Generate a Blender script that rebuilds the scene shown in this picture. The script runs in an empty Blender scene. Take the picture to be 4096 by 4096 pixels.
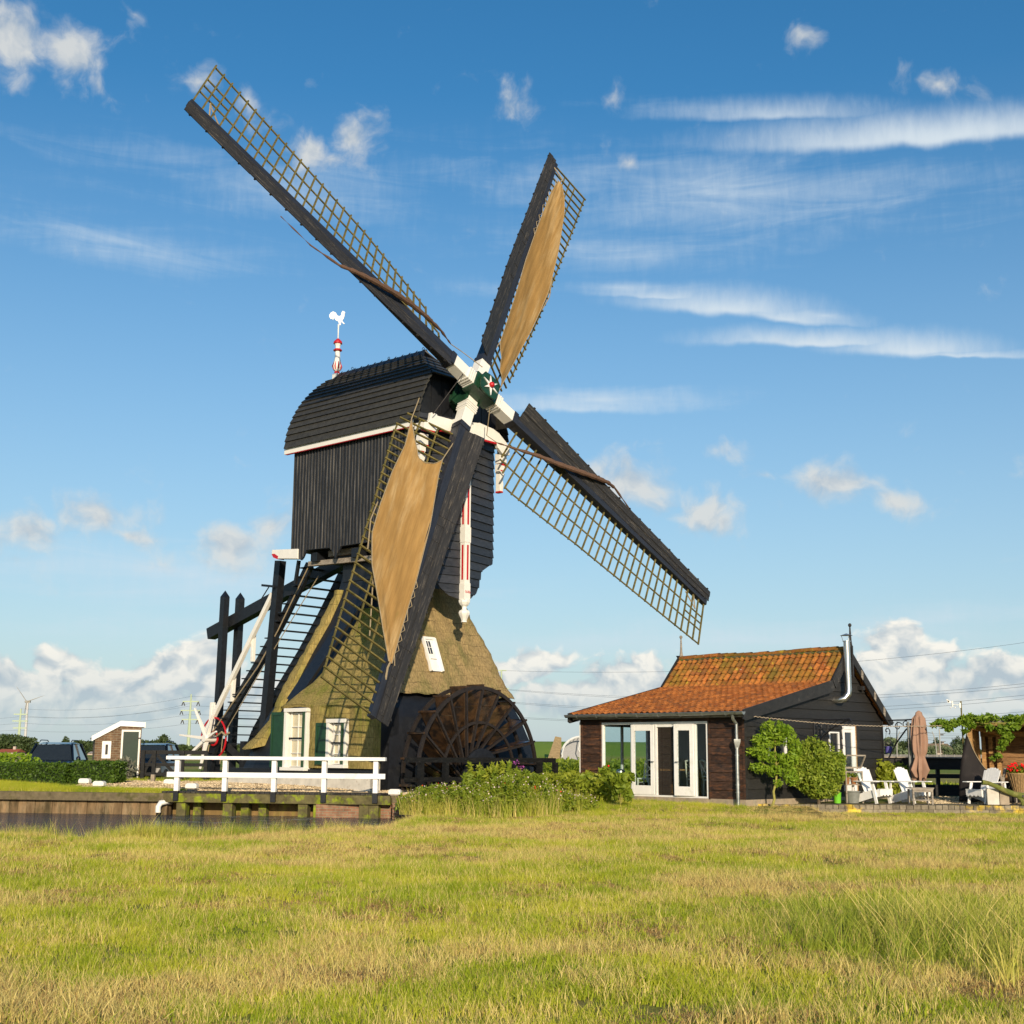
import bpy, bmesh, math, random
import numpy as np
from mathutils import Vector, Matrix
random.seed(7); RS = np.random.RandomState(7)
R = math.radians
sc = bpy.context.scene
C = sc.collection

# ------------------------------------------------------------------ camera
F_PX = 5300.0
PITCH = math.atan((3018 - 2048) / F_PX); ROLL = 0.007; EYE = 1.6
_F = Vector((0, math.cos(PITCH), math.sin(PITCH))); _U0 = Vector((0, -math.sin(PITCH), math.cos(PITCH))); _R0 = Vector((1, 0, 0))
_R = _R0 * math.cos(ROLL) + _U0 * math.sin(ROLL); _U = _U0 * math.cos(ROLL) - _R0 * math.sin(ROLL)
cam_d = bpy.data.cameras.new('camera'); cam = bpy.data.objects.new('camera', cam_d); C.objects.link(cam)
cam_d.sensor_width = 36; cam_d.lens = 36 * F_PX / 4096; cam_d.clip_end = 20000; cam_d.clip_start = 0.1
m = Matrix((( _R.x, _U.x, -_F.x, 0), (_R.y, _U.y, -_F.y, 0), (_R.z, _U.z, -_F.z, EYE), (0, 0, 0, 1)))
cam.matrix_world = m
sc.camera = cam

def ray(x, y): return _F * F_PX + _R * (x - 2048) + _U * (2048 - y)
def at(x, y, Y):
    r = ray(x, y); return Vector((0, 0, EYE)) + r * (Y / r.y)
def gx(x, Y, z=0.3):
    """world X of photo column x for a ground thing at distance Y"""
    y = 3018
    for _ in range(3):
        p = at(x, y, Y); y += (p.z - z) * F_PX / Y
    return at(x, y, Y).x

# ------------------------------------------------------------------ light
SUN_EL, SUN_AZ = 17.0, 171.0          # azimuth clockwise from +Y
sdir = Vector((math.sin(R(SUN_AZ)) * math.cos(R(SUN_EL)), math.cos(R(SUN_AZ)) * math.cos(R(SUN_EL)), math.sin(R(SUN_EL))))
sl = bpy.data.lights.new('sun', 'SUN'); sl.energy = 5.0; sl.angle = R(0.53); sl.color = (1.0, 0.84, 0.62)
so = bpy.data.objects.new('sun', sl); C.objects.link(so); so.rotation_euler = sdir.to_track_quat('Z', 'Y').to_euler()

sc.view_settings.view_transform = 'Standard'; sc.view_settings.look = 'None'
sc.view_settings.exposure = 0.0; sc.view_settings.gamma = 1.0

w = bpy.data.worlds.new('World'); sc.world = w; w.use_nodes = True
nt = w.node_tree; N = nt.nodes; LK = nt.links
for n_ in list(N): N.remove(n_)
class G:
    """tiny node-graph helper"""
    def __init__(s, tree): s.t = tree
    def n(s, typ, **k):
        o = s.t.nodes.new(typ)
        for a, b in k.items(): setattr(o, a, b)
        return o
    def put(s, sock, v):
        if isinstance(v, bpy.types.NodeSocket): s.t.links.new(v, sock)
        else: sock.default_value = v
    def m(s, op, a, b=None, c=None, clamp=False):
        o = s.n('ShaderNodeMath', operation=op, use_clamp=clamp); s.put(o.inputs[0], a)
        if b is not None: s.put(o.inputs[1], b)
        if c is not None: s.put(o.inputs[2], c)
        return o.outputs[0]
    def mr(s, v, a, b, c=0.0, d=1.0, smooth=False):
        o = s.n('ShaderNodeMapRange'); o.interpolation_type = 'SMOOTHSTEP' if smooth else 'LINEAR'
        s.put(o.inputs[0], v)
        for i, q in enumerate((a, b, c, d)): s.put(o.inputs[i + 1], q)
        return o.outputs[0]
    def mix(s, f, a, b, typ='MIX'):
        o = s.n('ShaderNodeMix', data_type='RGBA', blend_type=typ); s.put(o.inputs[0], f)
        for k, v in ((6, a), (7, b)):
            if not isinstance(v, bpy.types.NodeSocket): v = (v[0], v[1], v[2], 1)
            s.put(o.inputs[k], v)
        return o.outputs[2]
    def noise(s, vec, scale, detail=4, rough=.55, dist=0.0, out=0):
        o = s.n('ShaderNodeTexNoise'); 
        if vec is not None: s.put(o.inputs['Vector'], vec)
        o.inputs['Scale'].default_value = scale; o.inputs['Detail'].default_value = detail
        o.inputs['Roughness'].default_value = rough; o.inputs['Distortion'].default_value = dist
        return o.outputs[out]
    def mapv(s, vec, scale=(1, 1, 1), loc=(0, 0, 0), rot=(0, 0, 0), typ='POINT'):
        o = s.n('ShaderNodeMapping', vector_type=typ); s.put(o.inputs[0], vec)
        o.inputs['Location'].default_value = loc; o.inputs['Rotation'].default_value = rot; o.inputs['Scale'].default_value = scale
        return o.outputs[0]
    def comb(s, x, y, z):
        o = s.n('ShaderNodeCombineXYZ')
        for i, v in enumerate((x, y, z)): s.put(o.inputs[i], v)
        return o.outputs[0]
g = G(nt)
tc = g.n('ShaderNodeTexCoord'); sep = g.n('ShaderNodeSeparateXYZ'); LK.new(tc.outputs['Generated'], sep.inputs[0])
X_, Y_, Z_ = sep.outputs
az = g.m('MULTIPLY', g.m('ARCTAN2', X_, Y_), 57.2958)
el = g.m('MULTIPLY', g.m('ARCSINE', Z_), 57.2958)
ae = g.comb(az, el, 0.0)
sky = g.n('ShaderNodeTexSky', sky_type='NISHITA', sun_disc=False, sun_elevation=R(SUN_EL), sun_rotation=R(SUN_AZ),
          air_density=1.0, dust_density=0.6, ozone_density=2.2, altitude=0)
def aedeg(x, y):
    r = ray(x, y).normalized(); return math.degrees(math.atan2(r.x, r.y)), math.degrees(math.asin(r.z))
PD = math.degrees(1 / F_PX)
def blobs(lst, src):
    acc = None
    for (x, y, rx, ry, rot, st) in lst:
        a, e = aedeg(x, y)
        o = g.n('ShaderNodeMapping', vector_type='TEXTURE'); LK.new(src, o.inputs[0])
        o.inputs['Location'].default_value = (a, e, 0); o.inputs['Rotation'].default_value = (0, 0, R(-rot))
        o.inputs['Scale'].default_value = (rx * PD * 2.1, ry * PD * 2.1, 1)
        gr = g.n('ShaderNodeTexGradient', gradient_type='QUADRATIC_SPHERE'); LK.new(o.outputs[0], gr.inputs[0])
        v = g.m('MULTIPLY', gr.outputs[1], st)
        acc = v if acc is None else g.m('MAXIMUM', acc, v)
    return acc
# slow domain warp shared by every cloud
warp = g.noise(ae, 0.35, 3, .5, 0, 1)
wv = g.n('ShaderNodeVectorMath', operation='MULTIPLY_ADD'); LK.new(warp, wv.inputs[0]); wv.inputs[1].default_value = (2.2, 1.6, 0); 
off = g.n('ShaderNodeVectorMath', operation='SUBTRACT'); LK.new(ae, off.inputs[0]); off.inputs[1].default_value = (1.1, .8, 0); LK.new(off.outputs[0], wv.inputs[2])
aw = wv.outputs[0]
CUM = [(60,170,220,130,0,1.4),(270,230,150,120,0,1.3),(380,350,110,50,35,.85),
       (1240,600,120,90,0,1.25),(1410,550,150,100,-8,1.3),(1330,640,120,60,0,1.0),
       (800,320,90,70,0,.85),(980,400,90,50,35,.75),(2060,420,130,70,20,.85),(1890,290,50,50,0,.6),(530,50,100,60,20,.75),
       (3235,165,110,45,0,.85),(3790,340,160,55,20,.95),(2540,650,100,45,0,.75),(2440,370,60,60,50,.6),
       (380,2060,180,100,0,1.3),(500,2130,140,45,8,1.1),(110,2130,180,100,0,1.25),(940,2160,240,130,-15,1.25),(1090,2110,170,90,0,1.2),(830,2230,120,60,0,.85),(60,2240,160,60,0,.7),
       (2530,1930,220,120,10,1.25),(2400,1870,120,80,0,1.0),(2800,2030,170,120,10,1.25),(2880,2090,80,60,30,1.0),(3370,1940,240,90,8,1.25),(3560,2010,150,60,10,1.15),(2910,1800,110,60,0,.75),(3100,2040,40,60,0,.7),(3080,1900,80,40,0,.7),
       (1700,1000,10,10,0,.1)]
BANK = [(60,2760,260,140,0,1.25),(260,2700,150,100,0,1.3),(160,2830,400,110,0,1.2),(640,2700,170,120,0,1.45),(790,2680,190,130,0,1.4),(560,2830,420,120,0,1.3),(900,2800,300,160,0,1.3),(480,2760,160,110,0,1.2),
        (1150,2880,400,100,0,1.1),(2030,2690,230,100,-10,1.3),(2160,2650,130,80,0,1.25),(2500,2720,240,120,-12,1.4),(2590,2680,130,100,0,1.35),(2350,2800,380,100,0,1.25),(2750,2850,300,100,0,1.1),
        (3600,2590,150,140,0,1.5),(3560,2700,170,150,0,1.5),(3680,2660,170,130,0,1.4),(3800,2760,300,130,0,1.35),(4040,2700,200,110,0,1.3),(3700,2850,420,110,0,1.2),(4150,2800,260,140,0,1.25)]
CIR = [(2850, 430, 600, 60, 4, .50), (2500, 1150, 420, 30, 2, .55), (3300, 1262, 160, 20, 8, .6),
       (2400, 1600, 700, 65, 1, .7), (2900, 780, 1500, 200, 4, .72), (1100, 740, 1100, 170, 3, .60), (500, 970, 900, 120, 2, .62), (2500, 1000, 900, 110, 3, .60), (2100, 1170, 500, 60, 2, .5),
       (2900, 2560, 1700, 110, -1, .75), (700, 2300, 1500, 170, 2, .75), (3700, 2480, 900, 110, -2, .6), (1000, 2520, 1400, 130, 0, .6), (3500, 880, 700, 60, 3, .3)]
# feathered streaks: a sharp lower edge with fibres combed upwards
FEA = [(3750, 560, 850, 105, 3.5, 1.25), (3100, 470, 520, 70, 4, .8), (2900, 1245, 420, 90, 6, 1.1), (3150, 1275, 300, 60, 8, 1.0), (2650, 1190, 330, 50, 4, .9), (3260, 1375, 480, 62, 3.5, 1.1), (3650, 1405, 330, 80, 5, 1.1), (3850, 1420, 380, 30, 6, .9), (2300, 1640, 500, 60, 1, .7)]
def feathers(lst, src):
    acc = None
    for (x, y, rx, ry, rot, st) in lst:
        a, e = aedeg(x, y); o = g.n('ShaderNodeMapping', vector_type='TEXTURE'); LK.new(src, o.inputs[0])
        o.inputs['Location'].default_value = (a, e, 0); o.inputs['Rotation'].default_value = (0, 0, R(-rot)); o.inputs['Scale'].default_value = (rx * PD * 1.5, ry * PD * 1.5, 1)
        gr = g.n('ShaderNodeTexGradient', gradient_type='SPHERICAL'); LK.new(o.outputs[0], gr.inputs[0]); sp_ = g.n('ShaderNodeSeparateXYZ'); LK.new(o.outputs[0], sp_.inputs[0])
        v = g.m('MULTIPLY', g.m('MULTIPLY', gr.outputs[1], st), g.mr(sp_.outputs[1], -.28, .06, smooth=True)); acc = v if acc is None else g.m('MAXIMUM', acc, v)
    return acc
n1 = g.noise(aw, 0.55, 9, .58, .15)
n1s = g.noise(aw, 0.55, 5, .55, .15)
n1u = g.noise(g.mapv(aw, loc=(-.2, .5, 0)), 0.55, 5, .55, .15)
bc = blobs(CUM, aw)
dc = g.m('ADD', g.m('SUBTRACT', bc, .36), g.m('MULTIPLY', g.m('SUBTRACT', n1, .5), 2.0))
mc = g.mr(dc, -0.14, .80, smooth=True)
bb = blobs(BANK, aw)
n2 = g.noise(g.mapv(aw, scale=(1, 1.2, 1), loc=(3, 7, 0)), 0.62, 9, .52, .1)
n2s = g.noise(g.mapv(aw, scale=(1, 1.2, 1), loc=(3, 7, 0)), 0.62, 4, .5, .1)
n2u = g.noise(g.mapv(aw, scale=(1, 1.2, 1), loc=(2.85, 7.5, 0)), 0.62, 4, .5, .1)
db = g.m('ADD', g.m('SUBTRACT', bb, .4), g.m('MULTIPLY', g.m('SUBTRACT', n2, .5), 1.5))
mb_ = g.mr(db, 0.0, .28, smooth=True)
bi = blobs(CIR, ae)
sw_ = g.n('ShaderNodeVectorMath', operation='MULTIPLY_ADD'); LK.new(g.noise(ae, .5, 3, .5, 0, 1), sw_.inputs[0]); sw_.inputs[1].default_value = (.9, .55, 0); so_ = g.n('ShaderNodeVectorMath', operation='SUBTRACT'); LK.new(ae, so_.inputs[0]); so_.inputs[1].default_value = (.45, .27, 0); LK.new(so_.outputs[0], sw_.inputs[2])
bf = feathers(FEA, sw_.outputs[0])
nf_ = g.noise(g.mapv(ae, scale=(1.6, .6, 1), rot=(0, 0, R(-24))), 1.5, 7, .62, .3)
df = g.m('ADD', bf, g.m('MULTIPLY', g.m('SUBTRACT', nf_, .5), .36))
mf = g.m('MULTIPLY', g.mr(df, .02, 1.25, smooth=True), g.mr(bf, 0, .12))
n3 = g.noise(g.mapv(ae, scale=(.16, 1.0, 1), rot=(0, 0, R(3))), 1.0, 7, .6, .6)
n4 = g.noise(g.mapv(ae, scale=(1.4, .35, 1), rot=(0, 0, R(-20))), 1.6, 6, .65, .3)
di = g.m('ADD', g.m('SUBTRACT', bi, .25), g.m('ADD', g.m('MULTIPLY', g.m('SUBTRACT', n3, .5), .9), g.m('MULTIPLY', g.m('SUBTRACT', n4, .5), .3)))
mi = g.m('MULTIPLY', g.mr(di, -.1, .95, smooth=True), g.mr(bi, 0, .25))
SK = 0.13   # strength of the sky in the Background; cloud radiances are divided by it
def rad(r, g_, b): return (r / SK, g_ / SK, b / SK)
hs = g.n('ShaderNodeHueSaturation'); hs.inputs['Hue'].default_value = .497; hs.inputs['Saturation'].default_value = 1.34; hs.inputs['Value'].default_value = 1.06; LK.new(sky.outputs[0], hs.inputs['Color'])
cur = hs.outputs[0]
# pale veil low over the horizon
veil = g.m('POWER', g.mr(el, 0.0, 28.0, 1.0, 0.0), 1.3)
cur = g.mix(g.m('MULTIPLY', veil, .80), cur, rad(.46, .59, .70))
cur = g.mix(g.m('MULTIPLY', mi, .85), cur, rad(.66, .76, .84))
cur = g.mix(g.m('MULTIPLY', mf, .88), cur, rad(.74, .82, .87))
shb = g.mr(g.m('SUBTRACT', n2s, n2u), -.13, .08, 0, 1)
bankc = g.mix(shb, rad(.48, .56, .62), rad(.98, .94, .85))
lowf = g.mr(el, 0.4, 4.5, .28, 1.0)
bankc = g.mix(lowf, rad(.42, .53, .60), bankc)
cur = g.mix(g.m('MULTIPLY', mb_, g.mr(el, 0.0, 2.5, .25, .95)), cur, bankc)
shc = g.mr(g.m('SUBTRACT', n1s, n1u), -.16, .08, 0, 1)
cumc = g.mix(shc, rad(.46, .53, .60), rad(.72, .73, .71))
cur = g.mix(g.m('MULTIPLY', mc, .88), cur, cumc)
bg = g.n('ShaderNodeBackground'); LK.new(cur, bg.inputs[0]); bg.inputs[1].default_value = SK
ow = g.n('ShaderNodeOutputWorld'); LK.new(bg.outputs[0], ow.inputs[0])
w.cycles.sampling_method = 'MANUAL'; w.cycles.sample_map_resolution = 512
sc.cycles.max_bounces = 6; sc.cycles.diffuse_bounces = 3; sc.cycles.glossy_bounces = 3; sc.cycles.transparent_max_bounces = 12
sc.cycles.transmission_bounces = 4; sc.cycles.use_denoising = True; sc.cycles.sample_clamp_indirect = 4
#=== MATERIALS
_mats = {}
def mat(name, col, rough=.8, var=.25, scale=6.0, col2=None, c2scale=1.5, c2lo=.5, c2hi=.62, bump=.0, bscale=30, stretch=(1, 1, 1), spec=.3, island=0.0, metal=0.0, coat=0.0, det=5, extra=None, sub=0):
    if name in _mats: return _mats[name]
    m = bpy.data.materials.new(name); m.use_nodes = True; t = m.node_tree; g = G(t)
    b = t.nodes['Principled BSDF']; tc = g.n('ShaderNodeTexCoord'); v = g.mapv(tc.outputs['Object'], scale=stretch)
    nz = g.noise(v, scale, det, .6)
    f = g.mr(nz, .3, .7, 1 - var, 1 + var)
    base = (col[0], col[1], col[2], 1)
    if col2 is not None:
        n2 = g.noise(g.mapv(tc.outputs['Object'], loc=(9, 4, 2), scale=stretch), c2scale, 6, .65)
        base = g.mix(g.mr(n2, c2lo, c2hi, smooth=True), col, col2)
    if island:
        gi = g.n('ShaderNodeNewGeometry'); fi = g.mr(gi.outputs['Random Per Island'], 0, 1, 1 - island, 1 + island)
        f = g.m('MULTIPLY', f, fi)
    c = g.n('ShaderNodeVectorMath', operation='SCALE'); g.put(c.inputs[0], base if isinstance(base, bpy.types.NodeSocket) else col[:3]); g.put(c.inputs['Scale'], f)
    out = c.outputs[0]
    if extra: out = extra(g, tc, out)
    t.links.new(out, b.inputs['Base Color'])
    b.inputs['Roughness'].default_value = rough; b.inputs['Specular IOR Level'].default_value = spec; b.inputs['Metallic'].default_value = metal
    b.inputs['Coat Weight'].default_value = coat
    if bump:
        bn = g.n('ShaderNodeBump'); bn.inputs['Strength'].default_value = bump; bn.inputs['Distance'].default_value = .02
        t.links.new(g.noise(v, bscale, 6, .6), bn.inputs['Height']); t.links.new(bn.outputs[0], b.inputs['Normal'])
    _mats[name] = m; return m
def glassmat(name, tint=(.9, .95, .95), rough=0.0, refl=1.45):
    if name in _mats: return _mats[name]
    m = bpy.data.materials.new(name); m.use_nodes = True; t = m.node_tree; g = G(t); t.nodes.clear()
    tr = g.n('ShaderNodeBsdfTransparent'); tr.inputs[0].default_value = (*tint, 1); gl = g.n('ShaderNodeBsdfGlossy'); gl.inputs['Roughness'].default_value = rough
    fr = g.n('ShaderNodeFresnel'); fr.inputs[0].default_value = refl
    ms = g.n('ShaderNodeMixShader'); gn_ = g.n('ShaderNodeNewGeometry'); t.links.new(g.m('MULTIPLY', g.m('MINIMUM', g.m('MULTIPLY', fr.outputs[0], 1.2), 1.0), g.m('SUBTRACT', 1.0, gn_.outputs['Backfacing'])), ms.inputs[0]); t.links.new(tr.outputs[0], ms.inputs[1]); t.links.new(gl.outputs[0], ms.inputs[2])
    o = g.n('ShaderNodeOutputMaterial'); t.links.new(ms.outputs[0], o.inputs[0]); _mats[name] = m; return m
def leafmat(name, col, col2, trans=.35, patch=2.0, rough=.55):
    if name in _mats: return _mats[name]
    m = bpy.data.materials.new(name); m.use_nodes = True; t = m.node_tree; g = G(t)
    b = t.nodes['Principled BSDF']; gi = g.n('ShaderNodeNewGeometry'); tc = g.n('ShaderNodeTexCoord')
    nz = g.noise(tc.outputs['Object'], patch, 3)
    f = g.m('ADD', g.m('MULTIPLY', gi.outputs['Random Per Island'], .55), g.mr(nz, .3, .7, 0, .45))
    c = g.mix(f, col, col2); t.links.new(c, b.inputs['Base Color']); b.inputs['Roughness'].default_value = rough; b.inputs['Specular IOR Level'].default_value = .35
    tl = g.n('ShaderNodeBsdfTranslucent'); cc = g.mix(.5, c, (col2[0] * 1.3, col2[1] * 1.5, col2[2] * .6)); t.links.new(cc, tl.inputs[0])
    ms = g.n('ShaderNodeMixShader'); ms.inputs[0].default_value = trans
    t.links.new(b.outputs[0], ms.inputs[1]); t.links.new(tl.outputs[0], ms.inputs[2]); t.links.new(ms.outputs[0], t.nodes['Material Output'].inputs[0])
    _mats[name] = m; return m

def thatch_extra(pitch):
    def f(g, tc, c):
        sp = g.n('ShaderNodeSeparateXYZ'); g.t.links.new(tc.outputs['Object'], sp.inputs[0])
        nz = g.noise(g.mapv(tc.outputs['Object'], scale=(1, 1, .2)), 1.3, 4)
        z = g.m('DIVIDE', g.m('ADD', sp.outputs[2], g.m('MULTIPLY', nz, .28)), pitch)
        fr = g.m('FRACT', z); ln = g.mr(g.m('ABSOLUTE', g.m('SUBTRACT', fr, .5)), .0, .034, 1.0, 0.0)
        brk = g.mr(g.noise(tc.outputs['Object'], 1.1, 3), .36, .6)
        return g.mix(g.m('MULTIPLY', g.m('MULTIPLY', ln, brk), .9), c, (.03, .025, .015))
    return f
def wear(col, lo=.58, hi=.66, scale=3, stretch=(1, 1, 1), amt=.8):
    def f(g, tc, c):
        n = g.noise(g.mapv(tc.outputs['Object'], scale=stretch), scale, 8, .72)
        return g.mix(g.m('MULTIPLY', g.mr(n, lo, hi), amt), c, col)
    return f
def canvas_extra(g, tc, c):
    P = tc.outputs['Object']; sp = g.n('ShaderNodeSeparateXYZ'); g.t.links.new(P, sp.inputs[0])
    n = g.noise(g.mapv(P, scale=(.5, 1.6, 1)), 1.1, 8, .72); c = g.mix(g.m('MULTIPLY', g.mr(n, .60, .72), .5), c, (.13, .12, .03))
    n2 = g.noise(g.mapv(P, scale=(.25, 5.5, 1)), 1.6, 7, .7); c = g.mix(g.m('MULTIPLY', g.mr(n2, .42, .66), .45), c, (.22, .12, .035))
    fr = g.m('FRACT', g.m('DIVIDE', g.m('ADD', sp.outputs[1], .13), .46)); ln = g.mr(g.m('ABSOLUTE', g.m('SUBTRACT', fr, .5)), 0, .022, 1, 0)
    c = g.mix(g.m('MULTIPLY', ln, .38), c, (.16, .09, .03))
    n3 = g.noise(g.mapv(P, loc=(4, 4, 4)), 9, 5, .7); c = g.mix(g.m('MULTIPLY', g.mr(n3, .70, .76), .7), c, (.62, .52, .36)); return c
M = dict(
 thatch=mat('thatch_reed', (.31, .225, .105), .95, .42, 22, (.19, .165, .065), 1.1, .46, .66, .9, 60, (1, 1, .28), .1, extra=thatch_extra(.34)),
 thatchm=mat('thatch_mossy', (.30, .23, .08), .95, .42, 22, (.16, .17, .03), .9, .45, .66, .9, 60, (1, 1, .28), .1, extra=thatch_extra(.34)),
 tar=mat('tarred_board', (.009, .010, .013), .45, .35, 8, (.020, .020, .020), 3, .55, .8, .25, 40, spec=.5),
 tarv=mat('tarred_vertical_boards', (.014, .016, .020), .5, .45, 10, None, bump=.3, bscale=40, stretch=(6, 6, .4), spec=.5, extra=wear((.22, .2, .17), .60, .68, 14, (9, 9, 1.2), .7)),
 batten=mat('grey_batten_edge', (.028, .029, .032), .6, .5, 9, None, stretch=(3, 3, .5), extra=wear((.32, .30, .27), .46, .66, 4, (8, 8, .16), .6)),
 lap=mat('tarred_lap_boards', (.026, .028, .034), .45, .35, 5, None, bump=.2, bscale=30, stretch=(1, 1, 3), spec=.5, island=.25),
 capb=mat('cap_boards', (.042, .040, .034), .55, .25, 6, None, bump=.2, bscale=30, spec=.35, island=.12),
 white=mat('white_paint', (.80, .78, .72), .35, .04, 5, (.70, .67, .58), 4, .62, .85, spec=.45),
 whiteb=mat('bright_white_paint', (.84, .83, .80), .4, .06, 5, (.66, .67, .58), 3.2, .56, .78, spec=.4),
 red=mat('red_paint', (.48, .010, .016), .4, .1, spec=.45),
 green=mat('dark_green_paint', (.012, .05, .022), .35, .2, 6, spec=.5, extra=wear((.09, .13, .09), .66, .75, 5, (1, 1, .4), .5)),
 polegreen=mat('hub_green_paint', (.012, .048, .024), .3, .3, 6, (.05, .07, .02), 5, .6, .8, spec=.5),
 stock=mat('black_spar_paint', (.02, .022, .03), .45, .3, 5, None, bump=.25, bscale=25, stretch=(.4, 3, 3), spec=.5),
 board=mat('weathered_black_boards', (.026, .025, .025), .6, .4, 6, None, bump=.4, bscale=30, stretch=(.3, 4, 4), spec=.35, extra=wear((.20, .17, .13), .56, .68, 5, (.35, 5, 5), .8)),
 lath=mat('mossy_lath', (.16, .13, .045), .85, .3, 6, (.10, .09, .03), 5, .45, .6, bump=.2, spec=.15),
 canvas=mat('ochre_canvas', (.33, .195, .065), .8, .18, 3, (.42, .285, .13), .9, .46, .66, .25, 14, (.35, 2.4, 1), .2, det=7, extra=canvas_extra),
 rope=mat('sail_rope', (.30, .24, .15), .9, .2, 20),
 roll=mat('rolled_brown_canvas', (.13, .075, .05), .85, .3, 14, None, bump=.6, bscale=18, stretch=(1, 4, 4)),
 wheelw=mat('wet_brown_wood', (.060, .032, .015), .3, .4, 6, (.014, .010, .008), 3, .42, .60, .3, 30, spec=.6),
 iron=mat('rusty_dark_iron', (.020, .015, .013), .55, .4, 10, spec=.5),
 ironb=mat('black_iron', (.012, .012, .014), .5, .2, 10, spec=.5),
 plinth=mat('whitewashed_plinth', (.62, .58, .50), .8, .15, 4, (.45, .38, .3), 5, .58, .7, .2, 30),
 pane=mat('dark_pane', (.03, .035, .04), .05, .2, 2, spec=.9),
 curtain=mat('cream_blind', (.58, .52, .36), .5, .1, 6, spec=.5, coat=.6),
 glass=glassmat('window_glass'),

 zinc=mat('zinc', (.42, .44, .44), .38, .15, 8, (.25, .27, .27), 6, .5, .7, spec=.5, metal=.75),
 steel=mat('stainless_steel', (.62, .61, .58), .28, .1, 8, metal=.95),
 brownb=mat('brown_black_boards', (.055, .030, .020), .6, .5, 5, (.12, .052, .025), 2.2, .48, .66, .3, 26, (1, 1, 7), .3, island=.3, extra=wear((.02, .018, .018), .5, .62, 3, (1, 1, 3), .75)),
 barnb=mat('black_gable_boards', (.022, .021, .020), .55, .3, 5, None, bump=.3, bscale=24, stretch=(1, 1, 6), spec=.35, island=.22, extra=wear((.09, .08, .075), .6, .75, 6, (1, 1, 6), .5)),
 barge=mat('black_barge_board', (.024, .023, .023), .5, .3, 6, (.07, .065, .06), 4, .55, .75, .3, 30, spec=.4),
 concrete=mat('pale_concrete', (.36, .29, .21), .85, .2, 6, (.3, .26, .2), 4, .5, .65, .3, 40),
 tanwood=mat('new_pine_boards', (.42, .25, .10), .7, .3, 6, (.30, .16, .06), 3, .45, .62, .3, 20, (1, 1, 6), island=.2),
 greywood=mat('weathered_grey_wood', (.30, .26, .21), .85, .3, 8, (.18, .15, .12), 5, .5, .65, .4, 30, (1, 1, 5)),
 logw=mat('firewood_bark', (.16, .12, .085), .9, .4, 9, (.08, .06, .045), 4, .45, .6, .5, 30, island=.4),
 mosslog=mat('green_weathered_beam', (.20, .19, .055), .85, .3, 7, (.13, .15, .03), 3, .45, .6, .5, 20),
 terracotta=mat('terracotta', (.45, .17, .07), .8, .15, 8), lime=mat('lime_plastic', (.16, .5, .03), .4, .05), tub=mat('grey_tub', (.20, .21, .19), .6, .2, 5),
 purple=mat('violet_enamel', (.13, .12, .42), .4, .1), parasol=mat('taupe_canvas', (.33, .20, .14), .85, .1, 3, None, bump=.2, bscale=8),
 tarp=mat('dark_brown_tarp', (.011, .008, .008), .75, .35, 2.5, (.026, .020, .018), 2, .5, .7, .3, 5, spec=.35),
 wicker=mat('wicker', (.34, .22, .10), .85, .4, 30, None, bump=.8, bscale=60, stretch=(1, 1, .4)), redfl=mat('red_petals', (.75, .008, .01), .6, .2, island=.3),
 carpaint=mat('dark_blue_car_paint', (.005, .008, .015), .3, .1, spec=.4, coat=.4), carblack=mat('black_car_paint', (.004, .004, .005), .3, .1, spec=.4, coat=.3), carglass=mat('car_glass', (.02, .025, .028), .04, .1, spec=.9), tyre=mat('tyre_rubber', (.02, .02, .02), .8),
 lamp_red=mat('lamp_lens_red', (.4, .01, .01), .2), plate=mat('yellow_plate', (.7, .45, .02), .5), lampc=mat('chrome', (.6, .6, .6), .15, metal=1.0),
 blackfence=mat('black_fence_boards', (.007, .007, .007), .6, .4, 6, (.020, .019, .017), 4, .5, .7, .3, 24, (1, 1, 4)),
 moss_t=mat('mossy_oak', (.11, .095, .04), .85, .4, 5, (.20, .24, .015), 2.6, .48, .62, .4, 24, (1, 1, 1)),
 pylon=mat('pale_green_steel', (.42, .50, .34), .6, .1), wire=mat('wire_grey', (.16, .17, .18), .6, .1), turb=mat('turbine_white', (.5, .5, .5), .5, .05),
 trunk=mat('bark', (.10, .075, .05), .9, .35, 10, None, bump=.5, bscale=20, stretch=(1, 1, .3)), vinebark=mat('pale_vine_stem', (.30, .27, .07), .85, .3, 12),
 stone=mat('lichen_edging_stone', (.20, .17, .12), .9, .35, 7, (.60, .42, .05), 1.1, .50, .60, .4, 30, island=.3),
 deckb=mat('dark_deck_boards', (.035, .032, .028), .8, .4, 8, (.1, .1, .04), 4, .55, .7, island=.3),
 rooft=mat('far_roof_brown', (.16, .12, .085), .9, .15, 3), roofr=mat('far_roof_red', (.36, .10, .05), .9, .15, 3), housew=mat('far_house_wall', (.45, .38, .32), .9, .1),
 barrier=mat('grey_noise_barrier', (.16, .155, .15), .8, .15, 1), mast=mat('galvanised_mast', (.34, .33, .30), .6, .1), arch=mat('white_steel_arch', (.62, .63, .62), .5, .1), dkwall=mat('tunnel_wall', (.32, .32, .33), .8, .1),
 blind=mat('dark_reed_blind', (.035, .026, .02), .8, .4, 30, None, stretch=(.5, .5, 8)), floorw=mat('interior_floor', (.20, .14, .09), .5, .2), wallin=mat('interior_wall', (.30, .29, .24), .8, .05), kitchen=mat('interior_cabinet', (.35, .28, .2), .6, .1), cream=mat('cream_chair_paint', (.72, .72, .62), .45, .05),
)
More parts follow.
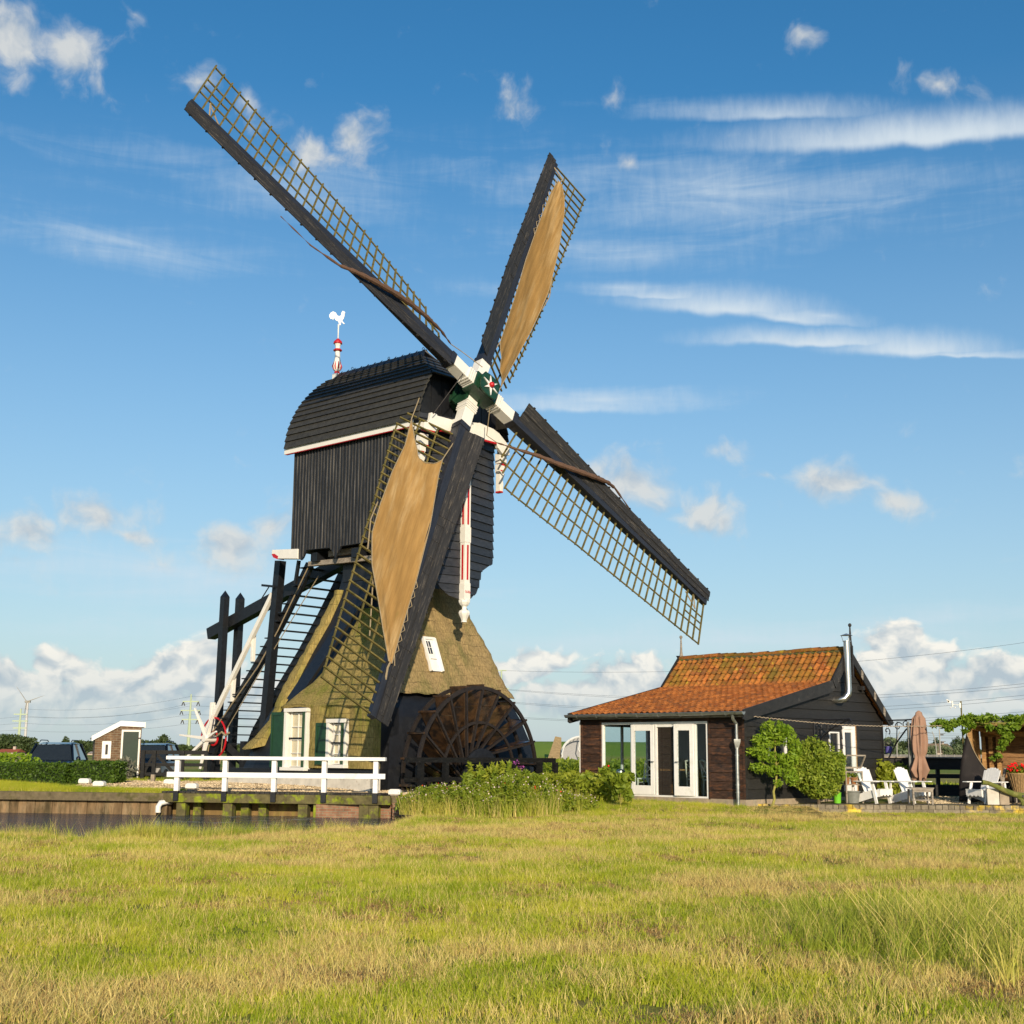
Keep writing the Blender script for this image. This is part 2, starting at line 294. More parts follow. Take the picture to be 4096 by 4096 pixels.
# --- clay tiles: random orange per tile, moss and lichen that grow on the steep upper slope
def tile_mat():
    m = bpy.data.materials.new('clay_pantile'); m.use_nodes = True; t = m.node_tree; g = G(t); b = t.nodes['Principled BSDF']
    tc = g.n('ShaderNodeTexCoord'); gi = g.n('ShaderNodeNewGeometry'); P = tc.outputs['Object']; r = gi.outputs['Random Per Island']
    ramp = g.n('ShaderNodeValToRGB'); t.links.new(r, ramp.inputs[0]); e = ramp.color_ramp.elements
    e[0].position = 0; e[0].color = (.30, .085, .022, 1); e[1].position = 1; e[1].color = (.52, .18, .045, 1)
    for p_, c_ in ((.22, (.48, .16, .035, 1)), (.42, (.24, .09, .032, 1)), (.6, (.42, .14, .035, 1)), (.8, (.54, .18, .04, 1))):
        q = ramp.color_ramp.elements.new(p_); q.color = c_
    sp = g.n('ShaderNodeSeparateXYZ'); t.links.new(P, sp.inputs[0])
    up = g.mr(sp.outputs[2], 3.78, 3.95)
    n1 = g.noise(P, 1.1, 8, .7); n2 = g.noise(g.mapv(P, loc=(5, 1, 2)), 9, 6, .7); n3 = g.noise(g.mapv(P, loc=(2, 7, 1)), 5, 4, .6)
    dark = g.mix(g.m('MULTIPLY', g.mr(n2, .44, .66), .62), ramp.outputs[0], (.055, .035, .02))
    moss = g.mix(g.m('MULTIPLY', g.m('MULTIPLY', g.mr(n1, .40, .62), up), .62), dark, (.14, .13, .015))
    yel = g.mix(g.m('MULTIPLY', g.mr(n3, .62, .70), up), moss, (.42, .30, .03))
    wht = g.mix(g.m('MULTIPLY', g.mr(g.noise(g.mapv(P, loc=(8, 3, 9)), 7, 5, .6), .66, .72), up), yel, (.42, .36, .28))
    t.links.new(wht, b.inputs['Base Color']); b.inputs['Roughness'].default_value = .85; b.inputs['Specular IOR Level'].default_value = .2
    bn = g.n('ShaderNodeBump'); bn.inputs['Strength'].default_value = .5; bn.inputs['Distance'].default_value = .01; t.links.new(g.noise(P, 40, 5), bn.inputs['Height']); t.links.new(bn.outputs[0], b.inputs['Normal'])
    return m
M['tile'] = tile_mat()
def brick_mat(name, c1, c2, mort, bw=.22, bh=.07):
    m = bpy.data.materials.new(name); m.use_nodes = True; t = m.node_tree; g = G(t); b = t.nodes['Principled BSDF']
    tc = g.n('ShaderNodeTexCoord'); sp = g.n('ShaderNodeSeparateXYZ'); t.links.new(tc.outputs['Object'], sp.inputs[0])
    v = g.comb(g.m('ADD', sp.outputs[0], sp.outputs[1]), sp.outputs[2], 0.0)
    br = g.n('ShaderNodeTexBrick'); t.links.new(v, br.inputs[0]); br.inputs['Color1'].default_value = (*c1, 1); br.inputs['Color2'].default_value = (*c2, 1); br.inputs['Mortar'].default_value = (*mort, 1)
    br.inputs['Scale'].default_value = 1; br.inputs['Brick Width'].default_value = bw; br.inputs['Row Height'].default_value = bh; br.inputs['Mortar Size'].default_value = .008
    n = g.noise(tc.outputs['Object'], 6, 5); c = g.n('ShaderNodeVectorMath', operation='SCALE'); t.links.new(br.outputs[0], c.inputs[0]); t.links.new(g.mr(n, .3, .7, .7, 1.3), c.inputs['Scale'])
    t.links.new(c.outputs[0], b.inputs['Base Color']); b.inputs['Roughness'].default_value = .9
    return m
M['brick'] = brick_mat('brown_brick', (.11, .062, .032), (.17, .10, .055), (.22, .19, .13), .24, .085)
M['redbrick'] = brick_mat('wet_red_brick', (.20, .09, .05), (.28, .15, .09), (.2, .18, .12))
L = dict(
 bush=leafmat('bush_leaves', (.08, .16, .012), (.40, .46, .055), .3, 6), tree=leafmat('wisteria_leaves', (.14, .26, .012), (.34, .45, .04)),
 hedge=leafmat('hedge_leaves', (.03, .075, .008), (.10, .17, .015), .2, 1.2), far=leafmat('far_crown', (.035, .06, .02), (.085, .12, .035), .15, .15),
 willow=leafmat('grey_green_crown', (.11, .15, .07), (.20, .25, .12), .15, .2), weed=leafmat('weed_leaves', (.10, .17, .014), (.34, .40, .04), .35, .9), weedy=leafmat('yellow_weed_leaves', (.20, .26, .02), (.38, .40, .04), .35, 2),
 flw=mat('pale_blossom', (.62, .50, .46), .8, .1, island=.3), flp=mat('purple_blossom', (.35, .08, .32), .8, .1, island=.3), flr=mat('poppy_red', (.7, .06, .02), .7), lav=leafmat('lavender_stems', (.13, .14, .10), (.26, .25, .20), .2),
 vine=leafmat('vine_leaves', (.09, .19, .015), (.26, .36, .03)),
)
#=== HELPERS
def tagk(o, kind): o['kind'] = kind; return o
def tag(o, label, cat, group=None):
    o['label'] = label; o['category'] = cat
    if group: o['group'] = group
    return o
def thing(name, label, cat, loc=(0, 0, 0), rz=0.0, group=None):
    o = bpy.data.objects.new(name, None); C.objects.link(o); o.location = loc; o.rotation_euler = (0, 0, rz); o.empty_display_size = .2
    return tag(o, label, cat, group)
class MB:
    def __init__(s): s.v = []; s.f = []; s.mi = []; s.cur = 0
    def add(s, vs, fs):
        b = len(s.v); s.v += [tuple(x) for x in vs]; s.f += [tuple(b + i for i in f) for f in fs]; s.mi += [s.cur] * len(fs)
    def box(s, a, b):
        x0, y0, z0 = (min(a[i], b[i]) for i in range(3)); x1, y1, z1 = (max(a[i], b[i]) for i in range(3))
        s.add([(x0, y0, z0), (x1, y0, z0), (x1, y1, z0), (x0, y1, z0), (x0, y0, z1), (x1, y0, z1), (x1, y1, z1), (x0, y1, z1)],
              [(0, 3, 2, 1), (4, 5, 6, 7), (0, 1, 5, 4), (1, 2, 6, 5), (2, 3, 7, 6), (3, 0, 4, 7)])
        return s
    def beam(s, p, q, w, h=None, up=(0, 0, 1), w2=None, h2=None):
        h = w if h is None else h; w2 = w if w2 is None else w2; h2 = h if h2 is None else h2
        p = Vector(p); q = Vector(q); d = (q - p).normalized(); up = Vector(up)
        if abs(d.dot(up)) > .98: up = Vector((1, 0, 0)) if abs(d.x) < .9 else Vector((0, 1, 0))
        a = d.cross(up).normalized(); b = a.cross(d)
        vs = []
        for c_, ww, hh in ((p, w, h), (q, w2, h2)):
            for i, j in ((-1, -1), (1, -1), (1, 1), (-1, 1)): vs.append(c_ + a * (i * ww / 2) + b * (j * hh / 2))
        s.add(vs, [(0, 1, 2, 3), (7, 6, 5, 4), (0, 4, 5, 1), (1, 5, 6, 2), (2, 6, 7, 3), (3, 7, 4, 0)]); return s
    def tube(s, pts, r, n=8, cap=True):
        pts = [Vector(p) for p in pts]; k = len(pts); rs = r if isinstance(r, (list, tuple)) else [r] * k
        vs = []; prev = None
        for i, p in enumerate(pts):
            d = (pts[min(i + 1, k - 1)] - pts[max(i - 1, 0)]).normalized()
            if prev is None:
                a = d.cross(Vector((0, 0, 1)));  a = d.cross(Vector((1, 0, 0))) if a.length < .1 else a
            else: a = prev - d * prev.dot(d)
            a.normalize(); prev = a; b = d.cross(a)
            for j in range(n):
                t = 2 * math.pi * j / n; vs.append(p + (a * math.cos(t) + b * math.sin(t)) * rs[i])
        fs = [(i * n + j, i * n + (j + 1) % n, (i + 1) * n + (j + 1) % n, (i + 1) * n + j) for i in range(k - 1) for j in range(n)]
        if cap: fs += [tuple(reversed(range(n))), tuple((k - 1) * n + j for j in range(n))]
        s.add(vs, fs); return s
    def lathe(s, prof, o=(0, 0, 0), n=16, ax=None, ph=0.0):
        o = Vector(o); vs = []
        for r, z in prof:
            for j in range(n):
                t = 2 * math.pi * j / n + ph; v = Vector((r * math.cos(t), r * math.sin(t), z))
                if ax is not None: v = ax @ v
                vs.append(o + v)
        k = len(prof); fs = [(i * n + j, i * n + (j + 1) % n, (i + 1) * n + (j + 1) % n, (i + 1) * n + j) for i in range(k - 1) for j in range(n)]
        fs += [tuple(reversed(range(n))), tuple((k - 1) * n + j for j in range(n))]
        s.add(vs, fs); return s
    def prism(s, poly, d):
        """poly: 3-D points of a planar outline, d: thickness vector"""
        n = len(poly); poly = [Vector(p) for p in poly]; d = Vector(d)
        s.add(poly + [p + d for p in poly], [tuple(range(n)), tuple(reversed(range(n, 2 * n)))] + [(i, i + n, (i + 1) % n + n, (i + 1) % n) for i in range(n)]); return s
    def grid(s, rows, close=False):
        n = len(rows[0]); k = len(rows); fs = []
        for i in range(k - 1):
            for j in range(n if close else n - 1):
                a = i * n + j; b = i * n + (j + 1) % n; fs.append((a, b, b + n, a + n))
        s.add([p for r in rows for p in r], fs); return s
    def sphere(s, c, r, n=10, sz=1.0):
        prof = [(max(r * math.sin(math.pi * i / n), .0005), -r * sz * math.cos(math.pi * i / n)) for i in range(n + 1)]
        return s.lathe(prof, c, n + 2)
    def build(s, name, mats, parent=None, smooth=False, bevel=0.0, subsurf=0, recalc=True):
        me = bpy.data.meshes.new(name); me.from_pydata(s.v, [], s.f)
        if not isinstance(mats, (list, tuple)): mats = [mats]
        for m_ in mats: me.materials.append(m_)
        if any(s.mi): me.polygons.foreach_set('material_index', s.mi)
        if recalc:
            bm = bmesh.new(); bm.from_mesh(me); bmesh.ops.recalc_face_normals(bm, faces=bm.faces); bm.to_mesh(me); bm.free()
        if smooth: me.polygons.foreach_set('use_smooth', [True] * len(me.polygons))
        o = bpy.data.objects.new(name, me); C.objects.link(o)
        if parent is not None: o.parent = parent
        if bevel:
            b = o.modifiers.new('bevel', 'BEVEL'); b.width = bevel; b.segments = 2; b.limit_method = 'ANGLE'; b.harden_normals = False
        if subsurf:
            b = o.modifiers.new('sub', 'SUBSURF'); b.levels = subsurf; b.render_levels = subsurf
        if smooth: smooth_by(me)
        return o
def smooth_by(me, ang=40):
    try:
        me.set_sharp_from_angle(angle=R(ang))
    except Exception: pass
def interp(x, xs, ys): return float(np.interp(x, xs, ys))
def lapwall(mb, P0, X, Nn, poly, pitch, holes=(), proud=.03, z0=None, jit=.0, thick=.006):
    """overlapping boards on a vertical polygon given as (s,z); holes are (s0,s1,z0,z1)"""
    P0 = Vector(P0); X = Vector(X); Nn = Vector(Nn); zs = [p[1] for p in poly]; lo = min(zs); hi = max(zs)
    def span(z):
        xs = []
        for i in range(len(poly)):
            a, b = poly[i], poly[(i + 1) % len(poly)]
            if abs(a[1] - b[1]) < 1e-9: 
                if abs(z - a[1]) < 1e-6: xs += [a[0], b[0]]
                continue
            t = (z - a[1]) / (b[1] - a[1])
            if -1e-7 <= t <= 1 + 1e-7: xs.append(a[0] + t * (b[0] - a[0]))
        return (min(xs), max(xs)) if xs else (0, 0)
    base = lo if z0 is None else z0
    k = 0; z = base
    while z < hi - 1e-4:
        zt = min(z + pitch, hi)
        cuts = sorted({z, zt} | {c for h in holes for c in h[2:] if z < c < zt} | {p[1] for p in poly if z < p[1] < zt})
        dj = RS.uniform(-jit, jit)
        for a, b in zip(cuts[:-1], cuts[1:]):
            if b - a < 1e-5: continue
            e = 1e-6
            a0, a1 = span(a + e); b0, b1 = span(b - e)
            segs = [(a0, a1, b0, b1)]
            for h in holes:
                if h[2] <= a + 1e-5 and h[3] >= b - 1e-5:
                    ns = []
                    for (p0, p1, q0, q1) in segs:
                        if h[0] > p0 and h[0] < p1: ns.append((p0, h[0], q0, h[0]))
                        if h[1] < p1 and h[1] > p0: ns.append((h[1], p1, h[1], q1))
                        if h[0] >= p1 or h[1] <= p0: ns.append((p0, p1, q0, q1))
                    segs = ns
            oa = proud * (1 - (a - z) / pitch) + .004 + dj; ob = proud * (1 - (b - z) / pitch) + .004 + dj
            for (p0, p1, q0, q1) in segs:
                v = [P0 + X * p0 + Nn * oa + Vector((0, 0, a)), P0 + X * p1 + Nn * oa + Vector((0, 0, a)), P0 + X * q1 + Nn * ob + Vector((0, 0, b)), P0 + X * q0 + Nn * ob + Vector((0, 0, b))]
                w_ = [p_ - Nn * (oa + .04 if i < 2 else ob + .04) for i, p_ in enumerate(v)]
                mb.add(v + w_, [(0, 1, 2, 3), (4, 7, 6, 5), (0, 4, 5, 1), (1, 5, 6, 2), (2, 6, 7, 3), (3, 7, 4, 0)])
        z = zt; k += 1
def leaf_mesh(name, pts, size, mats, parent=None, elong=1.6, updir=.3, sizes=None, mi=None, bend=False):
    """one small leaf face per point, random facing"""
    pts = np.asarray(pts, float); n = len(pts)
    nrm = RS.normal(size=(n, 3)); nrm[:, 2] += updir; nrm /= np.linalg.norm(nrm, axis=1)[:, None]
    a = np.cross(nrm, RS.normal(size=(n, 3))); a /= np.linalg.norm(a, axis=1)[:, None]; b = np.cross(nrm, a)
    sz = (size * RS.uniform(.6, 1.35, n) if sizes is None else sizes)[:, None]
    a = a * sz * elong * .5; b = b * sz * .5
    V = np.stack([pts - a, pts - b * .9 - a * .1, pts + a, pts + b * .9 - a * .1], 1).reshape(-1, 3)
    me = bpy.data.meshes.new(name); me.vertices.add(4 * n); me.vertices.foreach_set('co', V.ravel().astype(np.float32))
    me.loops.add(4 * n); me.loops.foreach_set('vertex_index', np.arange(4 * n, dtype=np.int32))
    me.polygons.add(n); me.polygons.foreach_set('loop_start', np.arange(0, 4 * n, 4, dtype=np.int32)); me.polygons.foreach_set('loop_total', np.full(n, 4, dtype=np.int32))
    for m_ in (mats if isinstance(mats, (list, tuple)) else [mats]): me.materials.append(m_)
    if mi is not None: me.polygons.foreach_set('material_index', np.asarray(mi, dtype=np.int32))
    me.update(); me.validate()
    o = bpy.data.objects.new(name, me); C.objects.link(o)
    if parent is not None: o.parent = parent
    return o
def in_ellipsoid(n, c, r, shell=.0):
    v = RS.normal(size=(n, 3)); v /= np.linalg.norm(v, axis=1)[:, None]; rad = RS.uniform(shell ** 3, 1, n) ** (1 / 3)
    return np.array(c) + v * rad[:, None] * np.array(r)
#=== TERRAIN
def sstep(x, a, b):
    t = np.clip((x - a) / (b - a), 0, 1); return t * t * (3 - 2 * t)
QUAY = [(-40, 41.5), (-14.8, 38.2), (-9.1, 37.2), (-3.0, 36.2)]       # front face of the quay
SHORE = [(-40, 26.2), (-14, 26.0), (-6.0, 25.6), (-4.9, 27.0), (-3.2, 29.4), (-2.6, 31.0), (-2.2, 36.4)]
qx, qy = zip(*QUAY); sx_, sy_ = zip(*SHORE)
def height(X, Y):
    X = np.asarray(X, float); Y = np.asarray(Y, float)
    mead = .06 * sstep(Y, 4, 32) + .03 * np.sin(X * .9 + .4) * np.sin(Y * .7) + .02 * np.sin(X * 2.3) * np.cos(Y * 1.9)
    q_ = np.interp(X, [-40, -14.8, -9.45, -9.35, -3.2, -3.0], [41.5, 38.2, 37.2, 38.1, 37.15, 36.2]) + .35; s_ = np.interp(X, sx_, sy_)
    bank = sstep(s_ - Y, -.5, 1.1)                      # 1 on the meadow, 0 in the water
    wat = -0.9
    left = wat + (mead - wat) * bank
    yard = .47 + .16 * sstep(Y, 37.5, 42)
    yard = yard + (.28 - yard) * sstep(Y, 56, 75)
    left = np.where(Y > q_, yard, left)
    barn = .08 + np.where(X > 8.3, .18 * sstep(Y, 37.75, 38.3), .17 * sstep(Y, 35, 37.2)) + (X > 2) * .08 * sstep(Y, 38, 42)
    right = np.where(Y < 30, mead, mead + (barn - mead) * sstep(Y, 30, 36)); right = right + (.28 - right) * sstep(Y, 50, 70)
    f = sstep(X, -2.3, -1.6)
    h = np.where(X < -2.3, left, left * (1 - f) + right * f)
    h = np.where((X >= -2.3) & (X < -1.6) & (Y < q_) & (Y > 32), np.maximum(h, -.2), h)
    dyke = 3.9 * sstep(Y, 235, 262) * (1 - sstep(Y, 300, 330)) * sstep(X, -60, -20) * (1 - sstep(X, 40, 55))
    return h + dyke
def ground_mat():
    m = bpy.data.materials.new('meadow_soil_and_turf'); m.use_nodes = True; t = m.node_tree; g = G(t); b = t.nodes['Principled BSDF']
    tc = g.n('ShaderNodeTexCoord'); P = tc.outputs['Object']
    n1 = g.noise(P, .35, 6, .6); n2 = g.noise(P, 3.0, 8, .7); nf = g.noise(P, .012, 5, .6)
    near = g.mix(g.mr(n1, .42, .58, smooth=True), (.19, .24, .03), (.34, .28, .09))
    near = g.mix(g.mr(n2, .40, .75), near, (.10, .08, .03))
    far = g.mix(g.mr(nf, .45, .55, smooth=True), (.17, .22, .03), (.36, .29, .09))
    sp = g.n('ShaderNodeSeparateXYZ'); t.links.new(P, sp.inputs[0])
    c = g.mix(g.mr(sp.outputs[1], 46, 60), near, far)
    c = g.mix(g.mr(sp.outputs[2], .7, 1.6), c, g.mix(g.noise(P, .15, 5, .6), (.12, .24, .03), (.24, .30, .05)))   # lush grass of the dyke
    # worn gravel of the mill yard and the terrace
    gr = g.mix(g.noise(P, 26, 4, .8), (.34, .26, .15), (.80, .66, .45))
    wv_ = g.m('ADD', sp.outputs[1], g.m('MULTIPLY', g.m('SUBTRACT', n1, .5), 1.6))
    yard = g.m('MULTIPLY', g.m('MULTIPLY', g.mr(wv_, 38.1, 38.5), g.mr(wv_, 50, 51, 1, 0)), g.m('MULTIPLY', g.mr(sp.outputs[0], -13.2, -12.4), g.mr(sp.outputs[0], -2.4, -2.0, 1, 0)))
    c = g.mix(yard, c, gr)
    t.links.new(c, b.inputs['Base Color']); b.inputs['Roughness'].default_value = .95; b.inputs['Specular IOR Level'].default_value = .1
    bn = g.n('ShaderNodeBump'); bn.inputs['Strength'].default_value = .6; bn.inputs['Distance'].default_value = .04; t.links.new(g.noise(P, 14, 6, .7), bn.inputs['Height']); t.links.new(bn.outputs[0], b.inputs['Normal'])
    return m
xs = np.concatenate([-np.geomspace(22, 6000, 26)[::-1], np.arange(-21.6, 21.8, .35), np.geomspace(22, 6000, 26)])
ys = np.concatenate([[-60, -20, -6], np.arange(0, 60, .35), np.geomspace(60.5, 300, 40), np.geomspace(320, 9000, 18)])
XX, YY = np.meshgrid(xs, ys); ZZ = height(XX, YY)
mb = MB(); nn = len(xs)
mb.v = list(zip(XX.ravel().tolist(), YY.ravel().tolist(), ZZ.ravel().tolist()))
mb.f = [(i * nn + j, i * nn + j + 1, (i + 1) * nn + j + 1, (i + 1) * nn + j) for i in range(len(ys) - 1) for j in range(nn - 1)]; mb.mi = [0] * len(mb.f)
tagk(mb.build('ground', ground_mat(), smooth=True, recalc=False), 'structure')
# water
def water_mat():
    m = bpy.data.materials.new('canal_water'); m.use_nodes = True; t = m.node_tree; g = G(t); b = t.nodes['Principled BSDF']
    tc = g.n('ShaderNodeTexCoord'); P = tc.outputs['Object']; sp = g.n('ShaderNodeSeparateXYZ'); t.links.new(P, sp.inputs[0])
    n = g.noise(g.mapv(P, scale=(1.0, 2.2, 1)), 1.6, 6, .62, .6)
    n2 = g.noise(g.mapv(P, scale=(1.0, 3.0, 1), loc=(3, 1, 0)), 1.2, 8, .68, 1.2)
    churn = g.mr(sp.outputs[0], -10.5, -7.0)
    foam = g.m('MULTIPLY', g.mr(n2, .54, .66), churn)
    c = g.mix(foam, (.010, .026, .050), (.42, .42, .38)); t.links.new(c, b.inputs['Base Color'])
    t.links.new(g.mr(foam, 0, 1, .08, .6), b.inputs['Roughness']); b.inputs['Specular IOR Level'].default_value = .6; b.inputs['IOR'].default_value = 1.33
    bn = g.n('ShaderNodeBump'); t.links.new(g.mr(churn, 0, 1, .7, 1.0), bn.inputs['Strength']); bn.inputs['Distance'].default_value = .7; t.links.new(n, bn.inputs['Height']); t.links.new(bn.outputs[0], b.inputs['Normal'])
    return m
mb = MB(); mb.add([(-60, 20, -.10), (-1.9, 20, -.10), (-1.9, 44, -.10), (-60, 44, -.10)], [(0, 1, 2, 3)])
tagk(mb.build('canal_water', water_mat(), recalc=False), 'structure')
#=== MILL
YAW = 48.3
mill = thing('windmill', 'tall black wooden hollow-post windmill with a thatched base and four long lattice sails', 'windmill', (-4.1, 44.2, 0), R(YAW - 90))
# local axes of the mill: x = towards the front (sails), y = to its side away from the camera, z up (absolute height)
SZ = ([.55, 1.12, 3.5, 4.8, 5.86, 6.7, 7.4], [3.58, 3.50, 2.76, 2.27, 1.83, 1.56, 1.42])
TO = .19
def s_of(z): return interp(z, *SZ)
def ringpt(phi, s, z, e=9.0, ou=0, ov=0):
    c, n_ = math.cos(phi), math.sin(phi); r = s / ((abs(c) ** e + abs(n_) ** e) ** (1 / e)); return (c * r + ou + TO, n_ * r + ov + TO, z)
# black boarded lower walls and core
mb = MB(); rows = [[ringpt(2 * math.pi * j / 64, s_of(z) - (.10 if z > 3.2 else 0), z, 40) for j in range(64)] for z in (.55, .9, 1.12, 1.9, 2.7, 3.5, 4.2, 4.8, 5.3, 5.86, 6.7, 7.4)]
mb.grid(rows, close=True)
# dormer box that carries the two front windows
mb.box((-.62, -3.60, .95), (3.34, -2.6, 2.96)); mb.box((-3.45, -3.80, .95), (3.60, -3.5, 1.12))
for z in (1.45,): mb.box((-3.5, -3.70, z - .02), (-.62, -3.66, z + .02))
mb.build('tarred_wall', M['tar'], mill)
mb = MB(); mb.box((-3.50, -3.84, .50), (3.62, -3.70, .95)); mb.box((3.50, -3.84, .50), (3.62, -3.55, .95)); mb.build('plinth', M['plinth'], mill)
# thatch: front face, far side, back and the strip round the rear-left hip
def thatch_pt(phi, z, off):
    zl = 3.42 if phi < R(150) else 1.72
    fl = .30 * max(0, 1 - (z - zl) / 1.1) ** 2 if phi >= R(150) else .06 * max(0, 1 - (z - zl) / .5)
    wob = .018 * math.sin(phi * 23 + z * 3) + .015 * math.sin(z * 13.6 + phi * 5)
    p = ringpt(phi, s_of(z) + off + fl + (wob if off > 0 else 0), z, 14); return p
def thatch_part(name, ph0, ph1, zl, zh, n, k, mt, off=.10, th=.28):
    mb = MB(); phs = [ph0 + (ph1 - ph0) * j / n for j in range(n + 1)]
    outer = [[thatch_pt(p, zl(p) + (zh - zl(p)) * i / k + (.02 * math.sin(p * 31) if i == 0 else 0), off) for p in phs] for i in range(k + 1)]
    inner = [[thatch_pt(p, zl(p) + .10 * (i == 0) + (zh - zl(p)) * i / k, off - th) for p in phs] for i in range(k + 1)]
    loop = outer + inner[::-1] + [outer[0]]
    mb.grid(loop)
    for col in (0, n):
        a = [r[col] for r in outer]; b = [r[col] for r in inner]; mb.grid([a, b])
    return mb.build(name, mt, mill, smooth=True)
thatch_part('thatch_slope', R(-44.5), R(150), lambda p: 3.42, 6.95, 90, 24, M['thatch'])
thatch_part('thatch_slope', R(149), R(232), lambda p: 1.72, 6.95, 50, 28, M['thatchm'], .05, .28)
# thatch skirt over the dormer: rows of (left u, v) to the centre hip
mb = MB()
zr = [6.2, 5.8, 5.3, 4.7, 4.2, 3.8, 3.45, 3.15, 2.98, 2.90]; ul = [.40, .22, .06, -.12, -.30, -.48, -.70, -.86, -.95, -.93]; vv = [-1.62, -1.76, -1.99, -2.30, -2.64, -2.95, -3.28, -3.62, -3.84, -3.80]
rows = []
for z, u0, v0 in zip(zr, ul, vv):
    u1 = min(s_of(z) + .16 + TO, 3.48); vr = -max(s_of(z) + .12, -v0 - .05)
    row = []
    for j in range(41):
        t = j / 40; u_ = u0 + (u1 - u0) * t
        e = .10 * math.exp(-((u_ - .05) / .8) ** 2) * (z < 3.6) + .05 * math.exp(-((u_ - 2.0) / .7) ** 2) * (z < 3.4)
        edge = .22 * max(0, 1 - t / .10) ** 2 + .10 * max(0, (t - .955) / .045) ** 2
        row.append((u_, v0 + edge + .012 * math.sin(u_ * 9 + z * 4), z + e))
    rows.append(row)
low = []
back = [[(p[0], p[1] + .55, p[2] - (.02 if i < 8 else -.06)) for p in r] for i, r in enumerate(rows)]
mb.grid(rows + back[::-1])
mb.grid([[r[0] for r in rows], [r[0] for r in back]]); mb.grid([[r[-1] for r in rows], [r[-1] for r in back]])
mb.build('dormer_thatch', M['thatchm'], mill, smooth=True)
mb = MB()
def thick_patch(u0, u1, z0, z1, vf=-3.84, th=.36, nz=7):
    rr = []
    for i in range(nz + 1):
        z = z0 + (z1 - z0) * i / nz
        rr.append([(u0 + (u1 - u0) * j / 6, vf + .06 * abs(j / 3 - 1) ** 3 + .012 * math.sin(z * 7 + j), z) for j in range(7)])
    bb_ = [[(p[0], vf + th, p[2]) for p in r] for r in rr]
    mb.grid(rr + bb_[::-1] + [rr[0]]); mb.grid([[r[0] for r in rr], [r[0] for r in bb_]]); mb.grid([[r[-1] for r in rr], [r[-1] for r in bb_]])
thick_patch(.66, 1.50, 1.16, 3.0); thick_patch(2.46, 3.52, 1.16, 3.0); thick_patch(1.50, 2.46, 2.60, 3.0, nz=2)
mb.build('window_wall_thatch', M['thatchm'], mill, smooth=True)
# windows with shutters
def mill_window(u0, u1, z0, z1, shw, label):
    vf = -3.80
    mb = MB(); fw = .085
    for a, b in (((u0, vf - .10, z0), (u0 + fw * 1.5, vf + .2, z1)), ((u1 - fw, vf - .06, z0), (u1, vf + .2, z1)), ((u0, vf - .12, z1 - fw), (u1 + .05, vf + .2, z1 + .03)), ((u0 - .06, vf - .16, z0 - .05), (u1 + .06, vf + .2, z0 + fw * .6))): mb.box(a, b)
    f = mb.build('window', M['white'], mill, bevel=.006); f['label'] = label
    mb = MB(); a0 = u0 + .20; a1 = u1 - .14
    mb.box((a0, vf + .02, z0 + .06), (a0 + .035, vf + .07, z1 - .1)); mb.box((a1 - .035, vf + .02, z0 + .06), (a1, vf + .07, z1 - .1))
    for k in range(5):
        z = z0 + .08 + (z1 - z0 - .22) * k / 4; mb.box((a0 + .035, vf + .025, z - .012), (a1 - .035, vf + .065, z + .012))
    mb.box(((a0 + a1) / 2 - .012, vf + .022, z0 + .09), ((a0 + a1) / 2 + .012, vf + .062, z1 - .12)); mb.build('sash', M['white'], f)
    mb = MB(); zm = z0 + .08 + (z1 - z0 - .22) * .54; mb.box((a0 - .03, vf - .02, zm - .03), (a1 + .02, vf + .075, zm + .012)); mb.build('meeting_rail', M['tar'], f)
    mb = MB(); mb.box((a0, vf + .075, z0 + .05), (a1, vf + .085, z1 - .1)); mb.build('blind', M['curtain'], f)
    # open shutter to the left, seen nearly face on, and the other folded edge on
    mb = MB(); s0, s1 = u0 - shw, u0 - .01; mb.box((s0, vf - .10, z0 + .04), (s1, vf - .06, z1 - .08))
    for a, b in (((s0, vf - .125, z0 + .04), (s0 + .07, vf - .10, z1 - .08)), ((s1 - .07, vf - .125, z0 + .04), (s1, vf - .10, z1 - .08)), ((s0 + .07, vf - .125, z1 - .18), (s1 - .07, vf - .10, z1 - .08)), ((s0 + .07, vf - .125, z0 + .04), (s1 - .07, vf - .10, z0 + .14))): mb.box(a, b)
    mb.build('shutter', M['green'], f, bevel=.004)
    mb = MB(); mb.box((u1 - .13, vf - .13, z0 + .06), (u1 - .09, vf + .05, z1 - .1)); mb.build('shutter', M['green'], f, bevel=.004)
mill_window(-.45, .60, 1.12, 2.93, .60, 'taller white sash window with one green shutter open')
mill_window(1.56, 2.40, 1.22, 2.58, .46, 'shorter white sash window nearer the corner')
# small white dormer light on the front slope
mb = MB(); P = []
def fs(v, z, o): return (s_of(z) + TO + o, v, z)
a, b, z0, z1 = -.80, -.30, 4.16, 5.22
mb.prism([fs(a, z0, .16), fs(b, z0, .16), fs(b, z1, .16), fs(a, z1, .16)], (-.25, 0, 0))
mb.beam(fs(a, z0, .19), fs(a, z1, .19), .05, .10); mb.beam(fs(b, z0, .19), fs(b, z1, .19), .05, .10); mb.beam(fs(a, z1, .19), fs(b, z1, .19), .05, .08)
f = mb.build('window', M['whiteb'], mill); f['label'] = 'slanting white skylight in the front thatch'
mb = MB(); mb.prism([fs(a + .06, 4.72, .168), fs(a + .27, 4.72, .168), fs(a + .27, 5.12, .168), fs(a + .06, 5.12, .168)], (.006, 0, 0)); mb.build('pane', M['pane'], f)
mb = MB(); mb.beam(fs(a + .055, 4.92, .18), fs(a + .275, 4.92, .18), .02); mb.beam(fs(a + .165, 4.72, .18), fs(a + .165, 5.12, .18), .015); mb.build('glazing_bar', M['whiteb'], f)
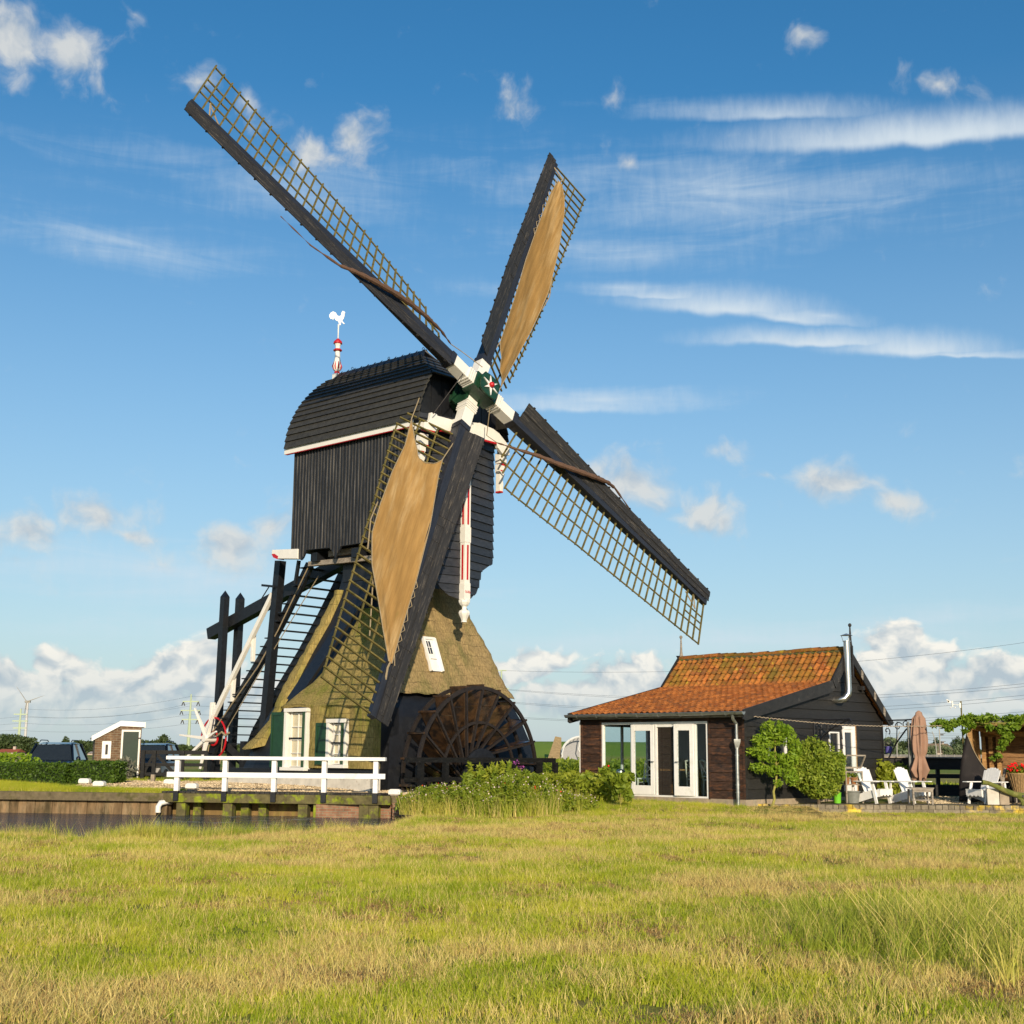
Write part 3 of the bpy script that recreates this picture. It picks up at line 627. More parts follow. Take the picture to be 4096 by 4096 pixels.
mb = MB(); mb.beam(fs(a + .12, 4.55, .17), fs(b - .12, 4.55, .17), .015); mb.build('vent_slot', M['greywood'], f)

# ---- body (the turning box): side walls with battens, bowed lap-boarded front
U0, U1, W_, ZB, ZT = -2.95, 2.98, 1.85, 8.12, 11.86
mb = MB()
low = [(U0, 8.42), (-2.55, 8.12), (-2.42, 8.02), (-2.30, 8.10), (-2.15, 8.34), (-.95, 8.30), (-.80, 8.16), (-.66, 7.92), (-.52, 8.12), (-.38, 8.30), (.9, 8.30), (1.05, 8.1), (1.3, 8.0), (U1, 8.0)]
for sgn in (-1, 1):
    poly = [(u_, sgn * W_, z) for u_, z in low] + [(U1, sgn * W_, ZT), (U0, sgn * W_, ZT)]
    mb.prism(poly, (0, -sgn * .06, 0))
mb.box((U0, -W_ + .06, 8.42), (U0 + .06, W_ - .06, ZT)); mb.box((U0 + .06, -W_ + .06, 8.36), (U1, W_ - .06, 8.44))
body = mb.build('body', M['tarv'], mill)
mb = MB(); k = 0; u_ = U0 + .03
while u_ < U1 - .05:
    zl = interp(u_, [p[0] for p in low], [p[1] for p in low]); mb.box((u_ - .018, -W_ - .028, zl + .01), (u_ + .018, -W_ - .001, ZT)); u_ += .158
mb.build('battens', M['batten'], body)
UC = 3.40
BV = [-1.86, -1.80, -1.50, -1.16, -1.05, -.95, -.80, -.5, -.15]; BZ = [7.95, 7.80, 7.66, 7.50, 7.20, 6.90, 6.72, 6.52, 6.44]
mb = MB()
for sgn in (-1, 1):
    d = Vector((U1 - UC, sgn * 1.86, 0)); ln = d.length; X = d / ln; n_ = Vector((1.86 * 1, -(U1 - UC) * sgn, 0)).normalized()
    if n_.x < 0: n_ = -n_
    poly = [(0, 12.3), (0, 6.44)] + [(abs(v_) / 1.86 * ln, z_) for v_, z_ in zip(BV[::-1], BZ[::-1])] + [(ln, 12.3)]
    lapwall(mb, (UC, 0, 0), X, n_, poly, .275, proud=.045, z0=6.36)
    # back side, closes the apron
mb.build('front_apron', M['lap'], mill)
# underframe: stone beams, post head and braces
mb = MB()
mb.box((-1.0, -1.2, 7.22), (1.4, 1.2, 7.86)); mb.beam((-2.6, -1.1, 8.2), (2.9, -1.1, 8.2), .35, .35); mb.beam((-2.6, 1.1, 8.2), (2.9, 1.1, 8.2), .35, .35)
mb.beam((-1.9, -1.7, 8.1), (-1.9, 1.7, 8.1), .3, .3); mb.beam((.2, -1.75, 8.05), (.2, 1.75, 8.05), .35, .3)
mb.build('underframe', M['tar'], mill)
mb = MB(); mb.beam((-2.4, -1.45, 7.93), (1.4, -1.45, 7.83), .2, .16); mb.beam((-1.5, -1.35, 8.2), (1.9, -1.35, 8.2), .16, .2); mb.build('bare_beam', M['greywood'], mill)
# steep black boards in the valley between strip and dormer
mb = MB(); mb.beam((.62, -1.42, 7.0), (-1.15, -3.05, 3.2), .62, .10, up=(-.1, -1, .42)); mb.build('valley_boards', M['tar'], mill)

# ---- cap
prof = [(2.10, 11.95), (2.07, 12.30), (1.97, 12.68), (1.82, 13.05), (1.63, 13.42), (1.38, 13.78), (1.08, 14.12), (.74, 14.44), (.38, 14.72), (0, 14.90)]
prof2 = []
for (a, b) in zip(prof[:-1], prof[1:]): prof2 += [a]
prof2 += [prof[-1]]
mb = MB(); mi_ = MB()
def umax(z): return 3.42 if z < 13.6 else 3.42 - (z - 13.6) * 1.5
for sgn in (-1, 1):
    n_ = 13
    zsl = np.linspace(11.95, 14.82, n_ + 1)
    L_ = [0]; 
    pv = [p[0] for p in prof][::-1]; pz = [p[1] for p in prof]
    def vat(z): return interp(z, [p[1] for p in prof], [p[0] for p in prof])
    # equal arc-length boards
    zz = np.linspace(11.95, 14.82, 200); vv_ = np.array([vat(z) for z in zz]); al = np.concatenate([[0], np.cumsum(np.hypot(np.diff(zz), np.diff(vv_)))])
    zb = np.interp(np.linspace(0, al[-1], 16), al, zz)
    for a, b in zip(zb[:-1], zb[1:]):
        va, vb = vat(a), vat(b); d = Vector((0, vb - va, b - a)).normalized(); nr = Vector((0, d.z, -d.y)); 
        lo_ = .055; hi_ = .006
        A = [(-3.2, sgn * (va + nr.y * lo_), a + nr.z * lo_), (umax(a), sgn * (va + nr.y * lo_), a + nr.z * lo_), (umax(b), sgn * (vb + nr.y * hi_), b + nr.z * hi_), (-3.2, sgn * (vb + nr.y * hi_), b + nr.z * hi_)]
        B_ = [(p[0], p[1] - sgn * nr.y * .05 - (0), p[2] - nr.z * .05) for p in A]
        B_ = [(p[0], sgn * (abs(p[1]) - .05 * nr.y), p[2] - .05 * nr.z) for p in A]
        mb.add(A + B_, [(0, 1, 2, 3), (7, 6, 5, 4), (0, 4, 5, 1), (1, 5, 6, 2), (2, 6, 7, 3), (3, 7, 4, 0)])
cap = mb.build('cap', M['capb'], mill)
# steep ridge shingles with little crossing laths
mb = MB()
for sgn in (-1, 1):
    A = [(-2.9, sgn * .40, 14.72), (1.75, sgn * .40, 14.72), (1.50, 0, 15.08), (-2.9, 0, 15.08)]
    B_ = [(p[0], p[1] * .8, p[2] - .06) for p in A]; mb.add(A + B_, [(0, 1, 2, 3), (7, 6, 5, 4), (0, 4, 5, 1), (1, 5, 6, 2), (2, 6, 7, 3), (3, 7, 4, 0)])
    for k in range(13): mb.beam((-2.7 + k * .35, sgn * .41, 14.73), (-2.7 + k * .35, sgn * .03, 15.10), .03, .02)
mb.build('ridge_shingles', M['tar'], cap)
mb = MB()
for u_ in (-2.2, -.3, 1.4):
    mb = MB(); mb.tube([(u_ + .05 * math.cos(t), 0, 15.13 + .05 * math.sin(t)) for t in [2 * math.pi * i / 10 for i in range(11)]], .010, 5); mb.build('ridge_eye', M['ironb'], cap)
# hipped front of the cap and recessed gable
mb = MB(); zs_ = np.linspace(13.6, 14.8, 6)
for a, b in zip(zs_[:-1], zs_[1:]):
    va, vb = vat(a), vat(b); ua, ub = umax(a), umax(b)
    A = [(ua + .05, -va, a), (ua + .05, va, a), (ub, vb, b), (ub, -vb, b)]; B_ = [(p[0] - .08, p[1], p[2] - .02) for p in A]
    mb.add(A + B_, [(0, 1, 2, 3), (7, 6, 5, 4), (0, 4, 5, 1), (1, 5, 6, 2), (2, 6, 7, 3), (3, 7, 4, 0)])
mb.build('front_hip', M['capb'], cap)
mb = MB()
for k in range(16):
    v0 = -1.9 + k * .2375; v1 = v0 + .225; zt = lambda v: interp(abs(v), [p[0] for p in prof][::-1], [p[1] for p in prof][::-1]) - .05
    mb.prism([(3.0, v0, 11.9), (3.0, v1, 11.9), (3.0, v1, min(zt(v1), 13.9)), (3.0, v0, min(zt(v0), 13.9))], (.03 + .012 * (k % 2), 0, 0))
mb.build('gable', M['tar'], cap); mb = MB(); mb.prism([(-2.98, v, z) for v, z in [(-p[0] + .06, p[1]) for p in prof] + [(p[0] - .06, p[1]) for p in prof[::-1][1:]]], (.05, 0, 0))
mb.build('gable', M['tar'], cap)
# white eaves board with its red line
mb = MB(); mb.box((-3.28, -2.06, 11.77), (3.02, -1.92, 12.02)); mb.box((-3.28, 1.92, 11.77), (3.02, 2.06, 12.02)); ev = mb.build('eaves_board', M['white'], mill, bevel=.01)
mb = MB(); mb.box((-3.2, -2.05, 11.752), (3.0, -1.97, 11.77)); mb.build('red_line', M['red'], ev)
# white baard (front beam)
mb = MB()
for q_ in ([(-1.98, 11.62), (-1.98, 11.84), (-1.84, 11.86), (-1.74, 11.98), (-1.70, 12.20), (-1.45, 12.20), (-1.42, 12.15), (-.7, 12.15), (-.66, 12.19), (-.1, 12.19), (-.1, 11.74), (-1.3, 11.74), (-1.5, 11.62)],
          [(-.1, 12.22), (.5, 12.28), (.52, 12.30), (1.2, 12.22), (1.5, 12.12), (1.85, 11.88), (2.02, 11.72), (2.02, 11.46), (1.66, 11.46), (1.45, 11.62), (1.35, 11.78), (-.1, 11.78)]): mb.prism([(3.44, a_, b_) for a_, b_ in q_], (.13, 0, 0))
mb.box((3.1, -1.98, 11.66), (3.44, -1.84, 11.86)); mb.box((3.1, 1.9, 11.5), (3.44, 2.02, 11.75)); mb.box((3.40, -.28, 11.50), (3.60, .02, 11.78)); mb.box((3.40, .24, 11.52), (3.60, .50, 11.74))
ba = mb.build('front_beam', M['white'], mill, bevel=.012)
mb = MB(); mb.box((3.46, -1.22, 11.68), (3.585, -.38, 11.735)); mb.build('red_line', M['red'], ba); mb = MB(); mb.box((3.46, .55, 11.72), (3.585, 1.36, 11.775)); mb.build('red_line', M['red'], ba); mb = MB(); mb.box((3.44, -2.0, 11.57), (3.585, -1.55, 11.615)); mb.build('red_line', M['red'], ba)
for sgn, v0 in ((1, 1.74), (-1, -1.96)):
    mb = MB(); u_ = 3.02
    for (z0, z1, w0) in ((11.16, 11.50, .34), (10.93, 11.13, .24), (10.84, 10.93, .20)): mb.box((u_ + .2, v0 - .06, z0), (u_ + .42, v0 - .06 + w0, z1))
    mb.prism([(u_ + .2, v0 - .02, 10.22), (u_ + .2, v0 + .12, 10.22), (u_ + .2, v0 + .15, 10.45), (u_ + .2, v0 + .12, 10.6), (u_ + .2, v0 + .22, 10.84), (u_ + .2, v0 - .02, 10.84)], (.2, 0, 0))
    br = mb.build('corner_bracket', M['white'], mill, bevel=.01)
    for bx_ in (((u_ + .25, v0 + .02, 11.10), (u_ + .43, v0 + .29, 11.16)), ((u_ + .22, v0 - .03, 10.89), (u_ + .43, v0 + .10, 10.93)), ((u_ + .19, v0 - .02, 10.17), (u_ + .41, v0 + .12, 10.22))): mb = MB(); mb.box(*bx_); mb.build('red_line', M['red'], br)
# centre post with pendant
PC = Vector((3.52, -.02, 0))
mb = MB(); mb.box((3.40, -.13, 6.42), (3.62, .11, 11.95))
for z0, z1 in ((8.25, 8.75), (6.42, 6.95)): mb.box((3.39, -.145, z0), (3.635, .125, z1))
pr = [(.12, -.46), (.10, -.42), (.13, -.34), (.20, -.22), (.225, -.15), (.19, -.08), (.09, -.03), (.09, .06), (.17, .12), (.22, .2), (.23, .27), (.18, .29), (.15, .31)]
mb.lathe([(r * .86, z * .95) for r, z in pr], (3.51, -.02, 6.14), 8, ph=R(22.5))
post = mb.build('centre_post', M['white'], mill, bevel=.008)
mb = MB()
for z0, z1 in ((7.05, 8.17), (8.83, 10.1)):
    for bx_ in (((3.62, -.045, z0), (3.628, .03, z1)), ((3.48, -.138, z0), (3.55, -.130, z1)), ((3.48, .11, z0), (3.55, .118, z1))): mb = MB(); mb.box(*bx_); mb.build('red_stripe', M['red'], post)
def text_obj(s, size, name, mt, parent, loc, rot, ex=.004):
    cu = bpy.data.curves.new(name, 'FONT'); cu.body = s; cu.size = size; cu.extrude = ex; cu.align_x = 'CENTER'
    o = bpy.data.objects.new(name, cu); C.objects.link(o); o.data.materials.append(mt); me = bpy.data.meshes.new_from_object(o); bpy.data.objects.remove(o); o = bpy.data.objects.new(name, me); C.objects.link(o); o.parent = parent; o.location = loc; o.rotation_euler = rot; return o
text_obj('1646', .13, 'year_number', M['red'], post, (3.638, -.01, 6.62), (R(90), 0, R(90)))
# hub: iron poll end with crossing sockets, round green face with white star
TILT = 10.5
Nn = Vector((math.cos(R(TILT)), 0, math.sin(R(TILT)))); TX = Vector((0, 1, 0)); TZ = Vector((-math.sin(R(TILT)), 0, math.cos(R(TILT))))
HA = Vector((4.08, 0, 13.19)); HB = HA - Nn * .41
hubm = Matrix((( TX.x, TZ.x, Nn.x), (TX.y, TZ.y, Nn.y), (TX.z, TZ.z, Nn.z)))
def loc2(p, q, d, base=HA): return base + TX * p + TZ * q + Nn * d
PH = 151.0
def rot2(p, q, ang): c, s_ = math.cos(R(ang)), math.sin(R(ang)); return (c * p - s_ * q, s_ * p + c * q)
def hbox(mb, a, b, ang, base=HA):
    vs = []
    for z in (a[2], b[2]):
        for x, y in ((a[0], a[1]), (b[0], a[1]), (b[0], b[1]), (a[0], b[1])):
            p, q = rot2(x, y, ang); vs.append(loc2(p, q, z, base))
    mb.add(vs, [(0, 3, 2, 1), (4, 5, 6, 7), (0, 1, 5, 4), (1, 2, 6, 5), (2, 3, 7, 6), (3, 0, 4, 7)])
mb = MB(); hbox(mb, (-.29, -.29, -1.05), (.29, .29, .40), PH); hbox(mb, (-.52, -.30, -.26), (.52, .30, .30), PH); hbox(mb, (-.52, -.30, -.73), (.52, .30, -.22), PH + 90)
hbox(mb, (-.46, -.46, -.80), (.46, .46, -.72), PH); hbox(mb, (-.33, -.33, .26), (.33, .33, .33), PH)
# bulged square face plate
pl = []
for k in range(4):
    for j in range(8):
        t = -1 + 2 * j / 8; b_ = .33 + .08 * (1 - t * t); p, q = rot2(b_, t * .37, PH + 90 * k); pl.append(loc2(p, q, .38))
mb.prism(pl, Nn * .07)
# conical shaft to the gable
mb.tube([loc2(0, 0, -.9), loc2(0, 0, -1.9)], [.36, .42], 12)
hub = mb.build('hub', M['polegreen'], mill, bevel=.015)
mb = MB()
for k in range(6):
    a = 60 * k + 20; tip = rot2(.36, 0, a); l = rot2(.06, .05, a); r_ = rot2(.06, -.05, a)
    mb.prism([loc2(0, 0, .452), loc2(*l, .452), loc2(*tip, .452), loc2(*r_, .452)], Nn * .03)
mb.build('star', M['whiteb'], hub)
mb = MB(); mb.lathe([(.001, -.0), (.09, .0), (.10, .04), (.07, .10), (.001, .13)], loc2(0, 0, .48), 16, ax=hubm.to_3x3()); mb.build('boss', M['red'], hub, smooth=True)

# ---- sails
def sail(ang, base, label, cloth, roll, bend=.2, reach=12.6):
    X = TX * math.cos(R(ang)) + TZ * math.sin(R(ang)); Y = TX * math.sin(R(ang)) - TZ * math.cos(R(ang)); Z = -Nn
    X = (X + Nn * bend / 12.6).normalized() * (reach / 12.72)
    Mx = Matrix(((X.x, Y.x, Z.x, base.x), (X.y, Y.y, Z.y, base.y), (X.z, Y.z, Z.z, base.z), (0, 0, 0, 1)))
    tw = lambda r: R(interp(r, [1.9, 6, 12.7], [24, 11, -1]))
    lp = lambda r, y, o=0.0: Vector((r, math.cos(tw(r)) * y + math.sin(tw(r)) * -o * 1, math.sin(tw(r)) * y + math.cos(tw(r)) * o))
    mb = MB(); mb.beam((1.48, 0, 0), (12.72, 0, .0), .40, .38, w2=.20, h2=.18, up=(0, 0, 1)); mb.beam((1.46, 0, 0), (1.66, 0, 0), .45, .43)
    st = mb.build('sail', M['stock'], mill, bevel=.012); st.matrix_local = Mx; st['label'] = label
    mb = MB(); mb.beam((.3, 0, 0), (1.50, 0, 0), .41, .39)
    for k in range(4):
        mb.beam((.50 + .09 * k, 0, 0), (.56 + .09 * k, 0, 0), .50 - .02 * (k % 2), .48)
    mb.build('white_root', M['white'], st, bevel=.01)
    # lattice: bars through the stock and three hemlaths
    mb = MB(); K = 33
    def wid(r): return interp(r, [2, 3, 12.7], [1.92, 1.98, 1.86])
    for k in range(K):
        r = 1.99 + .333 * k; y1 = wid(r) + .06
        if k == 0: y1 *= .62 if not cloth else .9
        if k == 1: y1 *= .82 if not cloth else .98
        mb.beam(lp(r, -.16), lp(r + .0, y1), .045, .055, up=(0, 0, 1))
    for fr, k0, k1 in ((.36, 0, 32), (.68, 0, 32), (1.0, 2, 32), (.85, 29, 32)):
        if fr == .85: fr = .52
        pts = [lp(1.99 + .333 * k, wid(1.99 + .333 * k) * fr, .03) for k in range(k0, k1 + 1)]
        if fr == .52: pts = pts
        for a, b in zip(pts[:-1], pts[1:]): mb.beam(a, b, .045, .035, up=(0, 0, 1))
    mb.build('lattice', M['lath'], st)
    # leading boards, lapped in four lengths
    mb = MB(); segs = [(1.72, 5.4), (5.36, 7.9), (7.86, 10.3), (10.26, 12.75)]
    for i, (a, b) in enumerate(segs):
        n = 6
        for w0, w1, dz in ((-.14, -.52, 0), (-.50, -.92, -.025)):
            tp_ = lambda r: interp(r, [1.7, 6, 12.75], [.88, .74, .54])
            rows = [[lp(a + (b - a) * j / n, wv_ * tp_(a + (b - a) * j / n), -.15 + dz + .012 * (i % 2)) for j in range(n + 1)] for wv_ in (w0, w1)]
            rows2 = [[p + Vector((0, 0, .03)) for p in r] for r in rows]
            mb.grid([rows[0], rows[1], rows2[1], rows2[0], rows[0]]); mb.grid([[r[0] for r in rows], [r[0] for r in rows2]]); mb.grid([[r[-1] for r in rows], [r[-1] for r in rows2]])
    for k in range(18):
        r = 2.0 + .62 * k; tp = interp(r, [1.7, 6, 12.75], [.88, .74, .54]); mb.beam(lp(r, -.12, -.13), lp(r, -.94 * tp, -.13), .05, .04)
        mb.beam(lp(r, -.91 * tp, -.17), lp(r, -.955 * tp, -.17), .07, .05)
    mb.build('windboard', M['board'], st)
    if cloth:
        mb = MB(); na, nb = 16, 44; rows = []; r_end = cloth['end']; sh = cloth['shift']
        for a_ in range(na + 1):
            a = a_ / na; row = []
            rt = interp(a, [0, .15, .4, .6, .8, 1.0], cloth['top'])
            for b_ in range(nb + 1):
                b = b_ / nb; r = rt + (r_end - rt) * b
                yl = interp(r, cloth['lr'], cloth['ly']); yr = interp(r, cloth['rr'], cloth['ry'])
                if r > r_end - .8: pass
                y = yr + (yl - yr) * a
                sag = .07 * math.sin(math.pi * a) * math.sin(math.pi * min(1, b * 1.05)) + .03 * math.sin(r * 1.7 + a * 7) * math.sin(math.pi * a) + .012 * math.sin(a * 31 + r * .6) * math.sin(math.pi * a) + .025 * math.sin(a * 14) * math.exp(-b * 4)
                row.append(lp(r, y, -.17 + sag * .9))
            rows.append(row)
        mb.grid(rows); rows2 = [[p + Vector((0, 0, .012)) for p in r] for r in rows]; mb.grid(rows2)
        mb.build('sailcloth', M['canvas'], st, smooth=True, recalc=False)
        mb = MB(); e0 = [rows[0][j] for j in range(0, nb + 1)]; e1 = [rows[-1][j] for j in range(0, nb + 1)]; tp = [rows[i][0] for i in range(na + 1)]
        for e in (e0, e1, tp): mb.tube([p + Vector((0, 0, -.01)) for p in e], .016, 5)
        ap = rows[-1][0]; mb.tube([ap, ap + Vector(cloth['chain'])], .018, 5)
        en = rows[na // 2][nb]; mb.tube([en, en + Vector((.2, .03, 0)), lp(r_end + .5, -.02, -.08)], .03, 6)
        z = [e0[int(j)] + Vector((0, -.12 * (i % 2), 0)) for i, j in enumerate(np.linspace(nb * .62, nb, 16))]; mb.tube(z, .014, 4)
        mb.tube([rows[0][0], lp(rows[0][0].x - .9, .12, -.16)], .018, 5)
        mb.tube([lp(6.2, 1.86, -.05), lp(7.0, 1.93, -.1), lp(8.0, 1.72, -.05)], .02, 5); mb.tube([lp(8, 1.4, .05), lp(10.5, .8, .05)], .02, 5)
        mb.build('rope', M['rope'], st)
    else:
        mb = MB(); pts = [lp(*p) for p in roll]; k = len(pts); P2 = []
        for i in range(k - 1):
            for t in range(5): P2.append(pts[i].lerp(pts[i + 1], t / 5))
        P2.append(pts[-1]); n2_ = len(P2)
        mb.tube(P2, [.015 + .075 * math.sin(math.pi * min(1, (i / n2_) * 1.15)) + .012 * math.sin(i * 2.1) for i in range(n2_)], 8)
        mb.build('rolled_sailcloth', M['roll'], st, smooth=True)
        mb = MB(); mb.tube([pts[0], pts[0] + Vector((-.5, .1, -.02)), Vector((.4, .6, -.25))], .015, 5); mb.tube([lp(11.6, .2, .05), lp(12.0, .45, .02), lp(12.2, .6, 0), lp(12.0, .1, .0)], .025, 5); mb.build('rope', M['rope'], st)
    return st
rollA = [(1.5, 1.0, -.1), (2.2, .75, -.25), (3.0, .45, -.32), (3.8, .2, -.34), (4.6, -.1, -.34), (5.4, -.42, -.32), (6.1, -.70, -.28), (6.6, -.84, -.16), (7.6, -.83, .02), (8.8, -.74, .06)]
sail(PH - 1, HA, 'sail at the upper left with its canvas rolled up', None, rollA, .25, 12.5)
sail(PH + 180, HA, 'sail at the lower right with its canvas rolled up', None, rollA)
cl1 = dict(chain=(-2.46, -.05, 0), end=11.0, shift=0, top=[3.35, 3.62, 3.85, 3.75, 3.2, 2.35], lr=[2.5, 3.5, 4.9, 6.3, 7.5, 8.5, 9.5, 10.2, 11.0], ly=[1.62, 1.58, 1.74, 1.82, 1.80, 1.52, .98, .60, .12], rr=[2.5, 4, 6, 8, 10, 11], ry=[.34, .30, .10, .02, .02, .0])
cl2 = dict(chain=(-.9, -.1, 0), end=11.9, shift=0, top=[2.9, 2.7, 2.4, 2.2, 2.0, 1.8], lr=[1.8, 4.8, 7, 9, 10.9, 11.5, 11.9], ly=[1.40, 1.66, 1.72, 1.45, 1.05, .80, .5], rr=[1.8, 3, 5, 7, 9, 11, 11.9], ry=[.34, .30, .22, .10, .10, .16, .30])
sail(PH + 88.7, HB, 'lowest sail with its ochre canvas spread', cl1, None, .9, 12.5)
sail(PH - 90, HB, 'upright sail with its ochre canvas spread', cl2, None, .9, 12.35)

# ---- roof finial with weathercock
FU = -3.03
mb = MB(); mb.lathe([(.17, 14.72), (.17, 15.06), (.15, 15.09)], (FU, 0, 0), 4, ph=R(45))
mb.lathe([(.075, 15.09), (.075, 15.17), (.13, 15.22), (.175, 15.34), (.14, 15.5), (.10, 15.68), (.09, 15.92), (.08, 15.94)], (FU, 0, 0), 8)
mb.lathe([(.085, 16.0), (.09, 16.12), (.13, 16.22), (.12, 16.23)], (FU, 0, 0), 8); fin = mb.build('roof_finial', M['white'], mill, bevel=.005)
mb = MB(); mb.lathe([(.10, 15.09), (.10, 15.17)], (FU, 0, 0), 8); mb.lathe([(.10, 15.93), (.155, 15.95), (.165, 15.98), (.10, 16.03)], (FU, 0, 0), 12); mb.lathe([(.165, 16.22), (.15, 16.30), (.05, 16.40), (.01, 16.43)], (FU, 0, 0), 12)
for k in range(8):
    a = 2 * math.pi * k / 8 + .39; c_, s_ = math.cos(a), math.sin(a); mb.tube([(FU + c_ * .13, s_ * .13, 15.24), (FU + c_ * .165, s_ * .165, 15.36), (FU + c_ * .12, s_ * .12, 15.54)], [.02, .03, .006], 5)
mb.build('red_trim', M['red'], fin)
mb = MB(); mb.tube([(FU, 0, 16.4), (FU, 0, 16.95)], [.018, .03], 6); mb.build('rod', M['white'], fin)
cock = [(-.33, .10), (-.27, .02), (-.22, .06), (-.20, -.02), (-.16, .08), (-.10, -.01), (0, -.06), (.04, -.2), (.09, -.2), (.10, -.07), (.20, -.16), (.24, -.15), (.14, -.03), (.19, .06), (.22, .16), (.21, .26), (.25, .25), (.20, .33), (.14, .34), (.10, .27), (.09, .17), (.03, .14), (-.05, .17), (-.10, .27), (-.20, .32), (-.29, .27), (-.34, .17)]
mb = MB(); dz = 17.12; dx_, dy_ = math.cos(R(42)), math.sin(R(42)); mb.prism([(FU + dx_ * x - .012 * dy_, dy_ * x, dz + z) for x, z in cock], (.03 * dy_, -.03 * dx_, 0)); mb.build('weathercock', M['whiteb'], fin)

# ---- stairs, tail pole and winding gear at the back
mb = MB()
def curve(pts, v_): return [Vector((a, v_, b)) for a, b in pts]
nearp = curve([(-2.3, 8.3), (-3.2, 8.05), (-3.7, 7.35), (-4.5, 6.3), (-5.45, 5.15), (-5.95, 4.6), (-7.1, 3.35), (-7.95, 2.35), (-8.4, 1.5), (-8.5, .7)], -.80)
farp = curve([(-2.3, 8.3), (-3.2, 8.05), (-3.7, 7.35), (-4.5, 6.3), (-5.45, 5.15), (-5.95, 4.6), (-7.1, 3.35), (-7.95, 2.35), (-8.4, 1.5), (-8.5, .7)], .80)
for pp in (nearp, farp):
    for a, b in zip(pp[1:-1], pp[2:]): mb.beam(a, b, .14, .34, up=(1, 0, .6))
st = mb.build('stairs', M['tar'], mill)
pl_ = [Vector(p) for p in nearp[1:]]; ls = [0]
for a, b in zip(pl_[:-1], pl_[1:]): ls.append(ls[-1] + (b - a).length)
for k in range(23):
    t = .15 + ls[-2] * k / 22 * .97; i = max(j for j in range(len(ls)) if ls[j] <= t); i = min(i, len(pl_) - 2); p = pl_[i].lerp(pl_[i + 1], (t - ls[i]) / (ls[i + 1] - ls[i]))
    m_ = MB(); m_.box((p.x - .13, -1.08, p.z - .02), (p.x + .10, .86, p.z + .02)); m_.build('tread', M['tar'], st)
mb = MB(); mb.beam((-2.2, -.05, 8.2), (-9.85, -.05, 6.05), .36, .42); mb.build('tail_beam', M['tar'], mill)
for v_, ub in ((-.42, -8.55), (.33, -8.62)):
    mb = MB(); mb.beam((ub, v_, 7.35), (ub - .12, v_, .55), .24, .26); mb.add([(ub - .12, v_ - .13, 7.35), (ub + .12, v_ - .13, 7.35), (ub + .12, v_ + .13, 7.35), (ub - .12, v_ + .13, 7.35), (ub, v_, 7.6)], [(0, 1, 4), (1, 2, 4), (2, 3, 4), (3, 0, 4), (3, 2, 1, 0)])
    mb.build('tail_post', M['tar'], mill)
mb = MB(); mb.beam((-4.65, -.95, 8.3), (-5.3, -.95, .9), .28, .30); mb.beam((-2.95, -1.5, 8.1), (-3.1, -1.5, 7.3), .1); mb.build('tail_strut', M['tar'], mill)
mb = MB(); mb.beam((-4.55, -1.25, 7.35), (-5.25, -1.25, 7.45), .08, .08); mb.beam((-4.9, -1.2, 7.4), (-5.4, -1.2, 6.9), .03); mb.build('cleat', M['tar'], mill)
mb = MB(); mb.prism([(-3.95, -1.9, 8.52), (-2.55, -1.9, 8.42), (-2.55, -1.9, 8.08), (-3.6, -1.9, 8.18), (-3.85, -1.9, 8.26), (-3.95, -1.9, 8.36)], (0, .28, 0)); rb = mb.build('rear_beam', M['white'], mill, bevel=.01)
mb = MB(); mb.prism([(-3.955, -1.903, 8.37), (-3.85, -1.903, 8.24), (-3.62, -1.903, 8.16), (-3.58, -1.903, 8.26), (-3.8, -1.903, 8.37)], (0, .287, 0)); mb.build('red_tip', M['red'], rb)
mb = MB(); mb.beam((-4.95, -1.0, 7.15), (-8.5, -1.0, 2.35), .15, .15); mb.beam((-6.05, -.92, 5.8), (-6.05, -.92, 4.8), .14, .12); mb.beam((-7.1, -.92, 4.5), (-7.15, -.92, 3.4), .14, .12); mb.beam((-8.2, -1.0, 3.4), (-8.25, -1.0, 1.9), .16, .14); mb.beam((-8.05, -1.02, 3.3), (-8.1, -1.02, 2.6), .1)
mb.build('white_brace', M['white'], mill, bevel=.01)
# winding capstan: white spokes and red rim
WC = Vector((-8.1, -1.25, 2.1))
mb = MB()
for k, a in enumerate((120, 175, 215, 262, 62, 20)):
    l = (1.25, 1.45, 1.5, 1.1, .95, .7)[k]; d = Vector((math.cos(R(a)), -.12, math.sin(R(a)))); mb.beam(WC, WC + d * l, .15, .13, w2=.07, h2=.06)
mb.tube([WC + Vector((0, -.15, 0)), WC + Vector((0, .5, 0))], .14, 10)
wd = mb.build('winding_capstan', M['white'], mill, bevel=.01)
mb = MB()
for r_, v_, th in ((.74, -1.0, .035), (.24, -1.0, .04)):
    mb.tube([(WC.x + .05 + r_ * math.cos(t), v_, WC.z + r_ * math.sin(t)) for t in [2 * math.pi * i / 36 for i in range(37)]], th, 6)
mb.build('red_rim', M['red'], wd, smooth=True)
mb = MB(); mb.tube([(-3.0, -.95, 8.1), (-4.6, -1.0, 5.8), (-5.6, -1.02, 4.6), (-7.0, -1.05, 3.3), (-8.2, -1.05, 2.2), (-8.4, -1.05, .7)], .022, 5); mb.tube([(-2.6, -.9, 7.6), (-5.4, -1.0, 4.5), (-7.5, -1.0, 2.2), (-7.6, -1.0, 1.2)], .016, 5); mb.tube([(-7.7, -1.1, 2.2), (-7.4, -1.12, 2.32), (-7.2, -1.1, 2.2), (-7.0, -1.1, 2.3)], .04, 6)
mb.build('tackle_rope', M['rope'], mill)
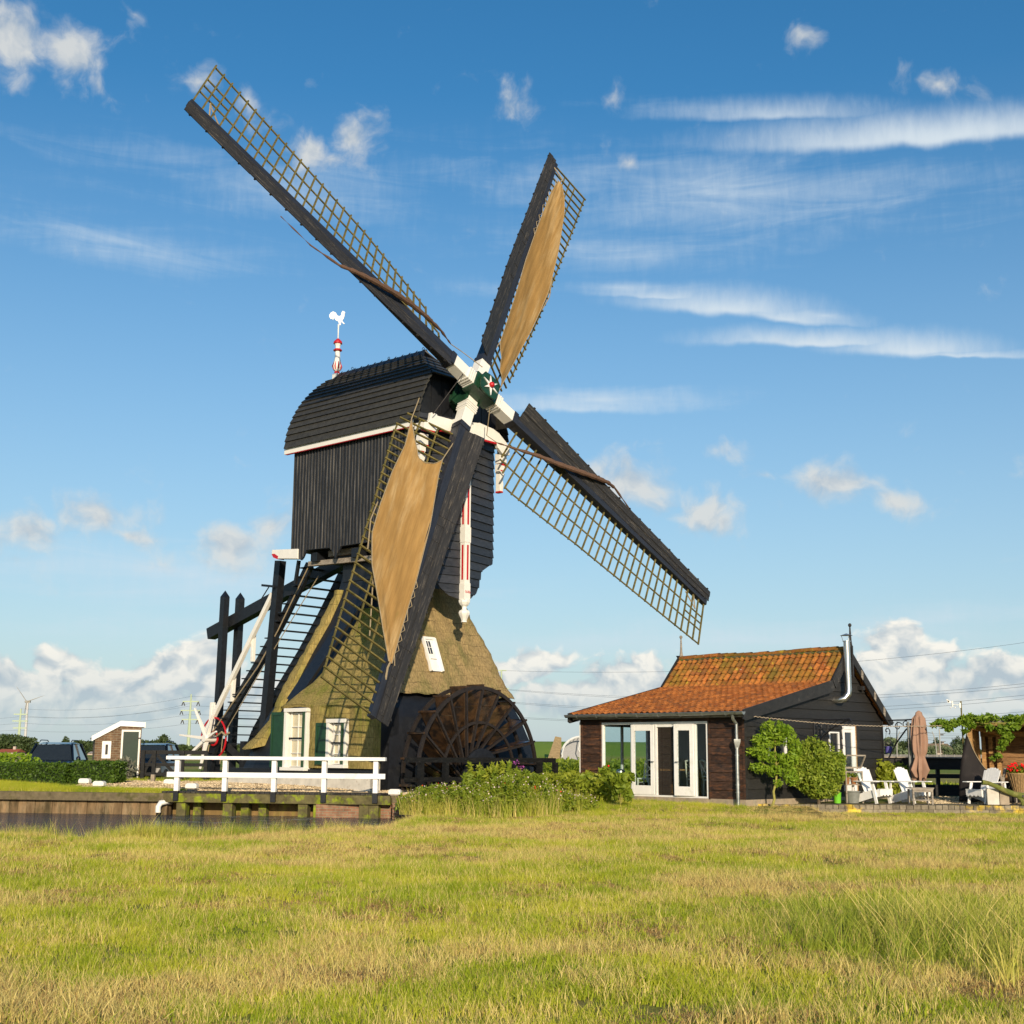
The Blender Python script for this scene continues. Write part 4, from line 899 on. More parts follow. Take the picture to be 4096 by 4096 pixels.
mb = MB(); mb.box((-8.6, -1.1, .55), (-8.0, .9, .95)); mb.beam((-7.6, .9, .6), (-8.0, -.7, 2.0), .25); mb.box((-6.6, -.9, .5), (-6.35, -.65, 2.0)); mb.build('tail_base', M['tar'], mill)
mb = MB(); t0 = [(3.6, -1.9, 12.0), (4.0, -1.75, 12.6)]; mb.tube([loc2(-.9, .35, .2), (3.75, -1.8, 12.1)], .015, 5); mb.build('chain', M['iron'], mill)

# ---- scoop wheel beside the mill's front wall
sw = thing('scoop_wheel', 'big dark brown scoop wheel with plank paddles against the mill wall', 'water wheel', mill.location, R(YAW - 90))
WV, WZ, WR = -.42, .98, 2.62
mb = MB()
def rim(u_, r_, th, w_):
    rows = []
    for dr, du in ((-th, -w_), (th, -w_), (th, w_), (-th, w_), (-th, -w_)): rows.append([(u_ + du, WV + (r_ + dr) * math.cos(t), WZ + (r_ + dr) * math.sin(t)) for t in [2 * math.pi * i / 72 for i in range(73)]])
    mb.grid(rows)
for u_, nm in ((4.62, 0), (4.02, 0)):
    mb = MB(); rim(u_, WR, .055, .035); mb.build('outer_rim', M['iron'], sw)
    mb = MB(); rim(u_, WR * .60, .04, .03); mb.build('inner_rim', M['iron'], sw)
NP = 22
for k in range(NP):
    a = 2 * math.pi * k / NP + .05; d = Vector((0, math.cos(a), math.sin(a))); t_ = Vector((0, -math.sin(a), math.cos(a))); c_ = Vector((0, WV, WZ))
    mb = MB()
    for u_ in (4.62, 4.02): mb.beam(c_ + Vector((u_, 0, 0)) + t_ * .55, c_ + Vector((u_, 0, 0)) + d * (WR + .05) + t_ * .12, .06, .09, up=(1, 0, 0))
    sp_ = mb.build('spoke', M['iron'], sw)
    mb = MB()
    for j in range(3):
        r0 = .92 + j * .60; r1 = r0 + .585; f0 = lambda r: c_ + d * r + t_ * (.55 - .43 * r / WR + .04)
        A = f0(r0); B_ = f0(r1); mb.add([A + Vector((4.05, 0, 0)), A + Vector((4.59, 0, 0)), B_ + Vector((4.59, 0, 0)), B_ + Vector((4.05, 0, 0))] + [q + t_ * .03 for q in (A + Vector((4.05, 0, 0)), A + Vector((4.59, 0, 0)), B_ + Vector((4.59, 0, 0)), B_ + Vector((4.05, 0, 0)))], [(0, 1, 2, 3), (7, 6, 5, 4), (0, 4, 5, 1), (1, 5, 6, 2), (2, 6, 7, 3), (3, 7, 4, 0)])
    E_ = f0(WR + .08); mb.beam(E_ + Vector((3.98, 0, 0)), E_ + Vector((4.66, 0, 0)), .07, .06)
    mb.build('paddle', M['wheelw'], sw)
mb = MB(); mb.lathe([(.0005, 0), (.78, 0), (.80, .05), (.80, .12), (.6, .16), (.25, .2), (.0005, .22)], (4.60, WV, WZ), 28, ax=Matrix(((0, 0, 1), (1, 0, 0), (0, 1, 0)))); mb.tube([(3.7, WV, WZ), (5.0, WV, WZ)], .12, 12); mb.build('hub', M['tar'], sw)
#=== BARN
barn = thing('barn', 'low black timber barn with an orange pantile catslide roof and glazed white doors', 'barn', (6.47, 37.18, 0), R(45))
BL, BD = 6.04, 7.42                       # length along y, depth along x (local), eaves side is x = 0
mb = MB(); mb.box((-.04, -.04, .05), (BD + .02, BL + .04, .42)); mb.build('base_course', M['concrete'], barn)
mb = MB(); mb.box((0, 0, .42), (BD, BL, .455)); mb.build('floor', M['floorw'], barn)
# front wall (glazed side): brown boards left and right of the doors, black lining
mb = MB(); ZF = .42
for s0, s1 in ((0.0, 1.22), (5.20, BL)):
    mb = MB(); lapwall(mb, (0, 0, 0), (0, 1, 0), (-1, 0, 0), [(s0, ZF), (s1, ZF), (s1, 2.72), (s0, 2.72)], .243, proud=.028, z0=.42, jit=.006)
    mb.build('front_boards', M['brownb'], barn)
mb = MB(); mb.box((-.035, -.03, .42), (.06, .05, 2.72)); mb.box((-.045, 1.16, .40), (.1, 1.22, 2.70)); mb.box((-.045, 5.20, .40), (.1, 5.27, 2.70)); mb.box((-.04, BL - .06, .42), (.02, BL + .03, 2.72)); mb.box((-.02, 1.2, 2.56), (.08, 5.22, 2.72)); mb.build('corner_board', M['brownb'], barn)
mb = MB(); mb.box((-.05, BL + .02, .45), (-.02, BL + .05, 2.6)); mb.build('white_lath', M['white'], barn)
# window wall
mb = MB(); fr = .07
mb.box((-.03, 1.22, .42), (.07, 5.20, .47)); mb.box((-.03, 1.22, 2.50), (.07, 5.20, 2.57))
for p_ in (1.22, 5.13): mb.box((-.028, p_, .47), (.068, p_ + fr, 2.50))
for p_ in (1.66, 4.02): mb.box((-.026, p_, .47), (.066, p_ + .05, 2.50))
f = mb.build('window', M['whiteb'], barn, bevel=.006)
mb = MB()
mb.box((.02, 1.29, .47), (.028, 1.66, 2.5)); mb.build('pane', M['glass'], f); mb = MB(); mb.box((.02, 4.07, .47), (.028, 5.13, 2.5)); mb.build('pane', M['glass'], f)
def leaf_door(p0, p1, label, open_deg, hinge):
    ln = p1 - p0; e = bpy.data.objects.new('door', None)
    mb = MB(); st_ = .125
    mb.box((-.03, 0, .0), (.03, st_, 2.02)); mb.box((-.03, ln - st_, .0), (.03, ln, 2.02)); mb.box((-.029, st_, .0), (.029, ln - st_, .26)); mb.box((-.029, st_, 1.84), (.029, ln - st_, 2.02))
    mb.box((-.034, st_ - .02, .24), (.034, st_, 1.86)); mb.box((-.034, ln - st_, .24), (.034, ln - st_ + .02, 1.86))
    o = mb.build('door', M['whiteb'], barn, bevel=.006); o['label'] = label
    o.location = (-.03, p0 if hinge == 0 else p1, .475); o.rotation_euler = (0, 0, R(open_deg))
    if hinge: 
        for v in o.data.vertices: v.co.y -= ln
    sg = -1 if hinge else 0
    mb = MB(); mb.box((-.004, st_ + sg * ln, .26), (.004, ln - st_ + sg * ln, 1.84)); mb.build('pane', M['glass'], o)
    mb = MB(); y_ = (.08 if hinge == 0 else -.08) * 1; y_ = ln - .08 if hinge == 0 else -ln + .08
    mb.tube([(-.03, y_, .95), (-.09, y_, .95), (-.09, y_ - .12, .95)], .012, 6); mb.build('handle', M['steel'], o)
    return o
leaf_door(3.18, 4.02, 'left white glazed door leaf', 2, 1)
leaf_door(1.72, 2.38, 'right white glazed door leaf standing slightly open', 5, 0)
mb = MB()
for k in range(62): mb.box((.04, 2.47, .49 + k * .032), (.05, 3.08, .49 + k * .032 + (.024 if k % 7 else .018)))
mb.box((.04, 2.6, .49), (.045, 2.62, 2.46)); mb.box((.04, 2.92, .49), (.045, 2.94, 2.46))
mb; mb.build('reed_blind', M['blind'], barn)
mb = MB(); mb.box((-.02, 2.40, .47), (.06, 2.46, 2.5)); mb.box((-.02, 3.09, .47), (.06, 3.15, 2.5)); mb.box((-.01, 2.46, 2.42), (.05, 3.09, 2.5)); mb.build('door_post', M['whiteb'], barn)
# gable wall towards the right: black boards, openings
gpoly = [(0, .42), (BD, .42), (BD, 2.85), (5.2, 4.72), (4.25, 3.66), (0, 2.74)]
holes = [(5.06, 5.76, .42, 2.50), (4.30, 4.86, 1.30, 2.34), (1.10, 2.02, 1.50, 2.26)]
mb = MB(); lapwall(mb, (0, 0, 0), (1, 0, 0), (0, -1, 0), gpoly, .285, holes, proud=.036, z0=.42, jit=.004); mb.build('gable_boards', M['barnb'], barn)
mb = MB(); mb.box((-.03, -.035, .42), (.07, .02, 2.72)); mb.box((BD - .07, -.035, .42), (BD + .03, .02, 2.8)); mb.box((5.80, -.05, .42), (6.02, .0, 2.55)); mb.build('gable_corner_board', M['barge'], barn)
mb = MB(); lapwall(mb, (BD, 0, 0), (0, 1, 0), (1, 0, 0), [(0, .42), (BL, .42), (BL, 2.7), (0, 2.7)], .285, proud=.026, z0=.42); mb.build('back_boards', M['barnb'], barn)
mb = MB(); lapwall(mb, (0, BL, 0), (1, 0, 0), (0, 1, 0), gpoly, .285, [(.12, 3.2, .75, 2.5)], proud=.026, z0=.42)
mb.build('far_gable_boards', M['barnb'], barn)
mb = MB(); mb.box((.10, BL - .02, .70), (3.24, BL + .05, .76)); mb.box((.10, BL - .02, 2.48), (3.24, BL + .05, 2.55))
for q_ in (.10, 1.9, 3.17): mb.box((q_, BL - .02, .76), (q_ + .07, BL + .05, 2.48))
f = mb.build('window', M['whiteb'], barn); mb = MB(); mb.box((.17, BL + .01, .76), (3.17, BL + .016, 2.48)); mb.build('pane', M['glass'], f)
# inner lining and partition so that the room reads as a room
mb = MB(); mb.box((3.4, .06, .455), (3.46, 3.2, 2.75)); mb.box((.05, .06, .455), (.07, 1.16, 2.7)); mb.box((.04, .05, 2.70), (4.2, BL - .05, 2.73)); mb.box((3.4, 3.2, .455), (3.46, BL - .05, 2.75)); mb.build('inner_wall', M['wallin'], barn)
mb = MB(); mb.box((2.8, .3, .46), (3.38, 2.6, 1.35)); mb.box((3.0, .3, 1.75), (3.38, 2.4, 2.4)); mb.build('kitchen_unit', M['kitchen'], barn)
# door and windows in the gable
mb = MB(); mb.box((5.06, -.05, .50), (5.14, .06, 2.50)); mb.box((5.66, -.06, .50), (5.76, .06, 2.52)); mb.box((5.06, -.05, 2.42), (5.76, .06, 2.52)); mb.box((5.14, -.03, .50), (5.20, .02, 2.42)); mb.box((5.58, -.04, .50), (5.66, .02, 2.42)); mb.box((5.2, -.03, .5), (5.58, .02, 1.12)); mb.box((5.2, -.03, 2.33), (5.58, .02, 2.42))
d_ = mb.build('side_door', M['whiteb'], barn, bevel=.006); mb = MB(); mb.box((5.20, -.006, 1.12), (5.58, .0, 2.33)); mb.build('pane', M['pane'], d_)
mb = MB(); mb.box((5.76, -.07, .45), (5.80, .05, 2.56)); mb.build('door_jamb', M['tanwood'], barn)
for nm, (a, b, c_, d2) in (('w', (4.30, 4.86, 1.30, 2.34)), ('v', (1.10, 2.02, 1.50, 2.26))):
    t_ = .045 if nm == 'w' else .09
    mb = MB(); mb.box((a, -.05, c_), (a + t_, .06, d2)); mb.box((b - t_, -.05, c_), (b, .06, d2)); mb.box((a + t_, -.05, c_), (b - t_, .06, c_ + t_)); mb.box((a + t_, -.05, d2 - t_), (b - t_, .06, d2))
    f = mb.build('window', M['whiteb'], barn, bevel=.004); mb = MB(); mb.box((a + t_, -.008, c_ + t_), (b - t_, -.002, d2 - t_)); mb.build('pane', M['pane'], f)
# roof tiles
def roof_slope(name, x0, z0, x1, z1, ya, yb, courses, under=None):
    sl = Vector((x1 - x0, 0, z1 - z0)); ln = sl.length; d = sl / ln; nr = Vector((-d.z, 0, d.x)); nr = nr if nr.z > 0 else -nr
    mb = MB(); tw_ = .212; nt_ = int(round((yb - ya) / tw_)); tw_ = (yb - ya) / nt_; ch = ln / courses; prof_ = [(0, .012), (.10, .002), (.22, -.008), (.36, -.004), (.5, .012), (.64, .036), (.78, .050), (.9, .046), (1.04, .028)]
    for c_ in range(courses):
        for k in range(nt_):
            y0 = ya + k * tw_; dj = RS.normal(0, .006); tl = RS.normal(0, .012); sk = RS.normal(0, .008); ra, rb_ = [], []
            for t, h in prof_:
                y = y0 + t * tw_ + sk
                base = Vector((x0, y, z0)) + d * (c_ * ch - .045 + dj); top = Vector((x0, y, z0)) + d * ((c_ + 1) * ch + .02)
                ra.append(base + nr * (h + .042 + tl * (t - .5))); rb_.append(top + nr * (h + .004))
            lip = [p - nr * .016 + d * .003 for p in ra]
            mb.grid([lip, ra, rb_])
    return mb.build(name, M['tile'], barn, smooth=True, recalc=False)
roof_slope('roof_tiles', -.30, 2.80, 4.28, 3.80, -.22, BL + .16, 15)
roof_slope('roof_tiles', 4.26, 3.80, 5.24, 4.86, -.22, BL + .16, 5)
mb = MB(); mb.prism([(5.24, -.24, 4.84), (7.72, -.24, 2.66), (7.68, -.24, 2.60), (5.24, -.24, 4.76)], (0, BL + .4, 0)); mb.build('rear_roof', M['tile'], barn)
mb = MB()
mb.prism([(-.26, -.2, 2.72), (4.3, -.2, 3.74), (5.24, -.2, 4.76), (5.24, -.2, 4.70), (4.34, -.2, 3.66), (-.26, -.2, 2.66)], (0, BL + .34, 0)); mb.build('roof_boarding', M['greywood'], barn)
mb = MB(); n_ = 20
for k in range(n_):
    y0 = -.2 + k * (BL + .34) / n_; y1 = y0 + (BL + .34) / n_ + .03; dz = RS.normal(0, .008) + .02 * math.sin(k * .5)
    rows = [[(5.24 + r_ * math.cos(t), y, 4.845 + dz + .09 * math.sin(t) + (0.012 if y == y0 else 0)) for t in np.linspace(-.3, math.pi + .3, 9)] for y, r_ in ((y0, .13), (y1, .115))]
    mb.grid(rows)
mb.build('ridge_tiles', M['tile'], barn, smooth=True)
mb = MB(); mb.beam((5.2, -.15, 4.79), (5.2, BL + .1, 4.79), .24, .06); mb.build('ridge_mortar', mat('mossy_mortar', (.10, .085, .05), .95, .5, 9, (.10, .12, .02), 6, .45, .6), barn)
# barge boards, finials
for y_, nm in ((-.27, 'near'), (BL + .2, 'far')):
    mb = MB()
    mb.prism([(-.38, y_, 2.86), (4.22, y_, 3.86), (4.36, y_, 3.62), (4.20, y_, 3.50), (-.30, y_, 2.56), (-.38, y_, 2.60)], (0, .045, 0))
    mb.prism([(4.22, y_ - .004, 3.88), (5.20, y_ - .004, 4.93), (5.24, y_ - .004, 4.62), (4.42, y_ - .004, 3.62)], (0, .05, 0))
    mb.prism([(5.20, y_ - .004, 4.95), (5.24, y_ - .004, 4.62), (7.50, y_ - .004, 2.56), (7.76, y_ - .004, 2.66)], (0, .05, 0))
    mb.prism([(5.20, y_ + .05, 4.95), (5.28, y_ + .05, 4.9), (7.80, y_ + .05, 2.62), (7.74, y_ + .05, 2.60)], (0, .1, 0))
    mb.build('barge_board', M['barge'], barn)
    mb = MB(); yy = y_ - .05; mb.beam((5.24, yy, 3.98), (5.24, yy, 4.95), .13, .07); mb.tube([(5.24, yy, 4.9), (5.24, yy, 5.1), (5.24, yy, 5.55)], [.065, .04, .022], 8)
    mb.sphere((5.24, yy, 5.58), .055, 8, 1.1); mb.build('finial', M['barge'] if nm == 'near' else M['greywood'], barn)
mb = MB()
for t in (.30, .60, .82): 
    x = 5.25 + 2.4 * t; z = 4.66 - 2.1 * t; mb.prism([(x - .07, -.285, z + .22), (x + .03, -.285, z + .135), (x + .0, -.285, z - .10), (x - .10, -.285, z - .015)], (0, .012, 0))
mb.build('bare_patch', M['greywood'], barn)
mb = MB(); mb.beam((3.4, -.22, 3.45), (3.4, .02, 3.45), .12, .1); mb.beam((6.1, -.22, 3.70), (6.1, .02, 3.70), .12, .12); mb.build('purlin_end', M['barge'], barn)
# gutter, downpipe with hopper
mb = MB(); rows = [[(-.42 + .075 * math.cos(t), y, 2.80 - .075 * math.sin(t) * 1.1) for t in np.linspace(0, math.pi, 9)] for y in np.linspace(-.30, BL + .28, 12)]
rows2 = [[(p[0] * 1.0 + (p[0] + .42) * -.06, p[1], p[2] + .006) for p in r] for r in rows]
mb.grid(rows); mb.grid(rows2); mb.tube([(-.495, -.30, 2.80), (-.495, BL + .28, 2.80)], .014, 6)
for y in (-.3, BL + .28): mb.prism([(-.42 + .075 * math.cos(t), y, 2.80 - .08 * math.sin(t)) for t in np.linspace(0, math.pi, 9)], (0, .004, 0))
for y in np.linspace(.3, BL - .2, 8): mb.tube([(-.50, y, 2.79), (-.46, y, 2.72), (-.42, y, 2.705), (-.36, y, 2.73), (-.33, y, 2.80)], .010, 5)
gt = mb.build('gutter', M['zinc'], barn, smooth=True)
mb = MB(); X0, Y0 = -.40, -.02
X0, Y0 = -.16, .14
mb.tube([(-.40, .10, 2.74), (-.34, .12, 2.60), (X0, Y0, 2.48), (X0, Y0, 2.06)], .045, 10); mb.tube([(X0, Y0, 1.84), (X0, Y0, .25)], .05, 12)
mb.lathe([(.05, 1.78), (.12, 1.98), (.125, 2.06), (.05, 2.065)], (X0, Y0, 0), 4, ph=0)
for z in (1.62, .82, .62): mb.tube([(X0, Y0, z - .02), (X0, Y0, z + .02)], .062, 12)
mb.build('downpipe', M['zinc'], barn, smooth=True)
# stainless stove pipe
mb = MB(); px_, py_ = 4.95, -.36
mb.tube([(4.72, .02, 3.30), (4.74, -.16, 3.29), (4.82, -.30, 3.33), (px_ - .03, py_, 3.46), (px_, py_, 3.6)], .105, 14); mb.tube([(px_, py_, 3.6), (px_, py_, 5.05)], .10, 16)
for z in (3.62, 4.02, 4.55): mb.tube([(px_, py_, z - .012), (px_, py_, z + .012)], .107, 16)
mb.tube([(px_, py_, 5.05), (px_, py_, 5.08)], .12, 14)
sp_ = mb.build('stove_pipe', M['steel'], barn, smooth=True)
mb = MB(); mb.lathe([(.19, 5.24), (.02, 5.30), (.001, 5.305)], (px_, py_, 0), 16)
for a in (0, 2.1, 4.2): mb.tube([(px_ + .1 * math.cos(a), py_ + .1 * math.sin(a), 5.05), (px_ + .15 * math.cos(a), py_ + .15 * math.sin(a), 5.25)], .008, 4)
mb.build('rain_cap', M['zinc'], sp_)
# scrolled iron brackets
def scroll(cx, cz, r0, turns, a0, sg=1): return [(cx + (r0 * (1 - t / 18)) * math.cos(a0 + sg * turns * 2 * math.pi * t / 18), cz + (r0 * (1 - t / 18)) * math.sin(a0 + sg * turns * 2 * math.pi * t / 18)) for t in range(17)]
def bracket(q_, z1, ln, h, name='iron_bracket'):
    mb = MB(); P = lambda y, z: (q_, -.06 - y, z1 + z)
    mb.tube([P(0, .02), P(0, -h)], .022, 6); mb.tube([P(0, 0), P(ln * .55, .0), P(ln * .96, .02), P(ln, -.04), P(ln * .97, -.08), P(ln * .92, -.05)], .022, 6)
    mb.tube([P(.02, -h), P(ln * .14, -h * .70), P(ln * .36, -h * .42), P(ln * .62, -h * .18), P(ln * .95, -.0)], .024, 6)
    for c_ in (scroll(ln * .62, -.14, .12, 1.2, 1.2), scroll(ln * .42, -.20, .15, 1.2, .5), scroll(ln * .14, -h * .40, .13, 1.1, 3.8), scroll(ln * .12, -h * .20, .12, 1.1, -1), scroll(.12, -h * .78, .08, 1.0, 0)): mb.tube([P(y, z) for y, z in c_], .016, 5)
    mb.tube([P(ln * .36, -h * .42), P(ln * .40, -.04)], .016, 5); return mb.build(name, M['ironb'], barn, smooth=True)
bracket(7.40, 2.74, 1.30, 1.65); bracket(3.45, 2.66, 1.25, .85)
# room contents seen through the glass
def cross_chair(x, y, rz, label):
    t = thing('dining_chair', label, 'chair', barn.matrix_basis @ Vector((x, y, .455)) if False else (0, 0, 0), 0, 'white dining chairs inside the barn')
    w_ = Vector((6.47, 37.18, 0)) + Matrix.Rotation(R(45), 3, 'Z') @ Vector((x, y, .455)); t.location = w_; t.rotation_euler = (0, 0, R(45 + rz))
    mb = MB(); mb.box((-.21, -.21, .44), (.21, .21, .48)); mb.build('seat', M['cream'], t, bevel=.01)
    for a, b in ((-.18, -.18), (.18, -.18), (-.18, .18), (.18, .18)):
        mb = MB(); mb.beam((a, b, .44), (a * 1.1, b * 1.1, 0), .04, .04, w2=.03, h2=.03); mb.build('leg', M['cream'], t)
    mb = MB()
    for a in (-.19, .19): mb.tube([(a, .19, .46), (a, .23, .7), (a * .98, .29, 1.0)], .022, 6)
    mb.tube([(-.19, .29, .98), (0, .31, 1.03), (.19, .29, .98)], .028, 6); mb.beam((-.18, .22, .58), (.18, .28, .92), .03, .02); mb.beam((.18, .22, .58), (-.18, .28, .92), .03, .02); mb.beam((-.18, .22, .56), (.18, .22, .56), .03, .03)
    mb.build('backrest', M['cream'], t); return t
cross_chair(.85, 1.75, 60, 'white cross-back chair behind the right glazed door leaf'); cross_chair(.8, 4.15, -80, 'white chair seen side on behind the big left pane'); cross_chair(1.4, 2.75, 100, 'white chair half hidden behind the dark reed blind')
t = thing('dining_table', 'dark wooden dining table inside the barn behind the glazed doors', 'table', Vector((6.47, 37.18, 0)) + Matrix.Rotation(R(45), 3, 'Z') @ Vector((1.6, 3.3, .455)), R(45))
mb = MB(); mb.box((-.45, -.9, .71), (.45, .9, .75)); mb.build('tabletop', M['tanwood'], t)
for a, b in ((-.4, -.82), (.4, -.82), (-.4, .82), (.4, .82)):
    mb = MB(); mb.beam((a, b, 0), (a, b, .71), .06); mb.build('leg', M['tanwood'], t)
t = thing('pedal_bin', 'shiny steel bin inside the barn at the left edge of the big pane', 'bin', Vector((6.47, 37.18, 0)) + Matrix.Rotation(R(45), 3, 'Z') @ Vector((.55, 4.95, .455)))
mb = MB(); mb.lathe([(.13, 0), (.13, .62)], n=20); mb.build('bin_body', M['steel'], t, smooth=True); mb = MB(); mb.lathe([(.135, .62), (.13, .68), (.08, .72), (.001, .735)], n=20); mb.build('lid', M['steel'], t, smooth=True)
# chain of lights from the barn corner to the woodshed
mb = MB(); A = Vector((6.47, 37.18, 0)) + Matrix.Rotation(R(45), 3, 'Z') @ Vector((.05, -.3, 2.68)); B_ = at(3800, 2902, 40.5); pts = [A.lerp(B_, t) - Vector((0, 0, .12 * math.sin(math.pi * t))) for t in np.linspace(0, 1, 110)]
for i in range(0, 109): mb.beam(pts[i] + Vector((0, 0, .012 * (i % 2 * 2 - 1))), pts[i + 1] + Vector((0, 0, .012 * ((i + 1) % 2 * 2 - 1))), .016)
tag(mb.build('hanging_chain', M['concrete']), 'pale twisted chain strung from the barn corner to the woodshed', 'chain')
#=== YARD
# quay: boards with a thick cap beam
qp = [(-40, 41.5), (-14.8, 38.2), (-9.42, 37.25), (-9.38, 38.15), (-3.15, 37.15), (-3.1, 36.3), (-2.6, 36.2)]
quay = thing('quay_wall', 'long brown plank quay wall with a heavy capping beam along the canal', 'wall', (0, 0, 0))
mb = MB(); mc_ = MB()
for (a, b) in zip(qp[:-1], qp[1:]):
    a = Vector((*a, 0)); b = Vector((*b, 0)); ln = (b - a).length; d = (b - a) / ln; n_ = Vector((d.y, -d.x, 0)); k = int(ln / .26)
    for i in range(k):
        p = a + d * (ln * i / k); q_ = a + d * (ln * (i + .96) / k); o = n_ * RS.uniform(-.01, .02); mb.beam(Vector((p.x, p.y, -.3)) + o, Vector((p.x, p.y, -.3)) + o + d * .001, .01) if False else None
        A = p + o; B_ = q_ + o; mb.add([(A.x, A.y, -1), (B_.x, B_.y, -1), (B_.x, B_.y, .3), (A.x, A.y, .3)] + [(A.x - n_.x * .3, A.y - n_.y * .3, -1), (B_.x - n_.x * .3, B_.y - n_.y * .3, -1), (B_.x - n_.x * .3, B_.y - n_.y * .3, .3), (A.x - n_.x * .3, A.y - n_.y * .3, .3)], [(0, 1, 2, 3), (7, 6, 5, 4), (0, 4, 5, 1), (1, 5, 6, 2), (2, 6, 7, 3), (3, 7, 4, 0)])
    k = max(1, int(ln / 3.2))
    for i in range(k):
        p = a + d * (ln * i / k) + n_ * .05; q_ = a + d * (ln * (i + .995) / k) + n_ * .05; mc_.beam(Vector((p.x, p.y, .38)), Vector((q_.x, q_.y, .38)), .30, .22)
qm = mat('quay_planks', (.21, .14, .075), .9, .35, 6, (.10, .075, .04), 2.5, .45, .62, .4, 30, (1, 1, .3), .15, island=.28, extra=wear((.33, .25, .15), .5, .66, 4, (1, 1, .3), .6))
mb.build('planks', qm, quay); mc_.build('cap_beam', mat('quay_cap', (.15, .12, .07), .9, .3, 7, (.09, .08, .03), 3, .5, .65, .4, 30, island=.2), quay)
mb = MB(); e0 = at(1440 / 2.147, 2600 + 1310 / 2.147, 37.25); mb.tube([e0 + Vector((0, .3, 0)), e0 + Vector((-.02, -.12, .02)), e0 + Vector((-.14, -.2, .0)), e0 + Vector((-.2, -.2, -.1)), e0 + Vector((-.2, -.2, -.26))], .075, 12); mb.build('drain_pipe', M['white'], quay, smooth=True)
# brick return under the weeds
mb = MB(); mb.box((-3.1, 35.8, -.8), (-1.4, 36.35, .32)); mb.box((-5.2, 36.36, -.8), (-3.0, 36.6, .30)); tag(mb.build('brick_quay', M['redbrick']), 'short low stretch of damp red brick quay beside the flower bank', 'wall')
# footbridge
RA, RB = Vector((-9.42, 37.0, 0)), Vector((-3.30, 35.95, 0))
rd = (RB - RA).normalized(); rn = Vector((rd.y, -rd.x, 0)); RL = (RB - RA).length
br = thing('footbridge', 'mossy timber landing over the canal with a plain white railing', 'footbridge', RA, math.atan2(rd.y, rd.x))
mb = MB(); 
for i in range(44): x = i * RL / 44; mb.box((x - .15, .10, .50), (x + RL / 44 - .165, .95, .545))
mb.build('deck', M['deckb'], br)
mb = MB(); mb.box((-.12, .06, .26), (RL + .1, .22, .495)); mb.build('edge_beam', M['moss_t'], br)
mb = MB(); mb.box((0, -.07, 1.405), (RL - .02, .10, 1.50)); mb.build('top_rail', M['whiteb'], br, bevel=.008)
mb = MB(); mb.box((.03, -.035, .93), (RL - .02, .0, 1.07)); mb.build('middle_rail', M['whiteb'], br, bevel=.006)
for k, fx in enumerate((.048, .27, .495, .722, .952)):
    x = RL * fx; mb = MB(); mb.box((x - .065, .0, .56), (x + .065, .13, 1.405)); p_ = mb.build('railing_post', M['whiteb'], br, bevel=.008)
    mb = MB(); mb.box((x - .07, -.005, .30), (x + .07, .135, .56)); mb.build('black_foot', M['tar'], p_)
for x in (.28, 1.62, 3.75, 4.18, 5.45, 5.72):
    mb = MB(); mb.box((x, .14, -.8), (x + .26, .42, .30)); mb.build('pile', M['moss_t'], br)
for x in (.62, 2.0, 2.5, 5.75):
    mb = MB(); mb.box((x, .50, -.8), (x + .22, .74, .30)); mb.build('pile', M['moss_t'], br)
mb = MB(); mb.box((-.1, .8, -.8), (RL + .3, .9, .3)); mb.build('sheet_wall', mat('mossy_planks', (.20, .13, .05), .9, .3, 5, (.26, .27, .03), 1.8, .5, .64, .4, 30, (1, 1, .3)), br)
# white capped mooring stubs
for i, (x, y, Y, lb) in enumerate(((340, 3122, 41.0, 'low white-capped stub left of its pair beside the clipped hedge'), (398, 3133, 39.2, 'low white-capped stub right of its pair on the gravel edge'), (680, 3125, 41.5, 'white-capped stub lying behind the railing end by the black fence'), (768, 3142, 38.6, 'white-capped stub just behind the first railing bay'), (1580, 3166, 36.6, 'white-capped stub between the railing and the flower bank'), (612, 3112, 44, 'short pale post stub below the black gate'))):
    p = at(x, y, Y); t = thing('mooring_stub', lb, 'bollard', (p.x, p.y, .5), R(-8), 'white capped stubs along the quay')
    if i == 5:
        mb = MB(); mb.box((-.06, -.06, 0), (.06, .06, .38)); mb.build('post', M['concrete'], t, bevel=.01); continue
    h = p.z - .5 + .02; mb = MB(); mb.box((-.11, -.09, -.3), (.11, .09, max(h - .1, .02))); mb.build('post', M['greywood'], t)
    mb = MB(); mb.prism([(-.17, -.11, h - .1), (.17, -.11, h - .1), (.17, -.11, h + .0), (.12, -.11, h + .045), (-.12, -.11, h + .045), (-.17, -.11, h + .0)], (0, .22, 0)); mb.build('cap', M['white'], t, bevel=.02)
# black rail fence in front of the scoop wheel (mill-aligned)
fe = thing('rail_fence', 'black two-rail timber fence in front of the scoop wheel', 'fence', (-4.1, 44.2, 0), R(YAW - 90))
mb = MB(); mb.box((5.18, -4.1, 1.36), (5.26, 2.42, 1.50)); mb.build('rail', M['blackfence'], fe); mb = MB(); mb.box((5.18, -4.1, .82), (5.24, 2.42, .95)); mb.build('rail', M['blackfence'], fe)
for v_ in (-3.6, -2.6, -1.15, .35, 1.55, 2.3):
    mb = MB(); mb.box((5.26, v_ - .07, .05), (5.40, v_ + .07, 1.36)); mb.build('post', M['blackfence'], fe)
# brick shed
SY = 48.4; sx0 = gx(373, SY + .6, 1.2); 
sh = thing('brick_shed', 'tiny brown brick shed with a dark green door and white roof edge', 'shed', (gx(472, 48.3, .6), 48.3, .50), R(20)); sh.scale = (.88, .88, .98)
mb = MB(); wF, dS = .82, 1.15
